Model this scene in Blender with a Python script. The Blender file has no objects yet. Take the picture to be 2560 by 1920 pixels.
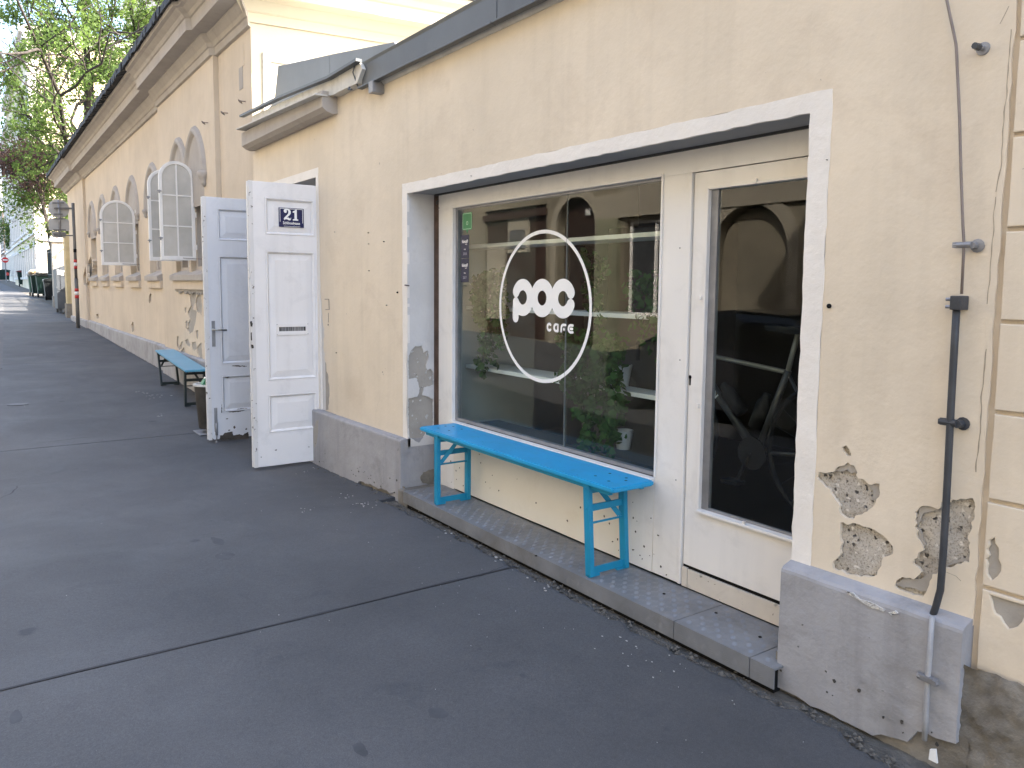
import bpy, bmesh, math, random
import numpy as np
from mathutils import Vector, Matrix, noise
random.seed(7)
S = bpy.context.scene
COL = S.collection
# ------------------------------------------------------------------ camera, world, sun
FPX, CX, CY, H = 1950.0, 1280.0, 900.0, 1.55      # focal length and principal point in photo pixels, eye height
R = np.array([[0.57150833, 0.08248142, -0.81644047],
              [0.82054176, -0.04597393, 0.56973469],
              [0.00945755, -0.99553162, -0.09395394]])
cam_d = bpy.data.cameras.new('camera'); cam = bpy.data.objects.new('camera', cam_d); COL.objects.link(cam)
cam_d.sensor_width = 36.0; cam_d.lens = FPX / 2560 * 36.0
cam_d.shift_y = -(960 - CY) / 2560
cam_d.clip_start = 0.05; cam_d.clip_end = 1500
cam.matrix_world = Matrix([[R[0][0], -R[0][1], -R[0][2], 0], [R[1][0], -R[1][1], -R[1][2], 0],
                           [R[2][0], -R[2][1], -R[2][2], H], [0, 0, 0, 1]])
S.camera = cam
SUN_DIR = Vector((0.46, 0.66, 0.60)).normalized()  # towards the sun
w = bpy.data.worlds.new('World'); S.world = w; w.use_nodes = True
nt = w.node_tree; nt.nodes.clear()
sky = nt.nodes.new('ShaderNodeTexSky'); sky.sky_type = 'NISHITA'; sky.sun_disc = False
sky.sun_elevation = math.asin(SUN_DIR.z); sky.sun_rotation = math.atan2(SUN_DIR.x, SUN_DIR.y)
sky.air_density = 1.0; sky.dust_density = 4.0; sky.ozone_density = 1.0
bg = nt.nodes.new('ShaderNodeBackground'); bg.inputs['Strength'].default_value = 0.15
wo = nt.nodes.new('ShaderNodeOutputWorld')
nt.links.new(sky.outputs[0], bg.inputs[0]); nt.links.new(bg.outputs[0], wo.inputs[0])
sd = bpy.data.lights.new('sun', 'SUN'); sd.energy = 4.0; sd.angle = math.radians(0.5); sd.color = (1.0, 0.93, 0.82)
so = bpy.data.objects.new('sun', sd); COL.objects.link(so); so.location = (0, 0, 30)
so.rotation_euler = (-SUN_DIR).to_track_quat('-Z', 'Y').to_euler()
S.view_settings.view_transform = 'Standard'; S.view_settings.look = 'None'
S.view_settings.exposure = 2.74; S.view_settings.gamma = 1.0
try: S.view_settings.use_curve_mapping = False
except Exception: pass

# ------------------------------------------------------------------ measuring helpers (photo pixel + a real plane -> point)
def ray(p): return R @ np.array([p[0] - CX, p[1] - CY, FPX])
def atY(p, y):
    r = ray(p); t = y / r[1]; return Vector((r[0] * t, y, r[2] * t + H))
def atX(p, x):
    r = ray(p); t = x / r[0]; return Vector((x, r[1] * t, r[2] * t + H))
def atZ(p, z):
    r = ray(p); t = (z - H) / r[2]; return Vector((r[0] * t, r[1] * t, z))
def xz(p, y): v = atY(p, y); return (v.x, v.z)
def yz(p, x): v = atX(p, x); return (v.y, v.z)

# ------------------------------------------------------------------ object helpers
def tag(o, label=None, cat=None, group=None, kind=None):
    if label: o['label'] = label
    if cat: o['category'] = cat
    if group: o['group'] = group
    if kind: o['kind'] = kind
    return o
def thing(name, label, cat, loc=(0, 0, 0), rz=0, group=None, kind=None):
    o = bpy.data.objects.new(name, None); COL.objects.link(o); o.location = loc; o.rotation_euler = (0, 0, rz)
    o.empty_display_size = 0.1
    return tag(o, label, cat, group, kind)
def wloc(o):
    v = Vector((0, 0, 0))
    while o is not None:
        v += Vector(o.location); o = o.parent
    return v
def mesh_obj(name, verts, faces, mat, parent=None, local=False, smooth=False, label=None):
    """world-coordinate geometry unless local; parents are unrotated when geometry is in world coordinates"""
    if parent is not None and not local:
        off = wloc(parent); verts = [(v[0] - off.x, v[1] - off.y, v[2] - off.z) for v in verts]
    me = bpy.data.meshes.new(name); me.from_pydata([tuple(v) for v in verts], [], faces); me.update()
    if smooth:
        me.polygons.foreach_set('use_smooth', [True] * len(me.polygons))
    mats = mat if isinstance(mat, (list, tuple)) else [mat]
    for m in mats: me.materials.append(m)
    o = bpy.data.objects.new(name, me); COL.objects.link(o)
    if parent is not None: o.parent = parent
    if label: o['label'] = label
    return o
def dup(root, loc, rz=0, label=None):
    r = root.copy(); COL.objects.link(r); r.location = loc; r.rotation_euler = (0, 0, rz)
    if label: r['label'] = label
    for ch in list(root.children):
        c = ch.copy(); COL.objects.link(c); c.parent = r
        for g in ch.children:
            d = g.copy(); COL.objects.link(d); d.parent = c
    return r
class MB:
    def __init__(s): s.v = []; s.f = []
    def add(s, verts, faces):
        n = len(s.v); s.v += [tuple(v) for v in verts]; s.f += [tuple(i + n for i in f) for f in faces]; return s
    def box(s, x0, x1, y0, y1, z0, z1, b=0.0):
        x0, x1 = min(x0, x1), max(x0, x1); y0, y1 = min(y0, y1), max(y0, y1); z0, z1 = min(z0, z1), max(z0, z1)
        if b <= 0 or min(x1 - x0, y1 - y0, z1 - z0) < 2.2 * b:
            s.add([(x, y, z) for x in (x0, x1) for y in (y0, y1) for z in (z0, z1)],
                  [(0, 1, 3, 2), (4, 6, 7, 5), (0, 4, 5, 1), (2, 3, 7, 6), (0, 2, 6, 4), (1, 5, 7, 3)])
            return s
        bm = bmesh.new(); bmesh.ops.create_cube(bm, size=1)
        for v in bm.verts:
            v.co = Vector(((x0 + x1) / 2 + v.co.x * (x1 - x0), (y0 + y1) / 2 + v.co.y * (y1 - y0), (z0 + z1) / 2 + v.co.z * (z1 - z0)))
        bmesh.ops.bevel(bm, geom=list(bm.edges), offset=b, segments=2, affect='EDGES', profile=0.6)
        bm.verts.index_update()
        s.add([v.co[:] for v in bm.verts], [[v.index for v in f.verts] for f in bm.faces]); bm.free(); return s
    def prism(s, pts, axis, a, bb):
        """closed polygon pts extruded along axis from a to bb; pts are (y,z) for 'x', (x,z) for 'y', (x,y) for 'z'"""
        n = len(pts)
        def P(p, t): return {'x': (t, p[0], p[1]), 'y': (p[0], t, p[1]), 'z': (p[0], p[1], t)}[axis]
        vs = [P(p, a) for p in pts] + [P(p, bb) for p in pts]
        fs = [(i, (i + 1) % n, n + (i + 1) % n, n + i) for i in range(n)] + [tuple(range(n))[::-1], tuple(range(n, 2 * n))]
        return s.add(vs, fs)
    def tube(s, pts, r, n=8, caps=True):
        pts = [Vector(p) for p in pts]; rs = r if isinstance(r, (list, tuple)) else [r] * len(pts)
        base = len(s.v); up = Vector((0, 0, 1))
        d0 = (pts[1] - pts[0]).normalized()
        if abs(d0.dot(up)) > 0.9: up = Vector((1, 0, 0))
        u = d0.cross(up).normalized()
        for i, p in enumerate(pts):
            if i == 0: d = pts[1] - pts[0]
            elif i == len(pts) - 1: d = pts[-1] - pts[-2]
            else: d = (pts[i + 1] - pts[i]).normalized() + (pts[i] - pts[i - 1]).normalized()
            d.normalize(); u = (u - d * u.dot(d))
            if u.length < 1e-6: u = d.orthogonal()
            u.normalize(); v = d.cross(u)
            for k in range(n):
                a = 2 * math.pi * k / n
                s.v.append(tuple(p + (u * math.cos(a) + v * math.sin(a)) * rs[i]))
        for i in range(len(pts) - 1):
            for k in range(n):
                a = base + i * n + k; b2 = base + i * n + (k + 1) % n
                s.f.append((a, b2, b2 + n, a + n))
        if caps:
            s.f.append(tuple(base + k for k in range(n))[::-1]); s.f.append(tuple(base + (len(pts) - 1) * n + k for k in range(n)))
        return s
    def bar(s, a, b2, wdt, thk, side=(0, 1, 0)):
        """rectangular bar from a to b2; wdt along side, thk across"""
        a = Vector(a); b2 = Vector(b2); d = (b2 - a).normalized(); sd_ = Vector(side); sd_ = (sd_ - d * sd_.dot(d)).normalized(); t = d.cross(sd_)
        vs = []
        for p in (a, b2):
            for i, j in ((-1, -1), (1, -1), (1, 1), (-1, 1)): vs.append(p + sd_ * (i * wdt / 2) + t * (j * thk / 2))
        return s.add(vs, [(3, 2, 1, 0), (4, 5, 6, 7), (0, 1, 5, 4), (1, 2, 6, 5), (2, 3, 7, 6), (3, 0, 4, 7)])
    def lathe(s, prof, c=(0, 0, 0), n=24, axis='z'):
        base = len(s.v)
        for r_, h_ in prof:
            for k in range(n):
                a = 2 * math.pi * k / n; x, y = r_ * math.cos(a), r_ * math.sin(a)
                s.v.append({'z': (c[0] + x, c[1] + y, c[2] + h_), 'y': (c[0] + x, c[1] + h_, c[2] - y), 'x': (c[0] + h_, c[1] + x, c[2] + y)}[axis])
        for i in range(len(prof) - 1):
            for k in range(n):
                a = base + i * n + k; b2 = base + i * n + (k + 1) % n
                s.f.append((a, b2, b2 + n, a + n))
        s.f.append(tuple(base + k for k in range(n))[::-1]); s.f.append(tuple(base + (len(prof) - 1) * n + k for k in range(n)))
        return s
    def obj(s, name, mat, parent=None, local=False, smooth=False, label=None):
        return mesh_obj(name, s.v, s.f, mat, parent, local, smooth, label)
def fix_normals(o):
    bm = bmesh.new(); bm.from_mesh(o.data); bmesh.ops.recalc_face_normals(bm, faces=bm.faces); bm.to_mesh(o.data); bm.free(); return o
def rough_poly(pts, amp, step, closed=True, seed=0):
    rnd = random.Random(seed); out = []
    n = len(pts)
    for i in range(n if closed else n - 1):
        a = Vector(pts[i]); b = Vector(pts[(i + 1) % n]); L = (b - a).length; k = max(1, int(L / step))
        nrm = Vector((-(b - a).y, (b - a).x)); nrm = nrm.normalized() if nrm.length > 0 else nrm
        for j in range(k):
            q = a.lerp(b, j / k)
            e = rnd.uniform(-amp, amp) if (j or True) else 0
            out.append(tuple(q + nrm * e))
    if not closed: out.append(tuple(pts[-1]))
    return out
def curve_mesh(outlines, thick, bevel=0.0):
    cu = bpy.data.curves.new('tmp', 'CURVE'); cu.dimensions = '2D'; cu.fill_mode = 'BOTH'
    cu.extrude = max(thick / 2 - bevel, 0); cu.bevel_depth = bevel; cu.bevel_resolution = 1
    if bevel: cu.offset = -bevel
    for pts in outlines:
        sp = cu.splines.new('POLY'); sp.points.add(len(pts) - 1)
        for i, p in enumerate(pts): sp.points[i].co = (p[0], p[1], 0, 1)
        sp.use_cyclic_u = True
    o = bpy.data.objects.new('tmp', cu); COL.objects.link(o)
    dg = bpy.context.evaluated_depsgraph_get(); me = bpy.data.meshes.new_from_object(o.evaluated_get(dg))
    vs = [v.co[:] for v in me.vertices]; fs = [tuple(p.vertices) for p in me.polygons]
    bpy.data.objects.remove(o); bpy.data.curves.remove(cu); bpy.data.meshes.remove(me)
    return vs, fs
def sheetY(name, outlines, yfront, thick, mat, parent=None, bevel=0.0, label=None, local=False):
    """plate in the x-z plane facing -y"""
    vs, fs = curve_mesh(outlines, thick, bevel)
    return mesh_obj(name, [(v[0], yfront + thick / 2 - v[2], v[1]) for v in vs], fs, mat, parent, local, label=label)
def sheetX(name, outlines, xfront, thick, mat, parent=None, bevel=0.0, label=None, local=False):
    """plate in the y-z plane facing +x"""
    vs, fs = curve_mesh(outlines, thick, bevel)
    return mesh_obj(name, [(xfront - thick / 2 + v[2], v[0], v[1]) for v in vs], fs, mat, parent, local, label=label)
def rect(x0, x1, z0, z1): return [(x0, z0), (x1, z0), (x1, z1), (x0, z1)]
def text_mesh(s, size, sx=1.0, bold=0.0, extrude=0.0005, align='CENTER', shear=0):
    cu = bpy.data.curves.new('t', 'FONT'); cu.body = s; cu.size = size; cu.offset = bold; cu.extrude = extrude
    cu.align_x = align; cu.align_y = 'CENTER'; cu.shear = shear; cu.resolution_u = 3
    o = bpy.data.objects.new('t', cu); COL.objects.link(o)
    dg = bpy.context.evaluated_depsgraph_get(); me = bpy.data.meshes.new_from_object(o.evaluated_get(dg))
    vs = [(v.co.x * sx, v.co.y, v.co.z) for v in me.vertices]; fs = [tuple(p.vertices) for p in me.polygons]
    bpy.data.objects.remove(o); bpy.data.curves.remove(cu); bpy.data.meshes.remove(me)
    return vs, fs

# ------------------------------------------------------------------ materials
def mk(name):
    m = bpy.data.materials.new(name); m.use_nodes = True
    return m, m.node_tree, m.node_tree.nodes['Principled BSDF']
def N(t, ty, **kw):
    n = t.nodes.new(ty)
    for k, v in kw.items(): setattr(n, k, v)
    return n
def noise_n(t, scale, detail=6, rough=0.55, vec=None, dist=0.0):
    n = N(t, 'ShaderNodeTexNoise'); n.inputs['Scale'].default_value = scale; n.inputs['Detail'].default_value = detail
    n.inputs['Roughness'].default_value = rough; n.inputs['Distortion'].default_value = dist
    if vec is not None: t.links.new(vec, n.inputs['Vector'])
    return n
def ramp(t, src, stops):
    r = N(t, 'ShaderNodeValToRGB'); cr = r.color_ramp
    while len(cr.elements) < len(stops): cr.elements.new(0.5)
    for e, (p, c) in zip(cr.elements, stops):
        e.position = p; e.color = (c, c, c, 1) if not isinstance(c, (tuple, list)) else (c[0], c[1], c[2], 1)
    t.links.new(src, r.inputs[0]); return r
def mixc(t, fac, a, b, mode='MIX'):
    m = N(t, 'ShaderNodeMix', data_type='RGBA', blend_type=mode)
    for sock, v in ((m.inputs[0], fac), (m.inputs[6], a), (m.inputs[7], b)):
        if hasattr(v, 'is_output'): t.links.new(v, sock)
        elif isinstance(v, (int, float)): sock.default_value = v
        else: sock.default_value = (v[0], v[1], v[2], 1)
    return m.outputs[2]
def bump(t, b, src, strength, dist, prev=None):
    n = N(t, 'ShaderNodeBump'); n.inputs['Strength'].default_value = strength; n.inputs['Distance'].default_value = dist
    t.links.new(src, n.inputs['Height'])
    if prev is not None: t.links.new(prev, n.inputs['Normal'])
    t.links.new(n.outputs[0], b.inputs['Normal']); return n.outputs[0]
def coords(t, world=True):
    if world: return N(t, 'ShaderNodeNewGeometry').outputs['Position']
    return N(t, 'ShaderNodeTexCoord').outputs['Object']
def mapped(t, vec, scale):
    m = N(t, 'ShaderNodeMapping'); m.inputs['Scale'].default_value = scale; t.links.new(vec, m.inputs[0]); return m.outputs[0]
def surf(name, col, var=0.06, scale=3.0, rough=0.85, fine=60, bstr=0.25, bdist=0.004, stain=None, stain_amt=0.4, stain_scale=2.0,
         world=True, metal=0.0, streak=0.0, spots=None, spot_scale=14, spot_th=0.73, med=8, med_b=0.0, spec=0.3):
    m, t, b = mk(name); vec = coords(t, world)
    n1 = noise_n(t, scale, 5, 0.6, vec)
    lo = tuple(max(c * (1 - var * 1.6), 0) for c in col); hi = tuple(min(c * (1 + var * 1.2), 1) for c in col)
    c = ramp(t, n1.outputs[0], [(0.3, lo), (0.7, hi)]).outputs[0]
    if stain:
        n2 = noise_n(t, stain_scale, 8, 0.68, vec, 0.4); f = ramp(t, n2.outputs[0], [(0.52, 0.0), (0.72, stain_amt)])
        c = mixc(t, f.outputs[0], c, stain)
    if streak:
        n3 = noise_n(t, 1.0, 6, 0.6, mapped(t, vec, (9, 9, 0.6))); f = ramp(t, n3.outputs[0], [(0.5, 0.0), (0.75, streak)])
        c = mixc(t, f.outputs[0], c, tuple(x * 0.55 for x in col))
    if spots:
        n4 = noise_n(t, spot_scale, 4, 0.6, vec, 0.3); f = ramp(t, n4.outputs[0], [(spot_th, 0.0), (spot_th + 0.02, 1.0)])
        c = mixc(t, f.outputs[0], c, spots)
    t.links.new(c, b.inputs['Base Color'])
    b.inputs['Roughness'].default_value = rough; b.inputs['Metallic'].default_value = metal; b.inputs['Specular IOR Level'].default_value = spec
    prev = None
    if med_b:
        nm = noise_n(t, med, 4, 0.6, vec); prev = bump(t, b, nm.outputs[0], med_b, 0.02)
    if bstr:
        nf = noise_n(t, fine, 5, 0.65, vec); bump(t, b, nf.outputs[0], bstr, bdist, prev)
    return m
def plain(name, col, rough=0.5, metal=0.0, spec=0.5, emit=None):
    m, t, b = mk(name); b.inputs['Base Color'].default_value = (*col, 1); b.inputs['Roughness'].default_value = rough
    b.inputs['Metallic'].default_value = metal; b.inputs['Specular IOR Level'].default_value = spec
    return m
M = {}
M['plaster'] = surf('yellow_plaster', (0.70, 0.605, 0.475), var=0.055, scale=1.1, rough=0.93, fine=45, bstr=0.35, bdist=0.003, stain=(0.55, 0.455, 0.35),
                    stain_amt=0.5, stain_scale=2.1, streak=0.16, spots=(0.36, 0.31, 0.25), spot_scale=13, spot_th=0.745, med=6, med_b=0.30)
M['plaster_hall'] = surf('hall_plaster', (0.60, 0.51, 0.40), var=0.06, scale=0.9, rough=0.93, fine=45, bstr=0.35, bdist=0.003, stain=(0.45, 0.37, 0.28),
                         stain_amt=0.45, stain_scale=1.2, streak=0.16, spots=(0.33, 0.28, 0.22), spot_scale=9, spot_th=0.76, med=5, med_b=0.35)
M['plaster_side'] = surf('side_plaster', (0.66, 0.59, 0.45), var=0.03, scale=0.9, rough=0.93, fine=45, bstr=0.3, bdist=0.003, stain=(0.5, 0.46, 0.38), stain_amt=0.25, stain_scale=1.5, med=5, med_b=0.2)
M['trim'] = surf('white_plaster_band', (0.78, 0.735, 0.675), var=0.035, scale=2.5, rough=0.9, fine=55, bstr=0.4, bdist=0.003, stain=(0.55, 0.50, 0.44), stain_amt=0.25, stain_scale=3, med=9, med_b=0.35)
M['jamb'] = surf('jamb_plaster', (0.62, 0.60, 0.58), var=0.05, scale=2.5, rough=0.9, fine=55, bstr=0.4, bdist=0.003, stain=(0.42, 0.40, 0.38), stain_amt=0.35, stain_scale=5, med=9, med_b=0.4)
M['plinth'] = surf('grey_plinth_paint', (0.36, 0.355, 0.365), var=0.09, scale=2.2, rough=0.85, fine=60, bstr=0.3, bdist=0.003, stain=(0.225, 0.22, 0.215), stain_amt=0.85, stain_scale=3.2, streak=0.45,
                     spots=(0.12, 0.12, 0.12), spot_scale=20, spot_th=0.725, med=10, med_b=0.45)
M['plinth_dark'] = surf('grey_soffit_paint', (0.30, 0.31, 0.32), var=0.05, scale=2.2, rough=0.8, fine=60, bstr=0.2, bdist=0.002)
def render_mat(lo=(0.31, 0.28, 0.24), hi=(0.52, 0.475, 0.41), dark=(0.10, 0.09, 0.08)):
    m, t, b = mk('exposed_render'); vec = coords(t)
    n1 = noise_n(t, 9, 6, 0.7, vec); c = ramp(t, n1.outputs[0], [(0.3, lo), (0.7, hi)]).outputs[0]
    nd = noise_n(t, 60, 2, 0.5, vec); wv = N(t, 'ShaderNodeMix', data_type='RGBA', blend_type='LINEAR_LIGHT'); wv.inputs[0].default_value = 0.012
    t.links.new(vec, wv.inputs[6]); t.links.new(nd.outputs['Color'], wv.inputs[7])
    v = N(t, 'ShaderNodeTexVoronoi'); v.inputs['Scale'].default_value = 48; t.links.new(wv.outputs[2], v.inputs['Vector'])
    sc = N(t, 'ShaderNodeSeparateColor'); t.links.new(v.outputs['Color'], sc.inputs[0])
    pit = ramp(t, v.outputs['Distance'], [(0.22, 1.0), (0.36, 0.0)]); pick = ramp(t, sc.outputs[0], [(0.56, 0.0), (0.62, 1.0)])
    mul = N(t, 'ShaderNodeMath', operation='MULTIPLY'); t.links.new(pit.outputs[0], mul.inputs[0]); t.links.new(pick.outputs[0], mul.inputs[1])
    pick2 = ramp(t, sc.outputs[1], [(0.66, 0.0), (0.72, 1.0)]); mul3 = N(t, 'ShaderNodeMath', operation='MULTIPLY'); t.links.new(pit.outputs[0], mul3.inputs[0]); t.links.new(pick2.outputs[0], mul3.inputs[1])
    c = mixc(t, mul3.outputs[0], c, (0.60, 0.56, 0.50)); c = mixc(t, mul.outputs[0], c, dark)
    v2 = N(t, 'ShaderNodeTexVoronoi'); v2.inputs['Scale'].default_value = 120; t.links.new(wv.outputs[2], v2.inputs['Vector']); f2 = ramp(t, v2.outputs['Distance'], [(0.15, 0.7), (0.5, 1.15)])
    c = mixc(t, 1.0, c, f2.outputs[0], 'MULTIPLY')
    t.links.new(c, b.inputs['Base Color']); b.inputs['Roughness'].default_value = 0.95; b.inputs['Specular IOR Level'].default_value = 0.2
    inv = N(t, 'ShaderNodeMath', operation='SUBTRACT'); inv.inputs[0].default_value = 1.0; t.links.new(mul.outputs[0], inv.inputs[1])
    p = bump(t, b, inv.outputs[0], 0.9, 0.010); bump(t, b, n1.outputs[0], 0.6, 0.03, p)
    return m
M['render'] = render_mat()
M['render_light'] = render_mat((0.30, 0.295, 0.285), (0.62, 0.605, 0.58), (.14, .13, .12))
M['render_flat'] = surf('grey_undercoat', (0.37, 0.34, 0.30), var=0.08, scale=5, rough=0.95, fine=70, bstr=0.5, bdist=0.004, stain=(0.27, 0.25, 0.22), stain_amt=0.5, stain_scale=6)
M['base_stone'] = surf('dirty_base_stone', (0.225, 0.205, 0.175), var=0.2, scale=4, rough=0.95, fine=60, bstr=0.7, bdist=0.006, stain=(0.09, 0.085, 0.08), stain_amt=0.8, stain_scale=3.5, med=12, med_b=0.6)
def asphalt():
    m, t, b = mk('asphalt'); vec = coords(t)
    n1 = noise_n(t, 0.7, 6, 0.6, vec); c = ramp(t, n1.outputs[0], [(0.3, (0.060, 0.061, 0.064)), (0.72, (0.099, 0.099, 0.102))]).outputs[0]
    n2 = noise_n(t, 3.3, 7, 0.65, vec, 0.5); f = ramp(t, n2.outputs[0], [(0.60, 0.0), (0.74, 0.45)]); c = mixc(t, f.outputs[0], c, (0.04, 0.043, 0.05))
    n2b = noise_n(t, 1.9, 7, 0.65, vec, 0.5); f = ramp(t, n2b.outputs[0], [(0.56, 0.0), (0.76, 0.3)]); c = mixc(t, f.outputs[0], c, (0.13, 0.13, 0.138))
    nf = noise_n(t, 240, 3, 0.6, vec); f = ramp(t, nf.outputs[0], [(0.3, 0.75), (0.7, 1.25)]); c = mixc(t, 1.0, c, f.outputs[0], 'MULTIPLY')
    nf2 = noise_n(t, 75, 4, 0.75, vec); f = ramp(t, nf2.outputs[0], [(0.3, 0.84), (0.7, 1.14)]); c = mixc(t, 1.0, c, f.outputs[0], 'MULTIPLY')
    v = N(t, 'ShaderNodeTexVoronoi'); v.inputs['Scale'].default_value = 55; t.links.new(vec, v.inputs['Vector'])
    f1 = ramp(t, v.outputs['Distance'], [(0.06, 1.0), (0.10, 0.0)]); ns = noise_n(t, 2.2, 3, 0.6, vec); f2 = ramp(t, ns.outputs[0], [(0.50, 0.0), (0.66, 1.0)])
    mul = N(t, 'ShaderNodeMath', operation='MULTIPLY'); t.links.new(f1.outputs[0], mul.inputs[0]); t.links.new(f2.outputs[0], mul.inputs[1])
    sep = N(t, 'ShaderNodeSeparateColor'); t.links.new(v.outputs['Color'], sep.inputs[0]); fz = ramp(t, sep.outputs[0], [(0.70, 0.0), (0.75, 1.0)])
    mul2 = N(t, 'ShaderNodeMath', operation='MULTIPLY'); t.links.new(mul.outputs[0], mul2.inputs[0]); t.links.new(fz.outputs[0], mul2.inputs[1])
    c = mixc(t, mul2.outputs[0], c, (0.20, 0.20, 0.205))
    # old round blots of chewing gum
    v2 = N(t, 'ShaderNodeTexVoronoi'); v2.inputs['Scale'].default_value = 1.5; nd = noise_n(t, 14, 2, 0.5, vec)
    ad = N(t, 'ShaderNodeMix', data_type='RGBA', blend_type='LINEAR_LIGHT'); ad.inputs[0].default_value = 0.03; t.links.new(vec, ad.inputs[6]); t.links.new(nd.outputs['Color'], ad.inputs[7])
    t.links.new(ad.outputs[2], v2.inputs['Vector']); f = ramp(t, v2.outputs['Distance'], [(0.05, 0.7), (0.07, 0.0)]); c = mixc(t, f.outputs[0], c, (0.038, 0.040, 0.046))
    t.links.new(c, b.inputs['Base Color']); b.inputs['Specular IOR Level'].default_value = 0.35
    rr = ramp(t, n2b.outputs[0], [(0.3, 0.62), (0.7, 0.8)]); t.links.new(rr.outputs[0], b.inputs['Roughness'])
    p = bump(t, b, nf.outputs[0], 0.35, 0.003); p = bump(t, b, nf2.outputs[0], 0.3, 0.006, p); bump(t, b, n2.outputs[0], 0.12, 0.02, p)
    return m
M['asphalt'] = asphalt()
M['dirt'] = surf('gutter_dirt', (0.13, 0.12, 0.105), var=0.25, scale=8, rough=0.95, fine=90, bstr=0.8, bdist=0.008, stain=(0.05, 0.05, 0.045), stain_amt=0.7, stain_scale=7, med=20, med_b=0.8)
M['stone_kerb'] = surf('granite_kerb', (0.11, 0.11, 0.113), var=0.1, scale=6, rough=0.85)
def paint(name, col, chip=None, chip_th=0.72, chip_scale=16, rough=0.45, world=True, streak=0.14, var=0.02, bstr=0.12):
    return surf(name, col, var=var, scale=2.2, rough=rough, fine=22, bstr=bstr, bdist=0.002, stain=tuple(c * 0.72 for c in col), stain_amt=0.38, stain_scale=5,
                spots=chip, spot_scale=chip_scale, spot_th=chip_th, streak=streak, world=world, spec=0.45)
M['white_paint'] = paint('white_window_paint', (0.78, 0.755, 0.72), var=0.02)
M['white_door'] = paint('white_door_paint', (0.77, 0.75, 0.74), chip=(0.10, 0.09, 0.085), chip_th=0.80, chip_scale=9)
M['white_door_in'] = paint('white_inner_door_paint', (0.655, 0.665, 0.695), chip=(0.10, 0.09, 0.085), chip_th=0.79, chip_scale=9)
M['door_edge'] = paint('worn_door_edge_paint', (0.66, 0.645, 0.63), chip=(0.12, 0.10, 0.085), chip_th=0.645, chip_scale=26)
M['cream_panel'] = surf('cream_panel_paint', (0.77, 0.73, 0.65), var=0.03, scale=1.5, rough=0.75, fine=30, bstr=0.15, bdist=0.002, spots=(0.08, 0.07, 0.06), spot_scale=26, spot_th=0.79, stain=(0.55, 0.48, 0.38), stain_amt=0.3, stain_scale=2.5)
M['bare_wood'] = surf('weathered_wood', (0.085, 0.072, 0.06), var=0.3, scale=8, rough=0.9, streak=0.4)
M['brown_strip'] = surf('rusty_strip', (0.10, 0.065, 0.05), var=0.3, scale=9, rough=0.85)
M['zinc_dark'] = surf('dark_sheet_metal', (0.115, 0.125, 0.135), var=0.08, scale=1.5, rough=0.5, fine=8, bstr=0.06, bdist=0.01, metal=0.3, stain=(0.07, 0.075, 0.08), stain_amt=0.4, stain_scale=2)
M['zinc_light'] = surf('grey_sheet_metal', (0.20, 0.215, 0.225), var=0.08, scale=1.5, rough=0.55, fine=8, bstr=0.06, bdist=0.01, metal=0.3)
M['ledge_white'] = surf('weathered_white_ledge', (0.60, 0.58, 0.53), var=0.08, scale=3, rough=0.8, stain=(0.30, 0.28, 0.24), stain_amt=0.6, stain_scale=3, streak=0.3)
M['moulding'] = surf('grey_stone_moulding', (0.41, 0.375, 0.34), var=0.06, scale=2, rough=0.9, fine=50, bstr=0.3, bdist=0.004, stain=(0.29, 0.26, 0.235), stain_amt=0.5, stain_scale=2.5, streak=0.2)
M['niche'] = surf('grey_niche_plaster', (0.45, 0.40, 0.35), var=0.06, scale=2, rough=0.9, fine=50, bstr=0.3, bdist=0.004, stain=(0.32, 0.28, 0.25), stain_amt=0.5, stain_scale=3)
M['blue_paint'] = surf('blue_bench_paint', (0.022, 0.335, 0.62), var=0.06, scale=5, rough=0.38, stain=(0.05, 0.26, 0.42), stain_amt=0.4, stain_scale=9, fine=18, bstr=0.06, bdist=0.002, world=False, spec=0.3)
M['blue_leg'] = surf('blue_leg_paint', (0.016, 0.25, 0.42), var=0.08, scale=6, rough=0.4, fine=30, bstr=0.15, bdist=0.002, world=False, spots=(0.06, 0.05, 0.04), spot_scale=22, spot_th=0.78)
M['blue_pale'] = surf('faded_blue_bench_paint', (0.12, 0.36, 0.52), var=0.06, scale=3, rough=0.32, fine=18, bstr=0.08, bdist=0.002, world=False)
M['black_leg'] = surf('dark_green_leg_paint', (0.022, 0.03, 0.03), var=0.2, scale=8, rough=0.5, world=False)
M['tread'] = surf('tread_plate', (0.25, 0.255, 0.265), var=0.14, scale=4, rough=0.5, fine=70, bstr=0.2, bdist=0.002, metal=0.35, stain=(0.155, 0.14, 0.12), stain_amt=0.8, stain_scale=1.7)
M['steel'] = plain('brushed_steel', (0.42, 0.42, 0.40), 0.35, 0.9)
M['steel_dull'] = surf('dull_galvanised_steel', (0.30, 0.30, 0.31), var=0.12, scale=9, rough=0.55, metal=0.6, world=False)
M['wire'] = surf('weathered_wire', (0.24, 0.20, 0.18), var=0.12, scale=9, rough=0.6, metal=0.3)
M['pipe'] = surf('dark_grey_conduit', (0.055, 0.058, 0.064), var=0.15, scale=9, rough=0.45)
M['pipe_light'] = surf('painted_grey_conduit', (0.36, 0.36, 0.37), var=0.1, scale=14, rough=0.7, spots=(0.14, 0.13, 0.12), spot_scale=30, spot_th=0.68)
M['logo'] = plain('white_vinyl', (0.86, 0.85, 0.83), 0.6)
M['enamel_blue'] = plain('dark_blue_enamel', (0.012, 0.016, 0.075), 0.2)
M['enamel_white'] = plain('white_enamel', (0.82, 0.82, 0.80), 0.3)
M['dark'] = plain('dark_recess', (0.012, 0.012, 0.012), 0.9, spec=0.1)
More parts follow.
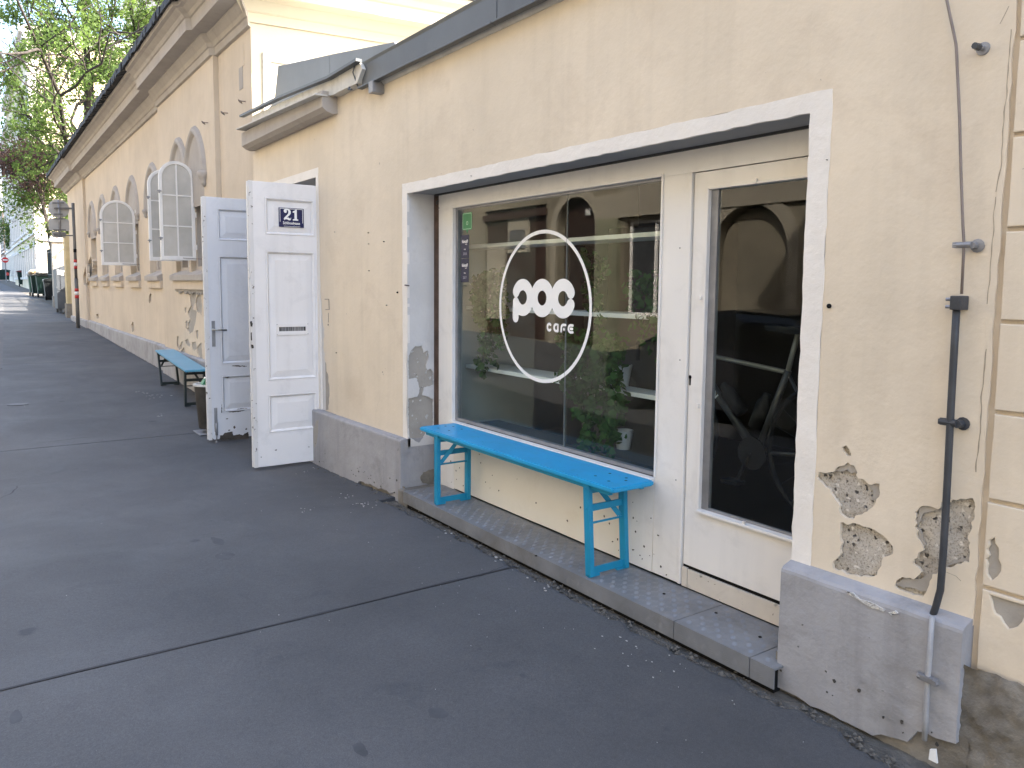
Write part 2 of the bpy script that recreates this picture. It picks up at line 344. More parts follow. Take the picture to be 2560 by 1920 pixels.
M['curtain'] = surf('grey_net_curtain', (0.34, 0.33, 0.30), var=0.1, scale=12, rough=0.9, streak=0.5, bstr=0.1)
M['green_sticker'] = plain('green_sticker', (0.04, 0.22, 0.09), 0.5)
M['green_line'] = plain('pale_green_print', (0.40, 0.62, 0.45), 0.5)
M['navy_sticker'] = plain('navy_sticker', (0.012, 0.014, 0.05), 0.5)
def glass(name, tint=(0.9, 0.93, 0.92), refl=0.85):
    m = bpy.data.materials.new(name); m.use_nodes = True; t = m.node_tree; t.nodes.clear()
    o = N(t, 'ShaderNodeOutputMaterial'); mx = N(t, 'ShaderNodeMixShader'); tr = N(t, 'ShaderNodeBsdfTransparent'); gl = N(t, 'ShaderNodeBsdfGlossy'); fr = N(t, 'ShaderNodeFresnel')
    tr.inputs[0].default_value = (*tint, 1); gl.inputs[0].default_value = (1, 1, 1, 1); gl.inputs['Roughness'].default_value = 0.004
    fr.inputs[0].default_value = 1.52
    ml = N(t, 'ShaderNodeMath', operation='MULTIPLY', use_clamp=True); ml.inputs[1].default_value = refl; t.links.new(fr.outputs[0], ml.inputs[0])
    ge = N(t, 'ShaderNodeNewGeometry'); iv = N(t, 'ShaderNodeMath', operation='SUBTRACT'); iv.inputs[0].default_value = 1.0; t.links.new(ge.outputs['Backfacing'], iv.inputs[1])
    m2_ = N(t, 'ShaderNodeMath', operation='MULTIPLY'); t.links.new(ml.outputs[0], m2_.inputs[0]); t.links.new(iv.outputs[0], m2_.inputs[1]); ml = m2_
    t.links.new(ml.outputs[0], mx.inputs[0]); t.links.new(tr.outputs[0], mx.inputs[1]); t.links.new(gl.outputs[0], mx.inputs[2]); t.links.new(mx.outputs[0], o.inputs[0])
    return m
M['glass'] = glass('window_glass', refl=0.85)
def milky():
    m, t, b = mk('dusty_pane'); b.inputs['Base Color'].default_value = (0.40, 0.385, 0.35, 1); b.inputs['Roughness'].default_value = 0.12; b.inputs['Specular IOR Level'].default_value = 0.8
    vec = coords(t, False); n = noise_n(t, 3, 5, 0.6, vec); c = ramp(t, n.outputs[0], [(0.35, (0.46, 0.44, 0.40)), (0.7, (0.58, 0.555, 0.51))]); t.links.new(c.outputs[0], b.inputs['Base Color'])
    return m
M['pane_dusty'] = milky()
def leaf_mat(name, c1, c2, trans=0.45):
    m = bpy.data.materials.new(name); m.use_nodes = True; t = m.node_tree; t.nodes.clear()
    o = N(t, 'ShaderNodeOutputMaterial'); mx = N(t, 'ShaderNodeMixShader'); d = N(t, 'ShaderNodeBsdfDiffuse'); tl = N(t, 'ShaderNodeBsdfTranslucent')
    vec = N(t, 'ShaderNodeNewGeometry').outputs['Position']
    n = noise_n(t, 1.3, 4, 0.6, vec); c = ramp(t, n.outputs[0], [(0.3, c1), (0.7, c2)])
    c2b = mixc(t, 1.0, c.outputs[0], (1.25, 1.35, 0.7), 'MULTIPLY')
    t.links.new(c.outputs[0], d.inputs[0]); t.links.new(c2b, tl.inputs[0]); mx.inputs[0].default_value = trans
    t.links.new(d.outputs[0], mx.inputs[1]); t.links.new(tl.outputs[0], mx.inputs[2]); t.links.new(mx.outputs[0], o.inputs[0])
    return m
M['leaf'] = leaf_mat('tree_leaf', (0.085, 0.13, 0.05), (0.15, 0.205, 0.085), 0.55)
M['leaf_purple'] = leaf_mat('purple_leaf', (0.11, 0.062, 0.07), (0.17, 0.11, 0.115))
M['leaf_ivy'] = leaf_mat('ivy_leaf', (0.025, 0.065, 0.018), (0.055, 0.125, 0.035), 0.2)
M['bark'] = surf('bark', (0.045, 0.038, 0.034), var=0.3, scale=8, rough=0.95, fine=40, bstr=0.6, bdist=0.02, world=False)

# ------------------------------------------------------------------ ground
GX = [-260, -150, -110, -77, -49, -45, -32, -27, -23, -14.4, -12.4, -10.2, -8.4, -7, -5.8, -5, -1, 6, 60]
GZ = [2.3, 1.95, 1.60, 1.15, .72, .67, .48, .41, .34, .13, .08, 0.0, -.085, -.12, -.085, -.022, -.022, -.03, -.05]
def g0(x): return float(np.interp(x, GX, GZ))
def g(x): return (g0(x - .5) + g0(x - .25) + g0(x) + g0(x + .25) + g0(x + .5)) / 5
def grid(xs, ys, zf):
    vs = []; fs = []; ny = len(ys)
    for x in xs:
        for y in ys: vs.append((x, y, zf(x, y)))
    for i in range(len(xs) - 1):
        for j in range(ny - 1):
            a = i * ny + j; fs.append((a, a + ny, a + ny + 1, a + 1))
    return vs, fs
xs_far = [-260, -200, -150, -130, -110, -95, -77, -60, -49, -45, -38, -32, -29, -27] + [-26 + k for k in range(0, 12)]
xs_near = [-14 + 0.25 * k for k in range(0, 73)] + [6, 12, 30, 60]
vs, fs = grid(xs_far + xs_near, [-0.95, 1, 3, 12], lambda x, y: g(x) - 0.03)
pavement = mesh_obj('pavement', vs, fs, M['dirt']); tag(pavement, kind='structure')
vs, fs = grid([-260, -150, -110, -77, -49, -32, -23, -14.4, -10, -7, -5, 0, 6, 60], [-60, -20, -9, -6.6, -0.92], lambda x, y: g(x) - 0.13 + (0.11 if y < -6.7 else 0))
tag(mesh_obj('road', vs, fs, M['asphalt'], smooth=True), kind='structure')
tag(mesh_obj('ground', [(-900, -900, -1.5), (900, -900, -1.5), (900, 900, -1.5), (-900, 900, -1.5)], [(0, 1, 2, 3)], M['dirt']), kind='structure')
def edge_y(x):           # where the asphalt stops towards the buildings
    e = 2.60
    if -8.9 < x < -6.8: e = 2.78
    if -5.25 < x < -1.7: e = 2.452
    if -1.7 <= x < -1.1: e = 2.50 - (x + 1.7) * 0.16
    if x >= -1.1: e = 2.36
    if x < -27: e = 2.9
    k = 0.024 if x > -16 else 0.03
    return e + noise.noise(Vector((x * 9, 3, 1))) * k * 1.6 + noise.noise(Vector((x * 31, 7, 1))) * k
def panel(xa, xb, name='asphalt_panel'):
    xs = [xa]; x = xa
    while x < xb - 1e-6:
        st = 0.03 if x > -9 else (0.08 if x > -16 else (0.4 if x > -30 else 6)); x = min(x + st, xb); xs.append(x)
    vs = []; fs = []; rows = []
    for x in xs:
        e = edge_y(x); ys = [-0.93, 0.0, 0.6, 1.2, 1.8, 2.2, e - 0.12, e - 0.02, e]
        rows.append([(x, y, g(x) + 0.004 * noise.noise(Vector((x * .9, y * 1.3, 0))) - (0.004 if y == e else 0)) for y in ys] + [(x, e + 0.004, g(x) - 0.032)])
    n = len(rows[0])
    for r_ in rows: vs += r_
    for i in range(len(rows) - 1):
        for j in range(n - 1):
            a = i * n + j; fs.append((a, a + n, a + n + 1, a + 1))
    # end skirts at the joints
    for r_, flip in ((rows[0], 1), (rows[-1], 0)):
        b0 = len(vs); vs += [(p[0], p[1], p[2]) for p in r_] + [(p[0], p[1], p[2] - 0.03) for p in r_]
        for j in range(n - 1): fs.append((b0 + j, b0 + j + 1, b0 + n + j + 1, b0 + n + j))
    return mesh_obj(name, vs, fs, M['asphalt'], pavement)
for a, b_ in ((-260, -22.0), (-21.992, -15.6), (-15.592, -8.802), (-8.794, -3.487), (-3.474, 1.9), (1.91, 12)):
    panel(a, b_)
# tar along the joints
for xj, wj in ((-3.4805, 0.0065), (-8.798, 0.003)):
    mb = MB(); ys = np.linspace(-0.9, 2.47, 90); vs = []; fs = []
    for i, y in enumerate(ys):
        o_ = 0.006 * noise.noise(Vector((0, y * 2.2, xj))); w_ = wj * (1.2 + 0.9 * noise.noise(Vector((4, y * 6, xj))))
        z_ = g(xj) + 0.0035 + 0.004 * noise.noise(Vector((xj * .9, y * 1.3, 0)))
        vs += [(xj + o_ - w_, y, z_), (xj + o_ + w_, y, z_)]
        if i: fs.append((2 * i - 2, 2 * i - 1, 2 * i + 1, 2 * i))
    mesh_obj('joint_tar', vs, fs, plain('joint_tar', (0.030, 0.030, 0.033), 0.8), pavement)
# granite kerb stones along the outer edge, curving in with the street
kerb = thing('kerb', None, None, (0, 0, 0), kind='structure')
kl = [(-15, .42), (-20, .60), (-30, .95), (-50, 1.62), (-80, 2.5), (-110, 3.2), (-170, 5.0)]
def ky(x): return float(np.interp(-x, [-p[0] for p in kl], [p[1] for p in kl]))
x = -15.0; n_k = 0
while x > -120:
    L = 1.0 if x > -60 else 5.0
    y0, y1 = ky(x), ky(x - L)
    mb = MB(); zt0, zt1 = g(x) + 0.006, g(x - L) + 0.006; wk = 0.17
    A = [(x - .008, y0), (x - L + .008, y1), (x - L + .008, y1 - wk), (x - .008, y0 - wk)]
    mb.add([(A[0][0], A[0][1], zt0), (A[1][0], A[1][1], zt1), (A[2][0], A[2][1], zt1), (A[3][0], A[3][1], zt0)] +
           [(p[0], p[1], (zt0 + zt1) / 2 - .2) for p in A], [(0, 1, 2, 3), (7, 6, 5, 4), (0, 4, 5, 1), (1, 5, 6, 2), (2, 6, 7, 3), (3, 7, 4, 0)])
    mb.obj('kerb_stone', M['stone_kerb'], kerb); x -= L
vs = []; fs = []
for i, (x_, y_) in enumerate(kl):
    vs += [(x_, y_ - .175, g(x_) + .008), (x_, -0.95, g(x_) + .008)]
    if i: fs.append((2 * i - 2, 2 * i, 2 * i + 1, 2 * i - 1))
tag(mesh_obj('parking_lane', vs, fs, M['asphalt']), kind='structure')
# ------------------------------------------------------------------ cafe building
D, F, PL = 2.648, 2.863, 2.585          # wall face, shop front face, plinth face
cafe = thing('cafe_building', 'low cream plastered cafe building with wide white shop window and metal roof edge', 'building', (-3.5, D, 0))
def zz(s, ox, oy, pts): return [(ox + p[0] * s, oy + p[1] * s) for p in pts]
s5 = 960 / 1942
pA = zz(s5, 1600, 1100, [(890, 185), (905, 168), (985, 160), (1010, 125), (1050, 118), (1095, 140), (1100, 165), (1090, 180), (1140, 215), (1205, 222), (1218, 270), (1195, 320), (1150, 365), (1080, 395), (1030, 392), (1010, 350), (990, 300), (960, 250), (915, 215)])
pB = zz(s5, 1600, 1100, [(1015, 425), (1060, 420), (1130, 435), (1205, 462), (1245, 495), (1270, 540), (1278, 575), (1235, 600), (1215, 650), (1180, 690), (1110, 698), (1050, 675), (980, 650), (975, 625), (1010, 590), (1020, 540), (1012, 480)])
pC = zz(s5, 1600, 1100, [(1400, 350), (1430, 330), (1500, 345), (1525, 320), (1600, 305), (1690, 295), (1688, 400), (1665, 480), (1660, 610), (1560, 640), (1480, 680), (1450, 770), (1430, 792), (1380, 778), (1290, 740), (1285, 725), (1330, 700), (1400, 700), (1420, 670), (1385, 630), (1395, 590), (1430, 560), (1410, 500), (1390, 440)])
pD = zz(s5, 1600, 1100, [(1020, 35), (1045, 25), (1070, 65), (1065, 85), (1045, 80), (1030, 55)])
def patch(px, y, seed, amp=0.006, step=0.012):
    return rough_poly([xz(p, y) for p in px], amp, step, seed=seed)
sA, sB, sC, sD = patch(pA, D, 1), patch(pB, D, 2), patch(pC, D, 3), patch(pD, D, 4, 0.003)
# right pier: plaster skin with the lost patches cut out, rough masonry behind
XL, XR = -8.80, -1.145
sheetY('plaster_wall', [[(-1.75, .46)] + rough_poly([(-1.15, .46), (-1.142, 3.2)], .004, .05, closed=False, seed=9) + [(-5.215, 3.2), (-5.215, 2.285), (-1.75, 2.285)], sA, sB, sC, sD], D, 0.014, M['plaster'], cafe)
# left part round the house door, ragged where it meets the door band
ldp = [(-6.87, 2.60), (-6.862, 1.6)] + rough_poly([(-6.862, 1.6), (-6.83, 1.3), (-6.775, 1.12), (-6.80, .98), (-6.74, 0.8), (-6.66, 0.62), (-6.70, .42)], .012, .03, closed=False, seed=12)
sheetY('plaster_wall', [[(XL, 3.2), (XL, -.3), (-8.38, -.3), (-8.38, 2.60)] + ldp + rough_poly([(-6.78, .40), (-5.215, .40)], .003, .05, closed=False, seed=5) + [(-5.215, 3.2)]], D, 0.014, M['plaster'], cafe)
sheetY('masonry', [rect(-6.93, -5.15, -.3, 3.2)], D + 0.0142, 0.20, M['render_flat'], cafe)
# behind the lost plaster: coarse aggregate, really uneven
def lumpy(name, x0, x1, z0, z1, y, amp, mat, parent, step=0.012):
    xs = np.arange(x0, x1 + step, step); zs = np.arange(z0, z1 + step, step); vs = []; fs = []; nz = len(zs)
    for x in xs:
        for z in zs:
            h_ = noise.noise(Vector((x * 22, 0, z * 22))) * .6 + noise.noise(Vector((x * 60, 2, z * 60))) * .4
            vs.append((x, y - amp * h_, z))
    for i in range(len(xs) - 1):
        for j in range(nz - 1):
            a = i * nz + j; fs.append((a, a + nz, a + nz + 1, a + 1))
    return mesh_obj(name, vs, fs, mat, parent, smooth=True)
lumpy('exposed_render', -1.76, -1.12, .40, 1.06, D + 0.018, 0.006, M['render'], cafe)
sheetY('masonry', [rect(-1.83, -1.15, -.2, 3.2)], D + 0.030, 0.25, M['render_flat'], cafe)
# smooth grey undercoat remains at the edges of the patches
for q, sd_ in (([(1010, 125), (1050, 118), (1095, 140), (1100, 168), (1060, 165), (1040, 150), (1010, 160), (990, 158)], 1), ([(1140, 215), (1205, 222), (1218, 270), (1195, 320), (1165, 300), (1170, 260)], 2),
               ([(1400, 350), (1430, 330), (1500, 345), (1520, 350), (1480, 365), (1425, 370), (1400, 440), (1440, 530), (1415, 575), (1400, 500)], 3),
               ([(1660, 590), (1660, 610), (1560, 640), (1480, 680), (1450, 770), (1400, 760), (1290, 740), (1285, 725), (1330, 702), (1400, 702), (1440, 690), (1520, 640)], 4), ([(1150, 690), (1180, 690), (1215, 650), (1210, 700), (1190, 715)], 5)):
    sheetY('undercoat_remnant', [patch(zz(s5, 1600, 1100, q), D, 40 + sd_, .004)], D + 0.0075, 0.006, M['render_flat'], cafe)
# white plaster band round the shop opening (its thin left leg included)
b_out = rough_poly([(-5.215, .40), (-5.215, 2.285), (-1.75, 2.285), (-1.75, .46)], .0035, .06, closed=False, seed=21)
b_in = rough_poly([(-1.836, .46), (-1.838, 2.213), (-5.137, 2.213), (-5.135, 1.15), (-5.16, 1.0), (-5.15, .8), (-5.165, .6), (-5.14, .4)], .003, .05, closed=False, seed=22)
sheetY('plaster_band', [b_out + b_in], D - 0.003, 0.018, M['trim'], cafe)
# reveal: left jamb with its lost plaster, soffit, right jamb
def jp(pts): return [yz(p, -5.137) for p in zz(.28932, 480, 760, pts)]
j1 = rough_poly(jp([(1890, 400), (1930, 365), (1985, 360), (2000, 420), (2035, 400), (2050, 440), (2040, 480), (2020, 540), (2035, 570), (2060, 560), (2090, 600), (2088, 700), (2010, 720), (1990, 790), (2085, 820), (2085, 1040), (1960, 1200), (1870, 1150), (1866, 820), (1950, 800), (1970, 730), (1940, 640), (1875, 650), (1866, 480)]), .004, .012, seed=31)
sheetX('jamb_plaster', [[(D - .002, .35), (F + .01, .35), (F + .01, 2.218), (D - .002, 2.218)], j1], -5.137, 0.010, M['jamb'], cafe)
mb = MB(); ys_ = np.linspace(D, F + .01, 22); zs_ = np.linspace(.3, 1.3, 90); vs = []; fs = []
for y in ys_:
    for z in zs_:
        h_ = noise.noise(Vector((5, y * 24, z * 24))) * .6 + noise.noise(Vector((9, y * 60, z * 60))) * .4; vs.append((-5.152 + .006 * h_, y, z))
for i in range(len(ys_) - 1):
    for j in range(len(zs_) - 1): a = i * len(zs_) + j; fs.append((a, a + len(zs_), a + len(zs_) + 1, a + 1))
mesh_obj('exposed_render', vs, fs, M['render_light'], cafe, smooth=True)
MB().box(-5.16, -1.80, D + .013, F + .08, 2.2165, 2.40).obj('lintel', M['plinth_dark'], cafe)
MB().box(-5.34, -5.165, D + .0145, F + .3, -.3, 2.40).obj('masonry', M['render_flat'], cafe)
MB().box(-1.833, -1.78, D + .013, F + .3, .45, 2.215).obj('right_jamb', M['jamb'], cafe)
# plinth blocks
def plinth(name, x0, x1, zt0, zt1, zb, ybot, rag, seed, mat, ledge=0.035, jagged=None, yb=None):
    n = max(8, int((x1 - x0) / .03)); vs = []; fs = []; rnd = random.Random(seed); prof = []
    for i in range(n + 1):
        t_ = i / n; x = x0 + (x1 - x0) * t_; zt = zt0 + (zt1 - zt0) * t_; e = .0025 * noise.noise(Vector((x * 7, seed, 0)))
        b_ = (jagged(x) if jagged else zb) + rag * noise.noise(Vector((x * 14, seed, 4))) + rag * .5 * noise.noise(Vector((x * 41, seed, 2)))
        vs += [(x, D + .02, zt + ledge), (x, ybot + .012 + e, zt + .008 + e), (x, ybot + .003 + e, zt - .001 + e), (x, ybot + e, zt - .012 + e), (x, ybot + e * 2, (zt + b_) * .5), (x, ybot + e, b_), (x, D + .02, b_)]
    for i in range(n):
        for j in range(6): a = i * 7 + j; fs.append((a, a + 1, a + 8, a + 7))
    fs.append(tuple(range(7))[::-1]); fs.append(tuple(n * 7 + k for k in range(7)))
    return fix_normals(mesh_obj(name, vs, fs, mat, cafe))
plinth('plinth_block', -1.836, -1.150, .455, .458, -.03, PL, .018, 3, M['plinth'], ledge=.03,
       jagged=lambda x: -.035 if x < -1.42 else (-.03 + (x + 1.42) * .35 if x < -1.28 else .05 + (x + 1.28) * .2))
plinth('plinth_block', -7.02, -5.137, .385, .402, -.12, PL, .022, 5, M['plinth'], ledge=.012, jagged=lambda x: g(x) - .005 + (.03 if x > -5.9 else 0))
# side face of the left block inside the recess, down to the step
MB().box(-5.33, -5.1372, PL + .01, F + .02, -.15, .41).obj('plinth_return', M['plinth'], cafe)
lumpy('footing', -1.86, -1.13, -.2, .10, PL + 0.022, 0.016, M['base_stone'], cafe, .02)
lumpy('footing', -7.0, -5.13, -.3, .05, PL + 0.020, 0.014, M['base_stone'], cafe, .03)
# chips of paint off the plinth's left end and right lower corner
for px_, nm in (([(1052, 1090), (1075, 1010), (1095, 1000), (1092, 1100), (1080, 1200), (1062, 1240), (1050, 1200)], 'bare_render'),):
    sheetY(nm, [rough_poly([xz(p, PL) for p in zz(.28932, 480, 760, px_)], .004, .015, seed=8)], PL - .0022, .002, M['render_flat'], cafe)
sheetX('bare_render', [rough_poly([yz(p, -5.135) for p in zz(.28932, 480, 760, [(1970, 1500), (2000, 1455), (2060, 1430), (2095, 1425), (2090, 1570), (2040, 1560), (1985, 1540)])], .004, .015, seed=8)], -5.134, .002, M['base_stone'], cafe)

# house door opening: band, reveal, dark passage
sheetY('plaster_band', [[(-8.38, -.3), (-8.30, -.3), (-8.30, 2.52), (-6.93, 2.52), (-6.93, -.3)] + [(-6.87, .3), (-6.87, 2.60), (-8.38, 2.60)]], D - .002, .016, M['trim'], cafe)
MB().box(-8.32, -6.90, D + .012, D + .3, 2.5205, 2.70).obj('door_lintel', M['jamb'], cafe)
MB().box(-6.929, -6.80, D + .013, D + .3, -.3, 2.52).obj('door_jamb', M['jamb'], cafe)
MB().box(-8.45, -8.301, D + .013, D + .3, -.3, 2.52).obj('door_jamb', M['jamb'], cafe)
MB().box(-8.45, -6.80, 6.0, 6.1, -.3, 2.7).box(-8.5, -8.41, D + .3, 6, -.3, 2.7).box(-6.84, -6.75, D + .3, 6, -.3, 2.7).box(-8.5, -6.75, D + .3, 6.1, 2.7, 2.8).obj('passage_wall', M['jamb'], cafe)
MB().box(-8.5, -6.75, D - .02, 6.1, -.25, -.10).obj('passage_floor', M['dirt'], cafe)

# roof edge: long metal fascia with drip edge
def strip(name, pts_yz, x0, x1, mat, parent, nx=24, wob=0.0, seed=0, close=True):
    """profile (y,z) swept along x with slight waviness"""
    vs = []; fs = []; n = len(pts_yz)
    for i in range(nx + 1):
        x = x0 + (x1 - x0) * i / nx
        for k, p in enumerate(pts_yz):
            e = wob * noise.noise(Vector((x * 1.7, seed, 0))); vs.append((x, p[0] + e * .5, p[1] + e))
    for i in range(nx):
        for j in range(n if close else n - 1): a = i * n + j; b2 = i * n + (j + 1) % n; fs.append((a, b2, b2 + n, a + n))
    if close: fs.append(tuple(range(n))[::-1]); fs.append(tuple(nx * n + k for k in range(n)))
    return fix_normals(mesh_obj(name, vs, fs, mat, parent))
for xa, xb in ((-5.80, -3.92), (-3.912, -2.02), (-2.012, -1.13)):
    strip('roof_fascia', [(2.575, 3.085), (2.560, 3.075), (2.560, 3.066), (2.600, 3.062), (2.612, 3.085), (2.612, 3.255), (2.66, 3.275), (2.66, 3.262), (2.602, 3.243), (2.602, 3.095)], xa, xb, M['zinc_dark'], cafe, wob=.006)
strip('roof_sheet', [(2.59, 3.262), (9.0, 3.62), (9.0, 3.52), (2.66, 3.16)], -8.7, -1.13, M['zinc_light'], cafe, nx=2)
strip('roof_soffit', [(2.602, 3.10), (2.66, 3.10), (2.66, 3.05), (2.64, 3.05)], -5.75, -1.13, M['ledge_white'], cafe, nx=4)
MB().box(-8.78, -1.15, D + .22, 8.8, 3.0, 3.15).obj('ceiling', M['plinth_dark'], cafe)
MB().box(-8.78, -1.15, D + .0142, D + .22, 2.75, 3.2).obj('masonry', M['render_flat'], cafe)
# left part of the roof edge: grey parapet sheet, white ledge, stone cornice block
yp = 2.76
pp = [xz(p, yp) for p in ((686, 250), (695, 165), (824, 137), (985, 105), (992, 118), (1000, 119), (926, 165), (900, 175), (660, 290))]
xs_ = [p[0] for p in pp]; i_split = -6.84
left = [pp[0], pp[1], pp[2], xz((824, 205), yp), pp[8]]; right = [(pp[2][0] + .008, pp[2][1]), pp[3], pp[4], pp[5], pp[6], pp[7], (xz((824, 205), yp)[0] + .008, xz((824, 205), yp)[1])]
sheetY('parapet_sheet', [left], yp, .03, M['zinc_light'], cafe, bevel=.002)
sheetY('parapet_sheet', [right], yp, .03, M['zinc_light'], cafe, bevel=.002)
lip = [atY(p, 2.545) for p in ((604, 291), (700, 244), (824, 194), (897, 150))]
mb = MB()
for a, b_ in zip(lip[:-1], lip[1:]): mb.bar(a, b_, .05, .022, side=(0, 1, 0))
mb.obj('roof_lip', M['zinc_dark'], cafe)
lp = [xz(p, 2.57) for p in ((632, 289), (824, 200), (899, 157), (905, 172), (893, 206), (870, 219), (826, 239), (800, 236), (700, 280), (628, 309))]
sheetY('ledge', [rough_poly(lp, .003, .08, seed=3)], 2.57, .09, M['ledge_white'], cafe)
e1 = [atY(p, 2.50) for p in ((602, 325), (803, 237))]
mb = MB(); mb.bar(e1[0], e1[1] + Vector((.0, 0, 0)), .11, .012, side=(0, 1, 0)); mb.obj('drip_sheet', M['ledge_white'], cafe)
strip('stone_cornice_block', [(2.512, 3.03), (2.512, 3.165), (D + .003, 3.165), (D + .003, 2.995), (2.60, 2.985), (2.55, 3.0)], -8.74, -6.41, M['moulding'], cafe, nx=3)
mb = MB(); q = atY((935, 215), 2.58); mb.box(q.x - .035, q.x + .035, 2.55, 2.65, 2.985, 3.068, .004).obj('downspout_outlet', M['steel_dull'], cafe)
mb = MB(); mb.tube([(-5.93, 2.55, 3.10), (-5.90, 2.53, 3.075), (-5.86, 2.54, 3.07)], .008, 6).tube([(-5.86, 2.59, 3.10), (-5.86, 2.55, 3.2), (-5.86, 2.58, 3.3)], .006, 6).obj('gutter_bracket', M['zinc_dark'], cafe)
# small fixings in the wall
def wall_dot(px, r=.006, y=D, dep=.012, mat='dark', name='screw_hole', par=cafe):
    q = atY(px, y); MB().lathe([(r * .6, -dep), (r, -dep * .6), (r, .002)], (q.x, y, q.z), 8, 'y').obj(name, M[mat], par)
for p_, r_ in (((995, 731), .011), ((922, 582), .006), ((923, 610), .005), ((924, 677), .005), ((961, 604), .006), ((968, 763), .006), ((842, 882), .006), ((2074, 765), .014), ((838, 580), .004), ((1180, 440), .003), ((2070, 400), .003)):
    wall_dot(p_, r_ * .62)
q = atY((1020, 714), D); MB().tube([(q.x - .005, D + .01, q.z), (q.x + .01, D - .03, q.z + .003)], .006, 6).obj('nail', M['wire'], cafe)
lt = [atY(p, D - .004) for p in ((812, 748), (822, 748), (823, 774), (814, 774))]
MB().tube(lt, .003, 5).tube([atY((821, 782), D - .003), atY((821, 806), D - .003)], .002, 5).lathe([(.001, -.006), (.009, -.004), (.006, .0)], tuple(atY((821, 812), D)), 8, 'y').obj('old_bracket', M['wire'], cafe)

# ------------------------------------------------------------------ shop front: fixed window
win = thing('shop_window', None, None, (0, 0, 0)); win.parent = cafe; win.location = Vector((-3.8, F, 1.3)) - Vector(cafe.location)
win['label'] = 'large white framed shop window with round cafe logo on the glass'
wx0, wx1, wz0, wz1 = -4.836, -2.81, .58, 2.098
# face frame: head board, left stile, right stile / mullion in one cut board each
sheetY('head_board', [rect(-5.058, -1.84, 2.098, 2.24)], F, .05, M['white_paint'], win)
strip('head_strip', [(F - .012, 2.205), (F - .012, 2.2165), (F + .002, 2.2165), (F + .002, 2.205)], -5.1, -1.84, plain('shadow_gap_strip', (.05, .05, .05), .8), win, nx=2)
MB().box(-5.058, wx0, F, F + .05, .06, 2.0978, .003).obj('frame', M['white_paint'], win)
MB().box(-5.136, -5.060, F + .004, F + .05, .06, 2.235).obj('rusty_strip', M['brown_strip'], win)
MB().box(wx1, -2.632, F, F + .05, .076, 2.0978, .002).obj('frame', M['white_paint'], win)
# beads
mb = MB()
mb.box(wx0 - .018, wx0, F - .014, F, wz0 - .02, wz1 + .018, .003).box(wx0 + .0005, wx1 - .0005, F - .012, F + .0, wz1, wz1 + .016, .003)
mb.box(wx1 + .0005, wx1 + .012, F - .010, F, wz0, wz1 + .016, .003); mb.obj('bead', M['white_paint'], win)
MB().box(wx0 - .02, wx1 + .004, F - .035, F + .012, wz0 - .032, wz0 - .004, .004).obj('sill', M['white_paint'], win)
MB().box(wx0, wx0 + .028, F + .012, F + .045, wz0, wz1).box(wx1 - .015, wx1, F + .012, F + .045, wz0, wz1).box(wx0 + .028, wx1 - .015, F + .012, F + .045, wz1 - .014, wz1).box(wx0 + .028, wx1 - .015, F + .012, F + .045, wz0, wz0 + .02).obj('metal_glazing_bar', M['steel_dull'], win)
xsm = atY((1408, 800), F).x
MB().box(wx0 + .002, xsm - .0015, F + .018, F + .024, wz0, wz1).obj('pane', M['glass'], win)
MB().box(xsm + .0015, wx1 - .002, F + .018, F + .024, wz0, wz1).obj('pane', M['glass'], win)
MB().box(xsm - .0014, xsm + .0014, F + .016, F + .026, wz0, wz1).obj('glass_joint', plain('glass_joint_seal', (.16, .17, .16), .4), win)
# panel under the window
sheetY('lower_panel', [rough_poly(rect(-4.972, -2.813, .075, .546), .0015, .08, seed=2)], F + .002, .045, M['cream_panel'], win)
MB().box(-5.136, -4.974, F + .006, F + .06, -.05, .60).obj('worn_post', M['render'], win)
lx = -2.632
sheetY('white_panel', [rect(-3.06, -2.8135, .076, .545)], F - .001, .0025, M['white_paint'], win)
# chips in the lower panel
rnd = random.Random(5); chips = MB()
for k in range(46):
    cx_ = rnd.choice([rnd.uniform(-3.15, -2.85), rnd.uniform(-3.15, -2.7), rnd.uniform(-4.7, -3.1), rnd.uniform(-4.95, -4.6)]); cz_ = .09 + abs(rnd.gauss(0, .13)) if rnd.random() < .7 else rnd.uniform(.1, .5); cz_ = min(cz_, .52); r_ = rnd.uniform(.0025, .0075)
    pts = [(cx_ + r_ * rnd.uniform(.5, 1.2) * math.cos(a), cz_ + r_ * rnd.uniform(.5, 1.3) * math.sin(a)) for a in np.linspace(0, 2 * math.pi, 7)[:-1]]
    chips.prism(pts, 'y', F - .0022 - k * .000003, F - .0005)
o = chips.obj('paint_chips', M['bare_wood'], win); o['kind'] = 'stuff'

# logo on the glass
GL = F + .0165
logo = MB()
def ring_pts(cx, cz, r0, r1, a0=0, a1=360, n=96):
    aa = [math.radians(a0 + (a1 - a0) * i / n) for i in range(n + 1)]
    return [(cx + r1 * math.cos(a), cz + r1 * math.sin(a)) for a in aa], [(cx + r0 * math.cos(a), cz + r0 * math.sin(a)) for a in aa]
def flat(pts, name='logo_letter'):
    vs, fs = curve_mesh(pts, .0006); return vs, fs
def add_flat(mb, outlines):
    vs, fs = curve_mesh(outlines, .0006); mb.add([(v[0], GL - v[2], v[1]) for v in vs], fs)
def circ(cx, cz, r, n=90): return [(cx + r * math.cos(2 * math.pi * k / n), cz + r * math.sin(2 * math.pi * k / n)) for k in range(n)]
mbr = MB(); add_flat(mbr, [circ(-3.812, 1.427, .466), circ(-3.812, 1.427, .444)]); mbr.obj('logo_ring', M['logo'], win)
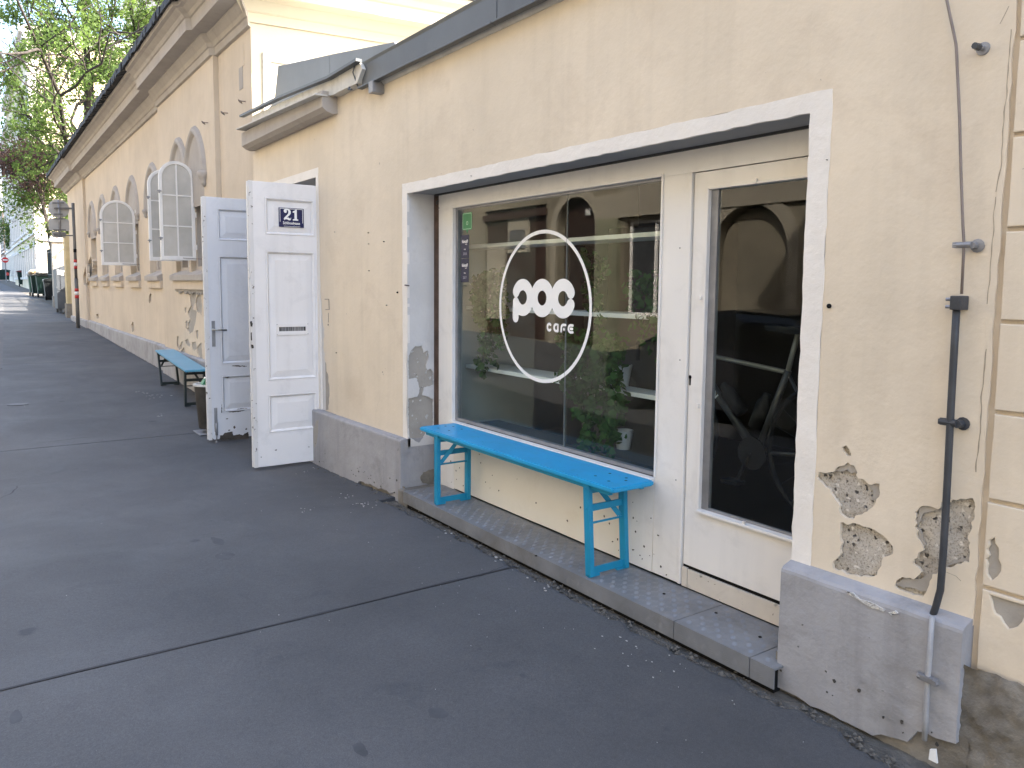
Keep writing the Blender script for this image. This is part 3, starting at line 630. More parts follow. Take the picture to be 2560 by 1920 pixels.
def arc_cap(cx, cz, r0, r1, a0, a1, n=60, cap0=True, cap1=True, ncap=10):
    """thick arc with round ends, one closed outline"""
    rm, rt = (r0 + r1) / 2, (r1 - r0) / 2; out = []
    for i in range(n + 1):
        a = math.radians(a0 + (a1 - a0) * i / n); out.append((cx + r1 * math.cos(a), cz + r1 * math.sin(a)))
    a = math.radians(a1); c = (cx + rm * math.cos(a), cz + rm * math.sin(a)); sg = 1 if a1 > a0 else -1
    if cap1:
        for i in range(1, ncap): b2 = a + sg * math.pi * i / ncap; out.append((c[0] + rt * math.cos(b2), c[1] + rt * math.sin(b2)))
    for i in range(n + 1):
        a = math.radians(a1 + (a0 - a1) * i / n); out.append((cx + r0 * math.cos(a), cz + r0 * math.sin(a)))
    a = math.radians(a0); c = (cx + rm * math.cos(a), cz + rm * math.sin(a))
    if cap0:
        for i in range(1, ncap): b2 = a + math.pi + sg * math.pi * i / ncap; out.append((c[0] + rt * math.cos(b2), c[1] + rt * math.sin(b2)))
    return out
RO, RI, ZC = .1165, .0450, 1.481
mbp = MB(); add_flat(mbp, [arc_cap(-4.015, ZC, RI, RO, 154, 0, cap1=False)])     # upper half of the p
# lower half of the p runs into its stem
low = []
rm, rt = (RO + RI) / 2, (RO - RI) / 2
for i in range(41): a = math.radians(0 - 108 * i / 40); low.append((-4.015 + RO * math.cos(a), ZC + RO * math.sin(a)))
sx0, sx1 = -4.1225, -4.058
low += [(sx1, ZC - .113), (sx1, ZC - .128)]
for i in range(1, 12): a = math.pi * i / 12; low.append(((sx0 + sx1) / 2 + (sx1 - sx0) / 2 * math.cos(a), ZC - .128 - (sx1 - sx0) / 2 * math.sin(a)))
low += [(sx0, ZC - .128)]
ce = (-4.015 + rm * math.cos(math.radians(204)), ZC + rm * math.sin(math.radians(204)))
low += [(sx0, ZC - .06), (sx0 + .002, ZC - .03)]
for i in range(0, 11): a = math.radians(165 - 155 * i / 10); low.append((ce[0] + rt * .94 * math.cos(a), ce[1] + rt * .94 * math.sin(a)))
for i in range(31): a = math.radians(212 + 148 * i / 30); low.append((-4.015 + RI * math.cos(a), ZC + RI * math.sin(a)))
add_flat(mbp, [low]); mbp.obj('logo_letter', M['logo'], win)
GL0 = GL; GL = GL0 - .0003
mbo = MB(); add_flat(mbo, [circ(-3.812, ZC, RO), circ(-3.812, ZC, RI)]); mbo.obj('logo_letter', M['logo'], win)
GL = GL0 - .0006
mbc = MB(); add_flat(mbc, [arc_cap(-3.608, ZC, RI, RO, 26, 334)]); mbc.obj('logo_letter', M['logo'], win)
GL = GL0
def stroke(mb, pts, r, n=8):
    """round-ended stroke, flat"""
    out = []; P = [Vector(p) for p in pts]
    L, Rr = [], []
    for i, p in enumerate(P):
        d = (P[min(i + 1, len(P) - 1)] - P[max(i - 1, 0)]).normalized(); nn = Vector((-d.y, d.x)); L.append(p + nn * r); Rr.append(p - nn * r)
    d1 = (P[-1] - P[-2]).normalized(); a1 = math.atan2(d1.y, d1.x); d0 = (P[1] - P[0]).normalized(); a0_ = math.atan2(d0.y, d0.x)
    out = [tuple(v) for v in L] + [(P[-1].x + r * math.cos(a1 + math.pi / 2 - math.pi * i / n), P[-1].y + r * math.sin(a1 + math.pi / 2 - math.pi * i / n)) for i in range(1, n)]
    out += [tuple(v) for v in Rr[::-1]] + [(P[0].x + r * math.cos(a0_ - math.pi / 2 - math.pi * i / n), P[0].y + r * math.sin(a0_ - math.pi / 2 - math.pi * i / n)) for i in range(1, n)]
    add_flat(mb, [out])
def arcp(cx, cz, rx, rz, a0, a1, n=24): return [(cx + rx * math.cos(math.radians(a0 + (a1 - a0) * i / n)), cz + rz * math.sin(math.radians(a0 + (a1 - a0) * i / n))) for i in range(n + 1)]
zb_, zt_ = 1.280, 1.334; zm = (zb_ + zt_) / 2; sr = .0075
mb = MB(); stroke(mb, arcp(-3.736, zm, .0185, .0195, 50, 310), sr); mb.obj('logo_letter', M['logo'], win)
GL -= .0003
mb = MB(); stroke(mb, arcp(-3.670, zm, .0185, .0195, 90, 270) + [(-3.6515, zb_ + sr)], sr); GL -= .0002; stroke(mb, [(-3.670, zt_ - sr), (-3.6515, zt_ - sr), (-3.6515, zb_ + sr)], sr); mb.obj('logo_letter', M['logo'], win)
mb = MB(); stroke(mb, [(-3.620, zb_ + sr)] + arcp(-3.598, zm - .001, .0215, .021, 180, 90, 10) + [(-3.580, zt_ - sr)], sr); mb.obj('logo_letter', M['logo'], win)
mb = MB(); add_flat(mb, [circ(-3.594, zm - .006, .0085, 16)]); mb.obj('logo_dot', M['logo'], win)
GL -= .0002
mb = MB(); stroke(mb, [(-3.512, zt_ - sr)] + arcp(-3.530, zm, .022, .0205, 90, 270) + [(-3.512, zb_ + sr)], sr); mb.obj('logo_letter', M['logo'], win)
mb = MB(); GL -= .0002; stroke(mb, [(-3.532, zm), (-3.516, zm)], .008); mb.obj('logo_dot', M['logo'], win)
GL = GL0
# stickers on the inside of the glass edge
def sticker(name, label, cat, outline, mat):
    vs, fs = curve_mesh([outline], .0006); return tag(mesh_obj(name, [(v[0], GL - v[2], v[1]) for v in vs], fs, M[mat]), label, cat)
def rrect(x0, x1, z0, z1, r, n=5):
    out = []
    for cx_, cz_, a0_ in ((x1 - r, z0 + r, -90), (x1 - r, z1 - r, 0), (x0 + r, z1 - r, 90), (x0 + r, z0 + r, 180)): out += arcp(cx_, cz_, r, r, a0_, a0_ + 90, n)
    return out
def outline_ring(x0, x1, z0, z1, r, t_): return [rrect(x0, x1, z0, z1, r), rrect(x0 + t_, x1 - t_, z0 + t_, z1 - t_, max(r - t_, .001))]
gs = thing('window_sticker', 'green speech bubble sticker in the top left corner of the shop window', 'sticker', (-4.686, GL, 1.99))
vs, fs = curve_mesh([rrect(-4.750, -4.624, 1.938, 2.058, .012)[:] ], .0006); mesh_obj('bubble', [(v[0], GL - v[2], v[1]) for v in vs], fs, M['green_sticker'], gs)
vs, fs = curve_mesh(outline_ring(-4.745, -4.629, 1.943, 2.053, .01, .0035), .0004); mesh_obj('printed_outline', [(v[0], GL - .0007 - v[2], v[1]) for v in vs], fs, M['green_line'], gs)
vs, fs = curve_mesh([[(-4.70, 1.938), (-4.672, 1.938), (-4.687, 1.912)]], .0006); mesh_obj('bubble_tip', [(v[0], GL - v[2], v[1]) for v in vs], fs, M['green_sticker'], gs)
def flat_text(parent, s, size, cx_, cz_, y, mat, sx=1.0, bold=0.0, name='lettering'):
    vs, fs = text_mesh(s, size, sx, bold, .0002); return mesh_obj(name, [(v[0] + cx_, y - v[2], v[1] + cz_) for v in vs], fs, M[mat] if isinstance(mat, str) else mat, parent)
vs, fs = curve_mesh([circ(-4.686, 1.985, .013, 20), circ(-4.686, 1.985, .009, 20)], .0004); mesh_obj('printed_emblem', [(v[0], GL - .0007 - v[2], v[1]) for v in vs], fs, M['green_line'], gs)
for zc, yr, lab in ((1.8235, '2018', 'upper of two navy blue award stickers on the window edge'), (1.658, '2017', 'lower of two navy blue award stickers on the window edge')):
    ns = thing('award_sticker', lab, 'sticker', (-4.716, GL, zc), group='navy award stickers on the glass')
    vs, fs = curve_mesh([rect(-4.768, -4.664, zc - .081, zc + .081)], .0006); mesh_obj('sheet', [(v[0], GL - v[2], v[1]) for v in vs], fs, M['navy_sticker'], ns)
    flat_text(ns, 'falstaff', .030, -4.716, zc + .036, GL - .0008, 'logo', 1.0, .0006)
    flat_text(ns, 'CAFE', .012, -4.700, zc + .016, GL - .0008, 'logo')
    flat_text(ns, '***', .020, -4.716, zc - .022, GL - .0008, 'logo')
    flat_text(ns, yr, .026, -4.716, zc - .050, GL - .0008, plain('grey_print', (.35, .35, .42), .5), .9)

# ------------------------------------------------------------------ glass door beside the window
gd = thing('glass_door', None, None, (0, 0, 0)); gd.parent = cafe; gd.location = Vector((-2.2, F, 1.1)) - Vector(cafe.location)
gd['label'] = 'white shop door with one tall glass pane'
MB().box(-2.6315, -2.612, F - .006, F + .05, .076, 2.097, .003).obj('door_post', M['white_paint'], gd)
dx0, dx1 = -2.605, -1.80
sheetY('leaf', [rect(dx0, dx1, .183, 2.094), rect(-2.510, -1.90, .483, 2.008)], F + .006, .042, M['white_paint'], gd, bevel=.0025)
mb = MB()
mb.box(-2.523, -2.510, F - .004, F + .012, .475, 2.018, .003).box(-2.5095, -1.9, F - .004, F + .012, 2.008, 2.020, .003).obj('bead', M['white_paint'], gd)
MB().box(-2.515, -1.88, F - .016, F + .01, .468, .482, .004).obj('bead', M['white_paint'], gd)
MB().box(-2.510, -2.468, F + .018, F + .040, .484, 2.007).box(-2.4679, -1.9, F + .018, F + .034, .484, .496).obj('inner_bead', M['steel_dull'], gd)
MB().box(-2.5095, -1.901, F + .026, F + .031, .4835, 2.0075).obj('pane', M['glass'], gd)
for p_ in ((1751, 744), (1745, 1014), (1890, 452), (1860, 1308)):
    q = atY(p_, F - .004); MB().box(q.x - .007, q.x + .008, F - .012, F + .0, q.z - .010, q.z + .010, .003).obj('glazing_clip', M['white_paint'], gd)
q = atY((1725, 949), F + .005); kh = circ(q.x, q.z + .012, .0085, 14)[0:0] + [(q.x - .004, q.z - .028), (q.x + .005, q.z - .028), (q.x + .006, q.z + .005)] + arcp(q.x, q.z + .012, .009, .010, -40, 220, 12) + [(q.x - .006, q.z + .005)]
vs, fs = curve_mesh([kh], .0006); mesh_obj('keyhole', [(v[0], F + .0052 - v[2], v[1]) for v in vs], fs, M['dark'], gd)
MB().box(-2.609, -1.80, F + .014, F + .05, .1645, .182).obj('door_gap', M['dark'], gd)
thr = surf('worn_white_threshold_paint', (0.60, 0.55, 0.48), var=.05, scale=6, rough=.7, spots=(.16, .12, .09), spot_scale=24, spot_th=.66, stain=(.35, .30, .25), stain_amt=.6, stain_scale=6)
MB().box(-2.609, -2.574, F + .002, F + .05, .07, .168, .002).obj('threshold_board', thr, gd)
MB().box(-2.571, -1.80, F + .004, F + .05, .07, .164, .002).obj('threshold_board', thr, gd)
for p_ in ((1752, 1440), (1938, 1512)): wall_dot(p_, .007, F + .003, .004, 'steel', 'screw', gd)

# ------------------------------------------------------------------ metal step
step = thing('door_step', 'grey chequer plate step running below the shop window and glass door', 'step', (-3.4, 2.7, 0))
ST = .066
cuts = [-4.99, -4.85, -2.339, -1.925, -1.806]
rid = MB()
for a, b_ in zip(cuts[:-1], cuts[1:]):
    gap = .0022
    o = MB().box(a + gap, b_ - gap, 2.535, F + .0, ST - .008, ST, 0).obj('tread_plate', M['tread'], step)
    MB().box(a + gap, b_ - gap, 2.529, 2.5346, -.018, ST - .0005, 0).obj('front_plate', M['tread'], step)
MB().box(-4.98, -1.83, 2.56, F, -.12, ST - .009).obj('core', M['dark'], step)
MB().box(-5.135, -4.992, 2.56, F + .01, -.12, ST - .02, .01).obj('end_stone', M['base_stone'], step)
# raised lozenges of the chequer pattern, five bars each way
def ridge(mb, cx_, cy_, ang, L, wd, hh, plane):
    ca, sa = math.cos(ang), math.sin(ang)
    pts = [(-L / 2, 0, 0), (0, -wd / 2, 0), (L / 2, 0, 0), (0, wd / 2, 0), (0, 0, hh)]
    out = []
    for u, v, h_ in pts:
        x_, y_ = u * ca - v * sa, u * sa + v * ca
        out.append((cx_ + x_, cy_ + y_, ST + h_ + .0001) if plane == 't' else (cx_ + x_, 2.529 - h_ - .0001, cy_ + y_))
    mb.add(out, [(0, 1, 4), (1, 2, 4), (2, 3, 4), (3, 0, 4)] if plane == 't' else [(0, 1, 4), (1, 2, 4), (2, 3, 4), (3, 0, 4)])
pit = .042
for plane, (c0, c1) in (('t', (2.555, F - .02)), ('f', (-.006, ST - .014))):
    ny_ = int((c1 - c0) / pit) + 1; nx_ = int((4.96 - 1.82) / pit)
    for i in range(nx_):
        for j in range(ny_):
            cx_ = -4.96 + (i + .5) * pit; cy_ = c0 + (j + .5) * pit
            if cy_ > c1: continue
            d_ = (i + j) % 2
            if min(abs(cx_ - c) for c in cuts) < .02: continue
            for k in range(-2, 3):
                ang = 0.62 if d_ else -0.62
                off = k * .0068
                ridge(rid, cx_ - off * math.sin(ang), cy_ + off * math.cos(ang), ang, .030, .0042, .0016 if plane == 't' else .0009, plane)
o = rid.obj('chequer_ridges', M['tread'], step); o['kind'] = 'stuff'
for p_ in ((1340, 1390), (1790, 1533), (1900, 1593), (1660, 1485)):
    q = atZ(p_, ST); MB().lathe([(.008, 0), (.007, .003), (.002, .004)], (q.x, q.y, ST), 8).obj('screw', M['dark'], step)
# ------------------------------------------------------------------ neighbouring house on the right, rusticated in courses
nb = thing('corner_house', 'cream rusticated house wall with grooved courses at the right edge of the photo', 'building', (2, D, 0))
MB().box(-1.142, 7.0, D + .03, 5.4, -.3, 12.5).obj('house_core', M['plaster'], nb)
lumpy('rough_footing', -1.16, 0.0, -.3, .34, D - .035, .03, M['base_stone'], nb, .02)
MB().box(0.0, 7.0, D - .03, D + .02, -.3, .31).obj('base', M['base_stone'], nb)
MB().box(-1.160, -1.129, D + .010, D + .1, .30, 5.0).obj('party_joint', M['plaster_hall'], nb)
peelN = [rough_poly([xz((p[0] + 22, p[1]), D) for p in zz(360 / 830, 2200, 1200, q)], .006, .015, seed=60 + i) for i, q in enumerate((
    [(580, 345), (610, 335), (635, 420), (640, 520), (600, 575), (565, 540), (575, 430)],
    [(585, 660), (640, 650), (700, 670), (800, 700), (850, 740), (830, 790), (780, 780), (740, 840), (690, 860), (640, 790), (600, 740)],))]
for k in range(0, 16):
    z0_ = .315 + .285 * (k - 1) if k else .30
    z0_ = .315 + .285 * k; z1_ = z0_ + .285
    for i, (xa, xb) in enumerate(((-1.128, .25), (.26, 1.6), (1.61, 3.2), (3.21, 5.0), (5.01, 7.0))):
        pts = rough_poly(rect(xa, xb, z0_ + .007, z1_ - .007), .0018, .09, seed=k * 7 + i)
        hl = []
        if i == 0 and k == 0: pts = pts
        holes = []
        if i == 0:
            for q in peelN:
                zc = sum(p[1] for p in q) / len(q)
                if z0_ < zc < z1_: holes.append([(x_, min(max(z_, z0_ + .02), z1_ - .02)) for x_, z_ in q])
        sheetY('stone_block', [pts] + holes, D - .004, .030, M['plaster'], nb, bevel=.004)
MB().box(-1.130, 7, D + .012, D + .028, .3, 5.0).obj('groove_back', M['plaster_hall'], nb)
for k in (0, 1): MB().box(-1.118, -.93, D + .005, D + .0118, .315 + .285 * k + .012, .60 + .285 * k - .012).obj('undercoat', M['render_flat'], nb)
MB().box(-1.2, 7.1, D - .25, 5.5, 12.5, 12.9).obj('roof_cornice', M['moulding'], nb)

# ------------------------------------------------------------------ conductor cable running down the pier
cc = thing('lightning_conductor', 'thin grey brown wire entering a dark conduit fixed to the wall by clamps', 'cable', (-1.25, 2.62, 0))
yw = 2.618
top = [atY(p, yw) for p in ((2330, -180), (2367, 0), (2389, 105), (2391, 122), (2399, 300), (2402, 420), (2407, 560), (2410, 612), (2404, 735))]
MB().tube(top, .0045, 6).obj('wire', M['wire'], cc, smooth=True)
cp = [atY(p, yw - .004) for p in ((2393, 745), (2385, 880), (2376, 1045), (2366, 1250), (2357, 1400), (2351, 1475), (2340, 1515), (2330, 1545))]
MB().tube(cp, .0115, 12).obj('conduit', M['pipe'], cc, smooth=True)
lp2 = [atY(p, 2.565) for p in ((2330, 1548), (2324, 1640), (2319, 1700), (2315, 1790), (2311, 1850))]
MB().tube([cp[-1] + Vector((0, .002, .002)), lp2[0]] + lp2[1:], .0085, 10).obj('ground_conduit', M['pipe_light'], cc, smooth=True)
q = atY((2395, 758), yw - .006); mb = MB(); mb.box(q.x - .017, q.x + .017, 2.592, D, q.z - .022, q.z + .024, .004)
mb.obj('junction_clamp', M['pipe'], cc)
mb = MB()
for dz in (.012, -.012): mb.tube([(q.x - .034, 2.606, q.z + dz), (q.x - .012, 2.606, q.z + dz)], .0065, 6)
mb.obj('bolt', M['steel_dull'], cc)
def clamp(px, y, name, mat='pipe', r=.014):
    q = atY(px, y); mb = MB()
    mb.tube([(q.x - .030, y, q.z), (q.x + .022, y, q.z)], r * .72, 8).box(q.x - .034, q.x - .022, y - .009, y + .009, q.z - .009, q.z + .009, .002)
    mb.tube([(q.x + .022, y, q.z - .002), (q.x + .024, D + .005, q.z - .004)], r * .8, 8).lathe([(.012, -.006), (.022, -.004), (.020, .004)], (q.x + .028, D - .001, q.z - .003), 12, 'y')
    mb.obj(name, M[mat], cc, smooth=False)
clamp((2411, 612), yw, 'wall_clamp', 'steel_dull', .014); clamp((2374, 1056), yw - .004, 'wall_clamp', 'pipe', .017)
q = atY((2322, 1697), 2.565); MB().box(q.x - .030, q.x + .034, 2.552, 2.57, q.z - .010, q.z + .010, .003).tube([(q.x - .034, 2.562, q.z), (q.x - .024, 2.562, q.z)], .012, 6).lathe([(.01, -.012), (.012, 0)], (q.x + .026, 2.556, q.z), 6, 'y').obj('wall_clamp', M['steel_dull'], cc)
an = thing('wall_anchor', 'round steel anchor bolt with washer sticking out high beside the cable', 'anchor', atY((2458, 122), D))
an_y = D; q = Vector(an.location)
MB().lathe([(.003, -.007), (.019, -.005), (.022, .002)], (q.x, D, q.z), 20, 'y').obj('washer', M['steel_dull'], an)
MB().tube([(q.x, D, q.z), (q.x, D - .055, q.z)], .0085, 12).obj('stud', M['steel_dull'], an, smooth=True)
MB().lathe([(.010, -.056), (.010, -.050), (.012, -.03), (.009, -.028)], (q.x, D, q.z), 8, 'y').obj('nut', M['pipe'], an)

# ------------------------------------------------------------------ the hall on the left
hall = thing('hall_building', 'long cream hall with pointed arch windows, heavy cornice and open casements beyond the door', 'building', (-17, D, 0))
XE = -26.9; BY = 2.588
def arch(x0, x1, zs, za, zbot, n=14, pointed=.62):
    """gothic outline: two arcs meeting at the apex"""
    w_ = (x1 - x0) / 2; xc = (x0 + x1) / 2; h_ = za - zs; pts = [(x0, zbot), (x1, zbot), (x1, zs)]
    # arc centre on the springing line so that it passes (x1,zs) and (xc,za)
    c = (h_ * h_ - w_ * w_) / (2 * w_); rad = w_ + c
    aend = math.atan2(h_, c)
    for i in range(1, n): a = aend * i / n; pts.append((xc - c + rad * math.cos(a), zs + rad * math.sin(a)))
    pts.append((xc, za))
    for i in range(1, n): a = aend * (n - i) / n; pts.append((xc + c - rad * math.cos(a), zs + rad * math.sin(a)))
    pts.append((x0, zs)); return pts
wins = [-22.03, -20.21, -18.29, -16.33, -14.38]
holes = [arch(c - .50, c + .50, 2.78, 3.42, 1.68) for c in wins]
peelH = []
s2 = 640 / 2212
for i, q in enumerate(([(720, 700), (745, 640), (765, 600), (780, 560), (800, 600), (790, 700), (765, 800), (730, 800)], [(1130, 1140), (1150, 1130), (1165, 1200), (1140, 1210)], [(1290, 885), (1310, 880), (1300, 960), (1285, 950)], [(830, 1060), (850, 1050), (855, 1090), (835, 1090)], [(728, 850), (740, 830), (735, 930), (722, 935)])):
    peelH.append(rough_poly([xz(p, D) for p in zz(s2, 0, 480, q)], .02, .05, seed=70 + i))
peel_field = [peelH[1], peelH[2], peelH[3], rough_poly([xz(p, D) for p in zz(s2, 0, 480, [(748, 700), (765, 600), (780, 560), (805, 600), (795, 700), (768, 800), (750, 790)])], .02, .05, seed=5)]
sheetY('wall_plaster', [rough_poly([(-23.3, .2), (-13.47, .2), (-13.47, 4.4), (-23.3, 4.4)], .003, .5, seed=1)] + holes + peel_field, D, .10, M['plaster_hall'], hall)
sheetY('corner_strip', [[(-10.14, -.3), (-8.802, -.3), (-8.802, 3.2), (-8.79, 4.4), (-10.14, 4.4)]], D, .10, M['plaster_hall'], hall)
MB().box(XE, -8.9, D + .125, D + .25, -.3, 4.6).obj('masonry', M['render_flat'], hall)
MB().box(-8.95, -8.802, D + .1005, D + .125, -.3, 4.4).obj('masonry', M['render_flat'], hall)
# bay with the twin window, slightly proud
bpe = []
for i, q in enumerate(([(1595, 815), (1650, 800), (1705, 812), (1700, 860), (1690, 940), (1665, 1010), (1700, 1030), (1690, 1120), (1670, 1200), (1640, 1230), (1610, 1180), (1640, 1100), (1620, 1040), (1650, 980), (1640, 900), (1605, 850)],
                       [(1700, 900), (1735, 880), (1745, 980), (1740, 1060), (1700, 1030), (1690, 960)], [(1600, 1280), (1625, 1270), (1645, 1320), (1635, 1340), (1605, 1310)], [(1655, 1300), (1690, 1290), (1700, 1350), (1680, 1375), (1660, 1350)],
                       [(1700, 1340), (1740, 1300), (1750, 1450), (1725, 1440), (1705, 1390)], [(1530, 1245), (1545, 1250), (1540, 1300), (1550, 1340), (1565, 1300), (1580, 1290), (1570, 1350), (1545, 1370), (1528, 1330)],
                       [(1595, 1000), (1610, 990), (1612, 1040), (1598, 1050)], [(1600, 1120), (1620, 1110), (1625, 1170), (1605, 1180)], [(1690, 1200), (1715, 1190), (1710, 1270), (1695, 1260)], [(1560, 1380), (1590, 1340), (1600, 1380), (1575, 1410)])):
    bpe.append(rough_poly([xz(p, BY) for p in zz(s2, 0, 480, q)], .008, .02, seed=90 + i))
sheetY('bay_plaster', [[(-13.5, .45), (-10.13, .45), (-10.13, 4.40), (-13.5, 4.40)], arch(-12.50, -11.66, 2.93, 3.50, 1.68), arch(-11.55, -10.71, 2.93, 3.50, 1.68)] + bpe, BY, .06, M['plaster_hall'], hall)
MB().box(-13.45, -10.18, D - .0475, D + .12, -.2, 1.67).box(-13.45, -12.56, D + .01, D + .12, 1.6701, 4.4).obj('undercoat', M['render_flat'], hall)
sheetY('end_strip', [[(XE, .2), (-23.25, .2), (-23.25, 4.4), (XE, 4.4)], peelH[0] if False else rough_poly([xz(p, BY) for p in zz(s2, 0, 480, [(722, 800), (718, 720), (735, 655), (750, 640), (756, 740), (745, 810)])], .02, .06, seed=3)], BY, .06, M['plaster_hall'], hall)
MB().box(XE + .01, -23.26, D + .001, D + .12, .2, 4.4).obj('undercoat', M['render_flat'], hall)
# windows: each a recessed back plate with a narrow lancet, a dark window in it, hood mould and sill
def hood(x0, x1, zs, za, y, wd, dep, parent, legs=.0, n=16):
    """moulded band following a pointed arch"""
    def edge(o_):
        pts = arch(x0 - o_, x1 + o_, zs, za + o_ * 1.15, zs - legs, n)
        return pts[2:] if legs == 0 else [pts[1]] + pts[2:] + [pts[0]]
    prof = [(0, dep * .15), (wd * .25, dep * .8), (wd * .5, dep), (wd * .8, dep * .75), (wd, 0)]
    rows = [[(p[0], y - h_, p[1]) for p in edge(o_)] for o_, h_ in prof]
    vs = [p for r_ in rows for p in r_]; m_ = len(rows[0]); fs = []
    for i in range(len(rows) - 1):
        for j in range(m_ - 1): a = i * m_ + j; fs.append((a, a + 1, a + m_ + 1, a + m_))
    b0 = len(vs); vs += [(p[0], y + .01, p[1]) for p in rows[0]]
    for j in range(m_ - 1): fs.append((j, b0 + j, b0 + j + 1, j + 1))
    fs.append((0, m_, 2 * m_, 3 * m_, 4 * m_)[::-1]); k = m_ - 1; fs.append((k, m_ + k, 2 * m_ + k, 3 * m_ + k, 4 * m_ + k))
    return fix_normals(mesh_obj('hood_mould', vs, fs, M['moulding'], parent, smooth=False))
def corbel(x, z, y, parent, s=1.0):
    MB().lathe([(.065 * s, .05 * s), (.08 * s, .02 * s), (.06 * s, -.03 * s), (.035 * s, -.06 * s), (.045 * s, -.09 * s), (.01, -.13 * s)], (x, y - .02, z), 10).obj('corbel', M['moulding'], parent, smooth=True)
def sill(x0, x1, y, parent, zt=1.665, ragged=False):
    mb = MB(); mb.prism([(y - .085, zt - .075), (y - .085, zt), (y + .18, zt + .13), (y + .18, zt - .075)], 'x', x0, x1); mb.obj('sill', M['moulding'], parent)
    MB().box(x0 + .04, x1 - .0, y - .045, y + .05, zt - .20, zt - .0755, .004).obj('sill_apron', M['plaster_hall'], parent)
def lancet(c, y, name_parent, hw=.36, zs=2.70, za=3.16, back=.10, plate=(.56, 3.5)):
    wn = thing('window', None, None); wn.parent = name_parent; wn.location = Vector((c, y, 2.4)) - wloc(name_parent)
    sheetY('niche_plate', [rect(c - plate[0], c + plate[0], 1.60, plate[1]), arch(c - hw, c + hw, zs, za, 1.78)], y + back, .08, M['niche'], wn)
    sheetY('frame', [arch(c - hw - .02, c + hw + .02, zs, za + .03, 1.75), arch(c - hw + .05, c + hw - .05, zs, za - .06, 1.85)], y + back + .0815, .03, M['white_paint'], wn)
    sheetY('pane', [arch(c - hw + .03, c + hw - .03, zs, za - .04, 1.83)], y + back + .115, .004, M['curtain'], wn)
    return wn
for c in wins:
    wn = lancet(c, D, hall); hood(c - .52, c + .52, 2.80, 3.42, D, .13, .055, wn)
    corbel(c - .59, 2.78, D, wn, .8); corbel(c + .59, 2.78, D, wn, .8)
    sill(c - .56, c + .56, D, wn)
for k, (a, b_) in enumerate(((-12.52, -11.64), (-11.57, -10.69))):
    c = (a + b_) / 2; wn = lancet(c, BY, hall, hw=.30, zs=2.72, za=3.20, back=.0615, plate=(.458, 3.55))
    hood(a + .0, b_ - .0, 2.95, 3.50, BY, .12 if k else .115, .06 - .004 * k, wn)
    if k == 1: corbel(b_ + .05, 2.93, BY, wn, 1.1)
    else: corbel(a - .05, 2.93, BY, wn, 1.1)
wn = thing('window_sill', None, None); wn.parent = hall; wn.location = Vector((-11.6, BY, 1.6)) - wloc(hall)
sill(-12.58, -10.62, BY, wn)
mb = MB(); rp = rough_poly([(-12.5, 1.46), (-10.66, 1.46)], .0, .04, closed=False); rnd = random.Random(4)
for x_, _ in rp: mb.box(x_, x_ + .03, BY - .028, BY + .001, 1.445 - rnd.uniform(0, .05), 1.48)
mb.obj('broken_edge', M['render_flat'], wn)
# outward-opened casements with round heads, three rows of panes
def casement(X, y0, y1, z0, z1, label):
    t_ = thing('casement', None, None); t_.parent = hall; t_.location = Vector((X, y1, z0)) - wloc(hall); t_['label'] = label
    wv = y1 - y0; rr = wv / 2; zs = z1 - rr
    def rnd_head(m_):
        pts = [(y0 + m_, z0 + m_ * 1.3), (y1 - m_, z0 + m_ * 1.3), (y1 - m_, zs)]
        for i in range(1, 16): a = math.pi * i / 16; pts.append(((y0 + y1) / 2 + (rr - m_) * math.cos(a), zs + (rr - m_) * math.sin(a)))
        pts.append((y0 + m_, zs)); return pts
    sheetX('frame', [rnd_head(0), rnd_head(.042)], X, .035, M['white_paint'], t_, bevel=.003)
    ym = (y0 + y1) / 2; za_ = z0 + (z1 - z0) * .345; zb2 = z0 + (z1 - z0) * .655
    MB().box(X - .028, X - .004, ym - .009, ym + .009, z0 + .05, z1 - .04).obj('glazing_bar', M['white_paint'], t_)
    for zq in (za_, zb2): MB().box(X - .027, X - .005, y0 + .04, ym - .0092, zq - .009, zq + .009).box(X - .027, X - .005, ym + .0092, y1 - .04, zq - .009, zq + .009).obj('glazing_bar', M['white_paint'], t_)
    inner = rnd_head(.038)
    for ya, yb in ((y0 + .038, ym - .0095), (ym + .0095, y1 - .038)):
        for zc0, zc1 in ((z0 + .05, za_ - .0095), (za_ + .0095, zb2 - .0095)):
            sheetX('pane', [[(ya, zc0), (yb, zc0), (yb, zc1), (ya, zc1)]], X - .014, .003, M['pane_dusty'], t_)
        top_ = [(ya, zb2 + .0095), (yb, zb2 + .0095)]; n_ = 12
        for i in range(n_ + 1):
            yy = yb + (ya - yb) * i / n_; d_ = yy - ym; hh = math.sqrt(max((rr - .038) ** 2 - d_ * d_, 0)); top_.append((yy, max(zs + hh, zb2 + .02)))
        sheetX('pane', [top_], X - .014, .003, M['pane_dusty'], t_)
    for zq in (z0 + (z1 - z0) * .22, z0 + (z1 - z0) * .69):
        MB().box(X - .01, X + .012, y0 - .022, y0 + .03, zq - .008, zq + .008, .002).lathe([(.008, -.03), (.01, 0), (.008, .015)], (X + .002, y0 + .002, zq), 8).obj('latch', M['steel_dull'], t_)
    MB().tube([(X + .012, ym + .05, z0 + .03), (X + .03, y1 + .12, z0 + .02)], .004, 5).obj('stay_rod', M['wire'], t_)
    for zq in (z0 + .18, z0 + .62, z0 + 1.0): MB().tube([(X - .005, y1 + .012, zq - .035), (X - .005, y1 + .012, zq + .035)], .009, 7).obj('hinge', M['white_paint'], t_)
casement(-11.36, 2.165, 2.615, 1.862, 3.185, 'near casement of the twin window standing open')
casement(-12.31, 2.195, 2.640, 1.872, 3.185, 'casement half hidden behind the nearest open one')
casement(-16.11, 2.055, 2.640, 1.870, 3.060, 'open casement of the single window further along')
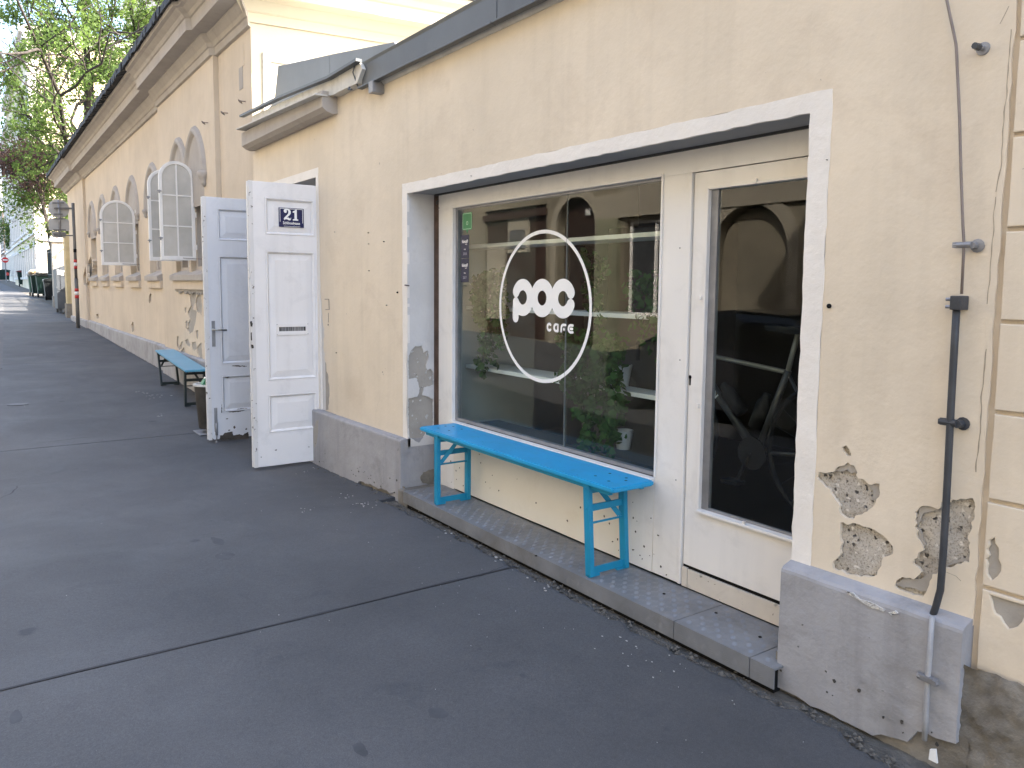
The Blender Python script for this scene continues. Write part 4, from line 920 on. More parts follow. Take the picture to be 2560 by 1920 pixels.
# plinth of the hall
n = 240; vs = []; fs = []
for i in range(n + 1):
    x = -8.4 + (XE - .03 + 8.4) * i / n; yy = D - .055 if not (-13.5 < x < -10.13 or x < -23.25) else BY - .045
    zt = .53 + (0.02 if x < -20 else 0); zb = g(x) - .0 + .022 * noise.noise(Vector((x * 6, 1, 0))) + .012 * noise.noise(Vector((x * 19, 1, 0)))
    vs += [(x, D + .05, zt + .02), (x, yy + .02, zt), (x, yy, zt - .02), (x, yy, zb), (x, D + .05, zb)]
    if i:
        for j in range(4): a = (i - 1) * 5 + j; fs.append((a, a + 5, a + 6, a + 1))
fs.append((n * 5, n * 5 + 1, n * 5 + 2, n * 5 + 3, n * 5 + 4))
fix_normals(mesh_obj('plinth', vs, fs, M['plinth'], hall))
MB().box(XE + .01, -8.4, D - .03, D + .1, -.4, .4).obj('footing', M['base_stone'], hall)
# cornice: swept moulding that steps out round the bay and end strips
def cornice_y(x): return -.055 if (-13.5 < x < -10.13 or x < -23.25) else 0.0
prof = [(D + .03, 4.30), (D - .035, 4.32), (D - .045, 4.40), (D - .06, 4.41), (D - .075, 4.455), (D - .11, 4.50), (D - .13, 4.53), (D - .135, 4.555), (D - .30, 4.562), (D - .305, 4.70), (D - .32, 4.71), (D - .34, 4.75), (D - .40, 4.80), (D - .44, 4.815), (D - .45, 4.86), (D + .05, 4.88)]
xsC = []
stops = [-8.74, -10.10, -10.16, -13.47, -13.53, -23.22, -23.28, XE - .35]
for a, b_ in zip(stops[:-1], stops[1:]):
    k = max(1, int(abs(b_ - a) / .6)); xsC += [a + (b_ - a) * i / k for i in range(k)]
xsC.append(stops[-1])
def sag(x): return -.012 * max(0, -x - 10)
vs = []; fs = []; m_ = len(prof)
for x in xsC:
    for (y_, z_) in prof: vs.append(((x if x < -8.75 else -8.79 + (D - y_)), y_ + cornice_y(x) * (1 if z_ < 4.9 else 0), z_ + sag(x) * (1 if z_ > 4.35 else .6)))
for i in range(len(xsC) - 1):
    for j in range(m_ - 1): a = i * m_ + j; fs.append((a, a + m_, a + m_ + 1, a + 1))
fs.append(tuple((len(xsC) - 1) * m_ + k for k in range(m_))); fs.append(tuple(range(m_))[::-1])
fix_normals(mesh_obj('cornice', vs, fs, M['moulding'], hall))
# dark roof: eave course of small slates with a ragged drip edge, roof slope behind
mb = MB(); rnd = random.Random(2)
x = -7.6; ei = 0
while x > XE - .4:
    L = .22; z_ = 4.872 + sag(x); j_ = rnd.uniform(-.012, .012)
    mb.add([(x - .004, D - .55 + j_, z_ - .03 + j_), (x - L + .004, D - .55 + rnd.uniform(-.02, .02), z_ - .03 + rnd.uniform(-.015, .015)), (x - L + .004, D - .20, z_ + .10), (x - .004, D - .20, z_ + .10),
            (x - .004, D - .54 + j_, z_ + .085), (x - L + .004, D - .54 + j_, z_ + .085), (x - L + .004, D - .20, z_ + .20), (x - .004, D - .20, z_ + .20)], [(0, 1, 2, 3), (7, 6, 5, 4), (0, 4, 5, 1), (1, 5, 6, 2), (3, 2, 6, 7), (0, 3, 7, 4)])
    x -= L
o = mb.obj('eave_slates', surf('dark_roof_slate', (.028, .030, .033), var=.3, scale=9, rough=.75), hall); o['kind'] = 'stuff'
vs = [(-7.6, D - .3, 4.93 + 0), (XE - .4, D - .3, 4.93 + sag(XE)), (XE - .4, 8.5, 6.3 + sag(XE)), (-7.6, 8.5, 6.3), (XE - .4, 14, 4.9), (-7.6, 14, 4.9)]
mesh_obj('roof', vs, [(0, 1, 2, 3), (3, 2, 4, 5)], M['zinc_dark'], hall)
# side wall above the cafe roof, slightly oblique
SE = Vector((.13, 1, 0)).normalized(); SN = Vector((SE.y, -SE.x, 0)); SP = Vector((-8.79, D, 0))
def atS(p, off=0.0):
    r_ = Vector(ray(p)); q0 = SP + SN * off; o_ = Vector((0, 0, H)); t_ = (q0 - o_).dot(SN) / r_.dot(SN); return o_ + r_ * t_
MIT = -9.0
def side(prof, name, mat, L0=0.0, L1=6.0, par=hall):
    """profile (out from the side wall, z) swept along it"""
    vs = []; fs = []; n_ = len(prof)
    for s_ in (L0, L1):
        for o_, z_ in prof: v = SP + SE * (s_ if s_ != MIT else -max(o_, 0)) + SN * o_; vs.append((v.x, v.y, z_))
    for j in range(n_): fs.append((j, (j + 1) % n_, n_ + (j + 1) % n_, n_ + j))
    fs += [tuple(range(n_))[::-1], tuple(range(n_, 2 * n_))]
    return fix_normals(mesh_obj(name, vs, fs, mat, par))
side([(-.1, 3.0), (0, 3.0), (0, 4.36), (-.1, 4.36)], 'side_wall', M['plaster_side'], .002)
side([(-.1, 4.362), (.028, 4.362), (.034, 4.455), (.06, 4.468), (.085, 4.50), (.12, 4.545), (.13, 4.56), (.30, 4.567), (.305, 4.70), (.33, 4.715), (.36, 4.77), (.42, 4.81), (.43, 4.865), (-.1, 4.875)], 'side_cornice', M['plaster_side'], MIT)
side([(-1.0, 5.3), (.46, 4.87), (.46, 4.905), (-1.0, 5.34)], 'side_eave', M['zinc_light'], -.5, 6)
# a small window frame in the side wall, half hidden by the roof parapet
wf = [atS(p) for p in ((656, 127), (866, 152), (866, 330), (654, 330))]
sf = thing('window', None, None); sf.parent = hall; sf.location = Vector(wf[0]) - wloc(hall); sf['label'] = 'white framed window half hidden behind the roof parapet'
s0, s1 = (wf[0] - SP).dot(SE), (wf[1] - SP).dot(SE); zt_ = 4.06
side([(.001, zt_ - .09), (.02, zt_ - .09), (.02, zt_), (.001, zt_)], 'frame', M['ledge_white'], s0, s1 + .3, sf)
side([(.001, 3.1), (.02, 3.1), (.02, zt_ - .092), (.001, zt_ - .092)], 'frame', M['ledge_white'], s0, s0 + .085, sf)
side([(.001, 3.1), (.008, 3.1), (.008, zt_ - .093), (.001, zt_ - .093)], 'pane', M['plaster_side'], s0 + .0855, s1 + .29, sf)
side([(-.05, 3.1), (.0, 3.1), (.0, 3.11), (-.05, 3.11)], 'sill', M['ledge_white'], s0, s1, sf)
# eyelets and small bricked vents in the corner strip
for i, (p, y_) in enumerate((((519, 308), BY), ((568, 284), D), ((612, 255), D))):
    q = atY(p, y_); MB().tube([(q.x + .03, y_ + .005, q.z), (q.x + .02, y_ - .05, q.z), (q.x - .005, y_ - .07, q.z + .018), (q.x - .03, y_ - .05, q.z), (q.x - .005, y_ - .03, q.z - .018), (q.x + .01, y_ - .05, q.z)], .006, 6).obj('eyelet', M['wire'], hall)
for p in ((606, 138), (603, 196), (606, 80)):
    q = atY(p, D)
    if p[1] > 100: MB().box(q.x - .07, q.x + .07, D - .006, D + .01, q.z - .12, q.z + .12, .002).obj('vent_cover', M['moulding' if p[1] > 150 else 'plaster_hall'], hall)
MB().box(XE, -9.0, 13.5, 13.6, 0, 5).box(XE, XE + .1, D + .26, 13.5, 0, 4.9).obj('back_wall', M['plaster_hall'], hall)
MB().box(XE - .004, XE, D + .0, 13.5, -.2, 4.35).obj('end_wall', M['plaster_hall'], hall)
# ------------------------------------------------------------------ the two leaves of the house door, standing open
def raised(mb, X, y0, y1, z0, z1, face=1):
    """raised and fielded panel with its moulding, on both faces of a leaf centred on X"""
    e, f_ = .030, .062
    for sg in (1, -1):
        def P(y, z, h_): return (X + sg * h_, y, z)
        b0 = [(y0, z0), (y1, z0), (y1, z1), (y0, z1)]
        i1 = [(y0 + e * .9, z0 + e * .9), (y1 - e * .9, z0 + e * .9), (y1 - e * .9, z1 - e * .9), (y0 + e * .9, z1 - e * .9)]
        i2 = [(y0 + f_ + .02, z0 + f_ + .02), (y1 - f_ - .02, z0 + f_ + .02), (y1 - f_ - .02, z1 - f_ - .02), (y0 + f_ + .02, z1 - f_ - .02)]
        vs = [P(*p, .006) for p in b0] + [P(*p, .004) for p in i1] + [P(*p, .015) for p in i2]; fs = []
        for r_ in (0, 4):
            for k in range(4): q = (r_ + k, r_ + (k + 1) % 4, r_ + 4 + (k + 1) % 4, r_ + 4 + k); fs.append(q if sg > 0 else q[::-1])
        fs.append((8, 9, 10, 11) if sg > 0 else (11, 10, 9, 8)); mb.add(vs, fs)
        # bolection bead
        m_ = [(0, .0245), (.006, .029), (.013, .027), (.020, .018), (.026, .007)]
        vs = []; fs = []
        for d_, h_ in m_:
            vs += [P(y0 + d_, z0 + d_, h_), P(y1 - d_, z0 + d_, h_), P(y1 - d_, z1 - d_, h_), P(y0 + d_, z1 - d_, h_)]
        for r_ in range(len(m_) - 1):
            for k in range(4): q = (r_ * 4 + k, r_ * 4 + (k + 1) % 4, r_ * 4 + 4 + (k + 1) % 4, r_ * 4 + 4 + k); fs.append(q if sg > 0 else q[::-1])
        mb.add(vs, fs)
def door_leaf(X, y0, y1, z0, z1, panels, mat, label):
    t_ = thing('door_leaf', None, None); t_.parent = cafe; t_.location = Vector((X, y1, z0)) - wloc(cafe); t_['label'] = label
    sheetX('leaf', [rough_poly([(y0, z0), (y1, z0), (y1, z1), (y0, z1)], .0012, .12, seed=int(-X * 10))] + [[(a, c), (b_, c), (b_, d_), (a, d_)] for a, b_, c, d_ in panels], X + .024, .048, mat, t_, bevel=.003)
    for a, b_, c, d_ in panels:
        mb = MB(); raised(mb, X, a, b_, c, d_); mb.obj('panel', mat, t_)
    return t_
P1 = [(2.178, 2.628, 1.985, 2.310), (2.180, 2.628, .690, 1.845), (2.178, 2.628, .215, .560)]
L1 = door_leaf(-6.955, 2.045, 2.70, -.088, 2.442, P1, M['white_door'], 'nearer white door leaf with the blue number plate and letter slot')
P2 = [(2.125, 2.56, 1.865, 2.315), (2.128, 2.56, .72, 1.845 - .01), (2.128, 2.56, .22, .60)]
P2[0] = (2.125, 2.56, 1.990, 2.315)
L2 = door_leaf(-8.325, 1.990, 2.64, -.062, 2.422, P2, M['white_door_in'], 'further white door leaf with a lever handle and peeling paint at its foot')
# meeting edges: worn rebated strips
for X, y0, z0, z1, t_ in ((-6.955, 2.045, -.088, 2.442, L1), (-8.325, 1.990, -.062, 2.422, L2)):
    sheetX('edge_strip', [rough_poly([(y0 - .012, z0 + .004), (y0 - .0005, z0 + .004), (y0 - .0005, z1 - .004), (y0 - .012, z1 - .004)], .0012, .06, seed=3)], X + .004, .026, M['door_edge'], t_)
    sheetX('cover_strip', [rough_poly([(y0 - .006, z0), (y0 + .028, z0), (y0 + .028, z1), (y0 - .006, z1)], .0010, .07, seed=5)], X + .031, .0065, M['door_edge'], t_)
# bare wood where the paint has gone (own outlines)
def scab(X, pxs, t_, ox, oy, s_, seed, amp=.003):
    pts = rough_poly([yz(p, X) for p in zz(s_, ox, oy, pxs)], amp, .010, seed=seed)
    sheetX('bare_wood', [pts], X + .0008, .0006, M['bare_wood'], t_)
sz = 320 / 1475
XF = -8.325 + .0242
for i, q in enumerate(([(1010, 950), (1080, 945), (1120, 955), (1180, 930), (1285, 928), (1285, 940), (1190, 965), (1100, 972), (1020, 962)], [(1100, 437), (1150, 428), (1200, 432), (1275, 436), (1275, 444), (1150, 446)],
                       [(965, 1285), (965, 1240), (1000, 1235), (1020, 1210), (1060, 1200), (1110, 1195), (1120, 1235), (1190, 1225), (1230, 1235), (1250, 1215), (1295, 1200), (1300, 1282)],
                       [(1120, 1135), (1138, 1125), (1148, 1145), (1135, 1162), (1122, 1155)], [(1258, 1160), (1280, 1150), (1282, 1172), (1262, 1175)], [(1035, 1045), (1060, 1040), (1060, 1048), (1037, 1050)],
                       [(1060, 1178), (1085, 1170), (1085, 1182), (1064, 1188)], [(980, 975), (986, 880), (992, 880), (992, 975)], [(1020, 570), (1060, 562), (1080, 570), (1050, 576)], [(866, 1290), (866, 1262), (880, 1270), (905, 1285), (905, 1292)])):
    scab(XF, q, L2, 340, 820, sz, i)
for i, q in enumerate(([(500, 1330), (512, 1320), (524, 1345), (520, 1372), (506, 1368)], [(506, 1425), (516, 1418), (518, 1490), (508, 1490)], [(508, 1525), (530, 1528), (535, 1555), (515, 1560)])):
    sheetX('bare_wood', [rough_poly([yz(p, -6.92) for p in zz(.28932, 480, 420, q)], .001, .01, seed=i)], -6.9168, .0006, M['bare_wood'], L1)
for q in ([(712, 1262), (735, 1255), (728, 1268)], [(1000, 1232), (1015, 1232), (1012, 1240)], [(590, 1322), (600, 1318), (602, 1328)], [(545, 1400), (560, 1385), (562, 1415), (548, 1416)], [(552, 1300), (558, 1300), (560, 1380), (552, 1385)]):
    scab(-6.955 + .0242, q, L1, 480, 760, .28932, 3, .001)
# letter slot with blinds of mail behind
XL1 = -6.955 + .0150
a, b_ = (2.272, 1.190), (2.548, 1.105)
sheetX('letter_plate', [rect(2.262, 2.558, 1.092, 1.200), rect(2.288, 2.532, 1.128, 1.166)], XL1 + .008, .010, M['white_door'], L1, bevel=.002)
MB().box(XL1 - .006, XL1 + .0015, 2.285, 2.535, 1.12, 1.172).obj('slot', M['dark'], L1)
mb = MB(); rnd = random.Random(3); y_ = 2.30
while y_ < 2.52: w_ = rnd.uniform(.004, .016); mb.box(XL1 + .0016, XL1 + .002 + rnd.uniform(0, .003), y_, y_ + w_, 1.128, 1.166); y_ += w_ + rnd.uniform(.001, .006)
mb.obj('brush', M['steel_dull'], L1)
for yy, zq in ((2.268, 1.190), (2.552, 1.190), (2.268, 1.100), (2.552, 1.100)): MB().lathe([(.004, 0), (.004, .002)], (XL1 + .008, yy, zq), 8, 'x').obj('screw', M['steel_dull'], L1)
# blue enamel house number plate
XN = -6.955 + .0165
c0 = yz((700, 519), XN); c1 = yz((757, 566), XN)
ny0, ny1, nz0, nz1 = 2.302, 2.530, 2.058, 2.228
sheetX('number_plate', [rect(ny0, ny1, nz0, nz1)], XN + .006, .005, M['enamel_blue'], L1, bevel=.0012, label='dark blue enamel plate reading 21 Schlösselgasse')
b1 = [[(ny0 + .009, nz0 + .045), (ny0 + .013, nz0 + .045), (ny0 + .013, nz1 - .010), (ny1 - .013, nz1 - .010), (ny1 - .013, nz0 + .040), (ny1 - .009, nz0 + .040), (ny1 - .009, nz1 - .006), (ny0 + .009, nz1 - .006)]]
sheetX('plate_border', b1, XN + .0066, .0005, M['enamel_white'], L1)
sheetX('plate_border', [rect(ny0 + .045, ny1 - .035, nz0 + .006, nz0 + .009)], XN + .0066, .0005, M['enamel_white'], L1)
def N2(u, v): return (ny0 + .045 + u * .066, nz0 + .063 + v * .096)
two = [(0, .78), (.02, .92), (.18, 1.0), (.5, 1.02), (.82, .97), (.97, .80), (.95, .60), (.78, .44), (.55, .30), (.42, .20), (.62, .24), (.80, .16), (.90, .14), (1.0, .26), (.98, .08), (.86, -.02), (.68, -.02), (.45, .06), (.25, .06), (.05, -.02), (-.02, .10), (.10, .24), (.35, .40), (.58, .58), (.64, .76), (.56, .90), (.42, .92), (.40, .86), (.42, .74), (.32, .64), (.12, .65)]
one = [(1.24, -.02), (1.98, -.02), (1.98, .10), (1.80, .13), (1.80, 1.0), (1.62, 1.0), (1.50, .90), (1.30, .84), (1.24, .82), (1.24, .70), (1.46, .72), (1.46, .13), (1.24, .10)]
sheetX('number_digit', [[N2(*p) for p in two]], XN + .0067, .0006, M['enamel_white'], L1); sheetX('number_digit', [[N2(*p) for p in one]], XN + .0067, .0006, M['enamel_white'], L1)
vs, fs = text_mesh('Schlösselgasse', .034, .80, .0006, .0003); mesh_obj('street_name', [(XN + .0067 + v[2], (ny0 + ny1) / 2 + v[0], nz0 + .036 + v[1]) for v in vs], fs, M['enamel_white'], L1)
# handle, lock plate and bottom bolt on the far leaf
XH = -8.325 + .0245
MB().box(XH, XH + .003, 2.040, 2.075, .905, 1.170, .001).obj('lock_plate', M['steel_dull'], L2)
MB().tube([(XH + .003, 2.056, 1.080), (XH + .045, 2.056, 1.080), (XH + .058, 2.066, 1.080), (XH + .060, 2.085, 1.079), (XH + .060, 2.175, 1.074)], .0095, 10).lathe([(.016, 0), (.016, .006), (.012, .008)], (XH + .003, 2.056, 1.080), 14, 'x').obj('handle', M['steel'], L2, smooth=True)
MB().lathe([(.010, 0), (.010, .005)], (XH + .003, 2.057, .955), 14, 'x').box(XH + .007, XH + .009, 2.053, 2.061, .93, .952).obj('lock_cylinder', M['steel_dull'], L2)
by = 2.058
MB().box(XH, XH + .004, by - .016, by + .016, .02, .27, .001).tube([(XH + .016, by, -.012), (XH + .016, by, .115)], .013, 12).tube([(XH + .016, by, -.085), (XH + .016, by, -.01)], .006, 8).tube([(XH + .016, by, .115), (XH + .016, by, .15)], .006, 8).lathe([(.013, 0), (.015, .006), (.010, .02)], (XH + .016, by, -.095), 10).obj('bolt', M['steel_dull'], L2, smooth=True)
for X, yh, t_ in ((-6.955, 2.655, L1), (-8.325, 2.63, L2)):
    for zq in (.35, 1.25, 2.15): MB().tube([(X - .0, yh + .01, zq - .06), (X - .0, yh + .01, zq + .06)], .009, 8).obj('hinge', M['white_door'], t_)

# ------------------------------------------------------------------ benches
def make_bench(name, label, L, Wd, HS, top, leg, splay, sag_x, tilt=0.0, knots=True):
    """local frame: x along the bench, y across (street side negative), z up; origin on the ground in the middle"""
    t_ = thing(name, label, 'bench')
    mb = MB(); bm = bmesh.new(); bmesh.ops.create_cube(bm, size=1)
    for v in bm.verts: v.co = Vector((v.co.x * L, v.co.y * Wd, HS - .0135 + v.co.z * .027))
    vert_e = [e for e in bm.edges if abs(e.verts[0].co.z - e.verts[1].co.z) > .01]
    bmesh.ops.bevel(bm, geom=vert_e, offset=.007, segments=2, affect='EDGES'); bmesh.ops.bevel(bm, geom=[e for e in bm.edges if abs(e.verts[0].co.z - e.verts[1].co.z) < .001], offset=.006, segments=2, affect='EDGES')
    bm.verts.index_update(); mb.add([v.co[:] for v in bm.verts], [[v.index for v in f.verts] for f in bm.faces]); bm.free()
    mb.obj('seat', top, t_, local=True)
    # long battens under the seat
    for sy in (-1, 1): MB().box(-L / 2 + .05, L / 2 - .05, sy * (Wd / 2 - .035) - .012, sy * (Wd / 2 - .035) + .012, HS - .050, HS - .0272).obj('batten', leg, t_, local=True)
    for sx in (-1, 1):
        xt = sx * (L / 2 - sag_x) ; xb = xt - splay[0 if sx < 0 else 1]
        fr = thing('leg_frame', None, None); fr.parent = t_
        def PX(z): return xt + (xb - xt) * (1 - z / HS)
        hw_ = Wd / 2 - .022; zt = HS - .030
        for sy in (-1, 1):
            mb = MB(); mb.bar((PX(.004), sy * hw_, .004), (PX(zt), sy * hw_, zt), .026, .042, side=(0, 1, 0)); mb.obj('leg', leg, fr, local=True)
        MB().bar((PX(.030), -hw_ + .013, .030), (PX(.030), hw_ - .013, .030), .010, .036, side=(1, 0, 0)).obj('foot_rail', leg, fr, local=True)
        for sy in (-1, 1): MB().box(PX(.008) - .009, PX(.008) + .009, sy * hw_ - sy * .060, sy * hw_ + sy * .013, .0, .0115).obj('foot', leg, fr, local=True)
        z2 = HS * .70; MB().bar((PX(z2), -hw_ + .013, z2), (PX(z2), hw_ - .013, z2), .012, .034, side=(1, 0, 0)).obj('rail', leg, fr, local=True)
        z3 = HS * .545; MB().tube([(PX(z3) + .0, -hw_, z3), (PX(z3), hw_, z3)], .006, 8).obj('rod', leg, fr, local=True)
        z4 = HS - .062; MB().bar((PX(z4), -hw_ + .013, z4), (PX(z4), hw_ - .013, z4), .012, .030, side=(1, 0, 0)).obj('top_rail', leg, fr, local=True)
        # folding stay from the rail up to the seat
        MB().bar((PX(z3) - sx * .004, sx * hw_ * .80, z3 + .01), (xt - sx * .09, -sx * hw_ * .10, HS - .035), .026, .006, side=(0, 0, 1)).obj('stay', leg, fr, local=True)
        MB().bar((xt - sx * .09, -hw_ * .6, HS - .032), (xt - sx * .09, hw_ * .6, HS - .032), .02, .008, side=(1, 0, 0)).obj('stay_plate', leg, fr, local=True)
        for z_ in (z2, z4 + .01):
            for sy in (-1, 1): MB().lathe([(.001, -.004), (.006, -.003), (.006, .0)], (PX(z_) - sx * 0, sy * (hw_ + .013) if sy > 0 else -(hw_ + .013), z_), 8, 'y').obj('rivet', leg, fr, local=True)
    if knots:
        dm = plain('dark_screw_hole', (.02, .03, .04), .8)
        for sx in (-1, 1):
            for dx, dy in ((.12, -.06), (.12, .06), (.24, -.045), (.24, .055), (.08, .02)):
                MB().lathe([(.0085, 0), (.0085, .0006)], (sx * (L / 2 - dx), dy, HS + .0001), 8).obj('screw_hole', dm, t_, local=True)
    t_.rotation_euler = (0, tilt, 0)
    return t_
b1 = make_bench('wooden_bench', 'bright blue folding beer bench standing on the step under the cafe logo window', 1.985, .285, .507, M['blue_paint'], M['blue_leg'], (.0, -.035), .215)
# right legs lean: rebuilt splay per side
b1.location = (-3.765, 2.683, ST + .0005); b1.rotation_euler = (0, 0, 0)
bx0, bx1 = atZ((378, 877), .555), atZ((463, 927), .475)
b2 = make_bench('wooden_bench', 'pale blue topped bench with dark legs by the hall wall behind the open door', 2.30, .27, .478, M['blue_pale'], M['black_leg'], (-.27, .02), .12, knots=False)
gx = (g(-12.2) - g(-10.3)) / 1.9
b2.location = (-11.28, 2.335, g(-11.28) + .01); b2.rotation_euler = (0, math.atan(gx) * 1.0, math.radians(-2.0))
for o in (b1, b2): o['group'] = 'folding benches along the wall'

# ------------------------------------------------------------------ litter bin behind the door leaf
lb = thing('litter_bin', 'tall brown grey litter bin with white rim tucked between open door and bench', 'bin', (-8.78, 2.13, g(-8.78)))
mb = MB(); mb.lathe([(.125, .05), (.13, .06), (.165, .50), (.168, .515)], (0, 0, 0), 20); bin_m = surf('stained_bin_metal', (.065, .060, .054), var=.25, scale=7, rough=.6, metal=.3, streak=.6, world=False)
mb.obj('body', bin_m, lb, local=True, smooth=True)
MB().lathe([(.170, .515), (.180, .517), (.180, .535), (.150, .537), (.150, .52)], (0, 0, 0), 24).obj('rim', plain('dull_white_rim', (.55, .55, .52), .5), lb, local=True)
MB().box(-.16, .16, -.16, .16, 0, .010, .003).box(-.03, .03, -.03, .03, .0101, .05).obj('base_plate', M['steel_dull'], lb, local=True)
gbag = plain('green_printed_paper', (.02, .17, .07), .5)
MB().prism([(-.10, .53), (-.02, .53), (.0, .60), (-.07, .585)], 'x', -.03, .06).obj('green_carton', gbag, lb, local=True)
MB().prism([(-.06, .53), (.09, .53), (.08, .575), (-.04, .60)], 'x', -.10, -.035).obj('crumpled_paper', M['enamel_white'], lb, local=True)

# ------------------------------------------------------------------ road sign post, seen from behind
sp_x = -23.42
sg = thing('sign_post', 'grey sign post with red and white bands carrying three signs seen from behind', 'sign', (sp_x, 2.375, g(sp_x)))
gz = g(sp_x); hgt = 3.60 - gz
galv = surf('grey_post_paint', (.15, .145, .14), var=.12, scale=6, rough=.6, metal=.2, world=False)
def at_sp(px): v = atX(px, sp_x); return v - Vector(sg.location)
mb = MB(); mb.tube([(0, 0, 0), (0, 0, 1.30)], .046, 14).tube([(0, 0, 1.29), (0, 0, hgt)], .036, 14); mb.obj('pole', galv, sg, local=True, smooth=True)
redp = plain('red_reflective_band', (.42, .02, .02), .5); whp = plain('white_reflective_band', (.7, .7, .7), .5)
def band(pa, pb, m_, r_):
    za, zb = at_sp(pa).z, at_sp(pb).z; MB().tube([(0, 0, zb), (0, 0, za)], r_, 14).obj('band', m_, sg, local=True, smooth=True)
s3 = 160 / 737
for ya, yb, m_ in ((778, 812, redp), (812, 852, whp), (852, 886, redp)): band((188, 480 + ya * s3), (188, 480 + yb * s3), m_, .040)
for ya, yb, m_ in ((1110, 1146, redp), (1146, 1186, whp), (1186, 1224, redp)): band((192, 480 + ya * s3), (192, 480 + yb * s3), m_, .049)
band((187, 480 + 655 * s3), (187, 480 + 695 * s3), M['dark'], .039)
mb = MB()
for yy in (193, 502):
    a = at_sp((183, 480 + yy * s3)); b_ = at_sp((100 + 160 * s3, 480 + (yy - 5) * s3)); mb.bar((0, .0, a.z), (0, b_.y, b_.z), .035, .03, side=(1, 0, 0))
mb.obj('arm', galv, sg, local=True)
c_ = at_sp((100 + 218 * s3, 480 + 190 * s3)); v0 = at_sp((100 + 210 * s3, 480 + 95 * s3)); v1 = at_sp((100 + 230 * s3, 480 + 520 * s3))
MB().tube([(0, c_.y, v1.z), (0, c_.y, v0.z)], .026, 10).obj('sign_upright', M['steel_dull'], sg, local=True, smooth=True)
sback = surf('grey_sign_back', (.40, .385, .36), var=.06, scale=4, rough=.6, metal=.2, world=False)
r_ = abs(at_sp((100 + 95 * s3, 520)).y - at_sp((100 + 340 * s3, 520)).y) / 2
MB().lathe([(r_ * .97, -.012), (r_, -.010), (r_, .0), (r_ * .97, .002)], (-.045, c_.y, c_.z), 36, 'x').obj('round_sign', sback, sg, local=True)
MB().lathe([(r_ * .96, 0), (r_ * .96, -.002)], (-.058, c_.y, c_.z), 36, 'x').obj('sign_face', whp, sg, local=True)
q0 = at_sp((100 + 98 * s3, 480 + 300 * s3)); q1 = at_sp((100 + 340 * s3, 480 + 450 * s3))
vs, fs = curve_mesh([rrect(min(q0.y, q1.y), max(q0.y, q1.y), min(q0.z, q1.z), max(q0.z, q1.z), .05)], .010)
mesh_obj('square_sign', [(-.050 + v[2], v[0], v[1]) for v in vs], fs, sback, sg, local=True)
q0 = at_sp((100 + 140 * s3, 480 + 452 * s3)); q1 = at_sp((100 + 298 * s3, 480 + 525 * s3))
vs, fs = curve_mesh([rrect(min(q0.y, q1.y), max(q0.y, q1.y), min(q0.z, q1.z), max(q0.z, q1.z), .015)], .010)
mesh_obj('small_sign', [(-.066 + v[2], v[0], v[1]) for v in vs], fs, sback, sg, local=True)
mb = MB()
for ya, xa, xb in ((127, 140, 278), (187, 172, 360), (257, 155, 260), (308, 150, 288), (437, 150, 296), (482, 152, 300)):
    a = at_sp((100 + xa * s3, 480 + ya * s3)); b_ = at_sp((100 + xb * s3, 480 + ya * s3)); mb.bar((.03, a.y, a.z), (.03, b_.y, b_.z), .012, .035, side=(1, 0, 0))
mb.obj('clamp_bar', galv, sg, local=True)

# ------------------------------------------------------------------ bins along the far pavement
dg_m = surf('dark_green_plastic', (.010, .030, .024), var=.15, scale=4, rough=.38, world=False)
bk_m = surf('black_plastic', (.011, .013, .014), var=.15, scale=4, rough=.42, world=False)
gr_m = surf('grey_metal_paint', (.075, .083, .095), var=.12, scale=3, rough=.5, world=False, stain=(.07, .075, .08), stain_amt=.5)
red_m = plain('dark_red_plastic', (.16, .012, .02), .45)
def wheelie(name, label, hgt, wid, dep, body, lid, parts=True, four=False, lidm=None):
    t_ = thing(name, label, 'bin')
    mb = MB(); k = .82; zb_ = .10 if not four else .18
    b0 = [(-dep / 2 * k, -wid / 2 * k), (dep / 2 * k, -wid / 2 * k), (dep / 2 * k, wid / 2 * k), (-dep / 2 * k, wid / 2 * k)]; b1_ = [(x / k, y / k) for x, y in b0]
    zt = hgt * .90
    mb.add([(x, y, zb_) for x, y in b0] + [(x, y, zt) for x, y in b1_], [(3, 2, 1, 0), (4, 5, 6, 7), (0, 1, 5, 4), (1, 2, 6, 5), (2, 3, 7, 6), (3, 0, 4, 7)])
    for f_ in (-.25, .25): mb.box(dep / 2 * .86, dep / 2 * 1.0, wid * f_ - .02, wid * f_ + .02, zb_ + .1, zt - .1)
    mb.box(-dep / 2 * 1.06, dep / 2 * 1.06, -wid / 2 * 1.06, wid / 2 * 1.06, zt - .05, zt)
    mb.obj('body', body, t_, local=True)
    mb = MB(); mb.prism([(-wid / 2 * 1.08, zt + .002), (wid / 2 * 1.08, zt + .002), (wid / 2 * 1.0, zt + .06), (wid * .2, hgt), (-wid * .2, hgt), (-wid / 2, zt + .06)], 'x', -dep / 2 * 1.08, dep / 2 * 1.1); mb.obj('lid', lid, t_, local=True)
    MB().tube([(dep / 2 * 1.12, -wid * .42, zt - .03), (dep / 2 * 1.12, wid * .42, zt - .03)], .018, 8).obj('handle', lid, t_, local=True)
    for sx in ((1,) if not four else (1, -1)):
        for sy in (-1, 1):
            wh = MB().lathe([(.05, -.03), (.095, -.03), (.10, -.02), (.10, .02), (.095, .03), (.05, .03)], (sx * dep * .34, sy * wid * .40, .10), 18, 'y'); wh.obj('wheel', M['dark'], t_, local=True)
    if not four: MB().box(-dep * .36, -dep * .30, -wid * .36, wid * .36, 0, .1).obj('foot_bar', body, t_, local=True)
    return t_
grp = 'dark green bins lined up on the far pavement'
gb = wheelie('wheelie_bin', 'tall dark green bin nearest the camera, pale rubbish heaped on its lid', 1.30, .80, .76, dg_m, bk_m, four=True)
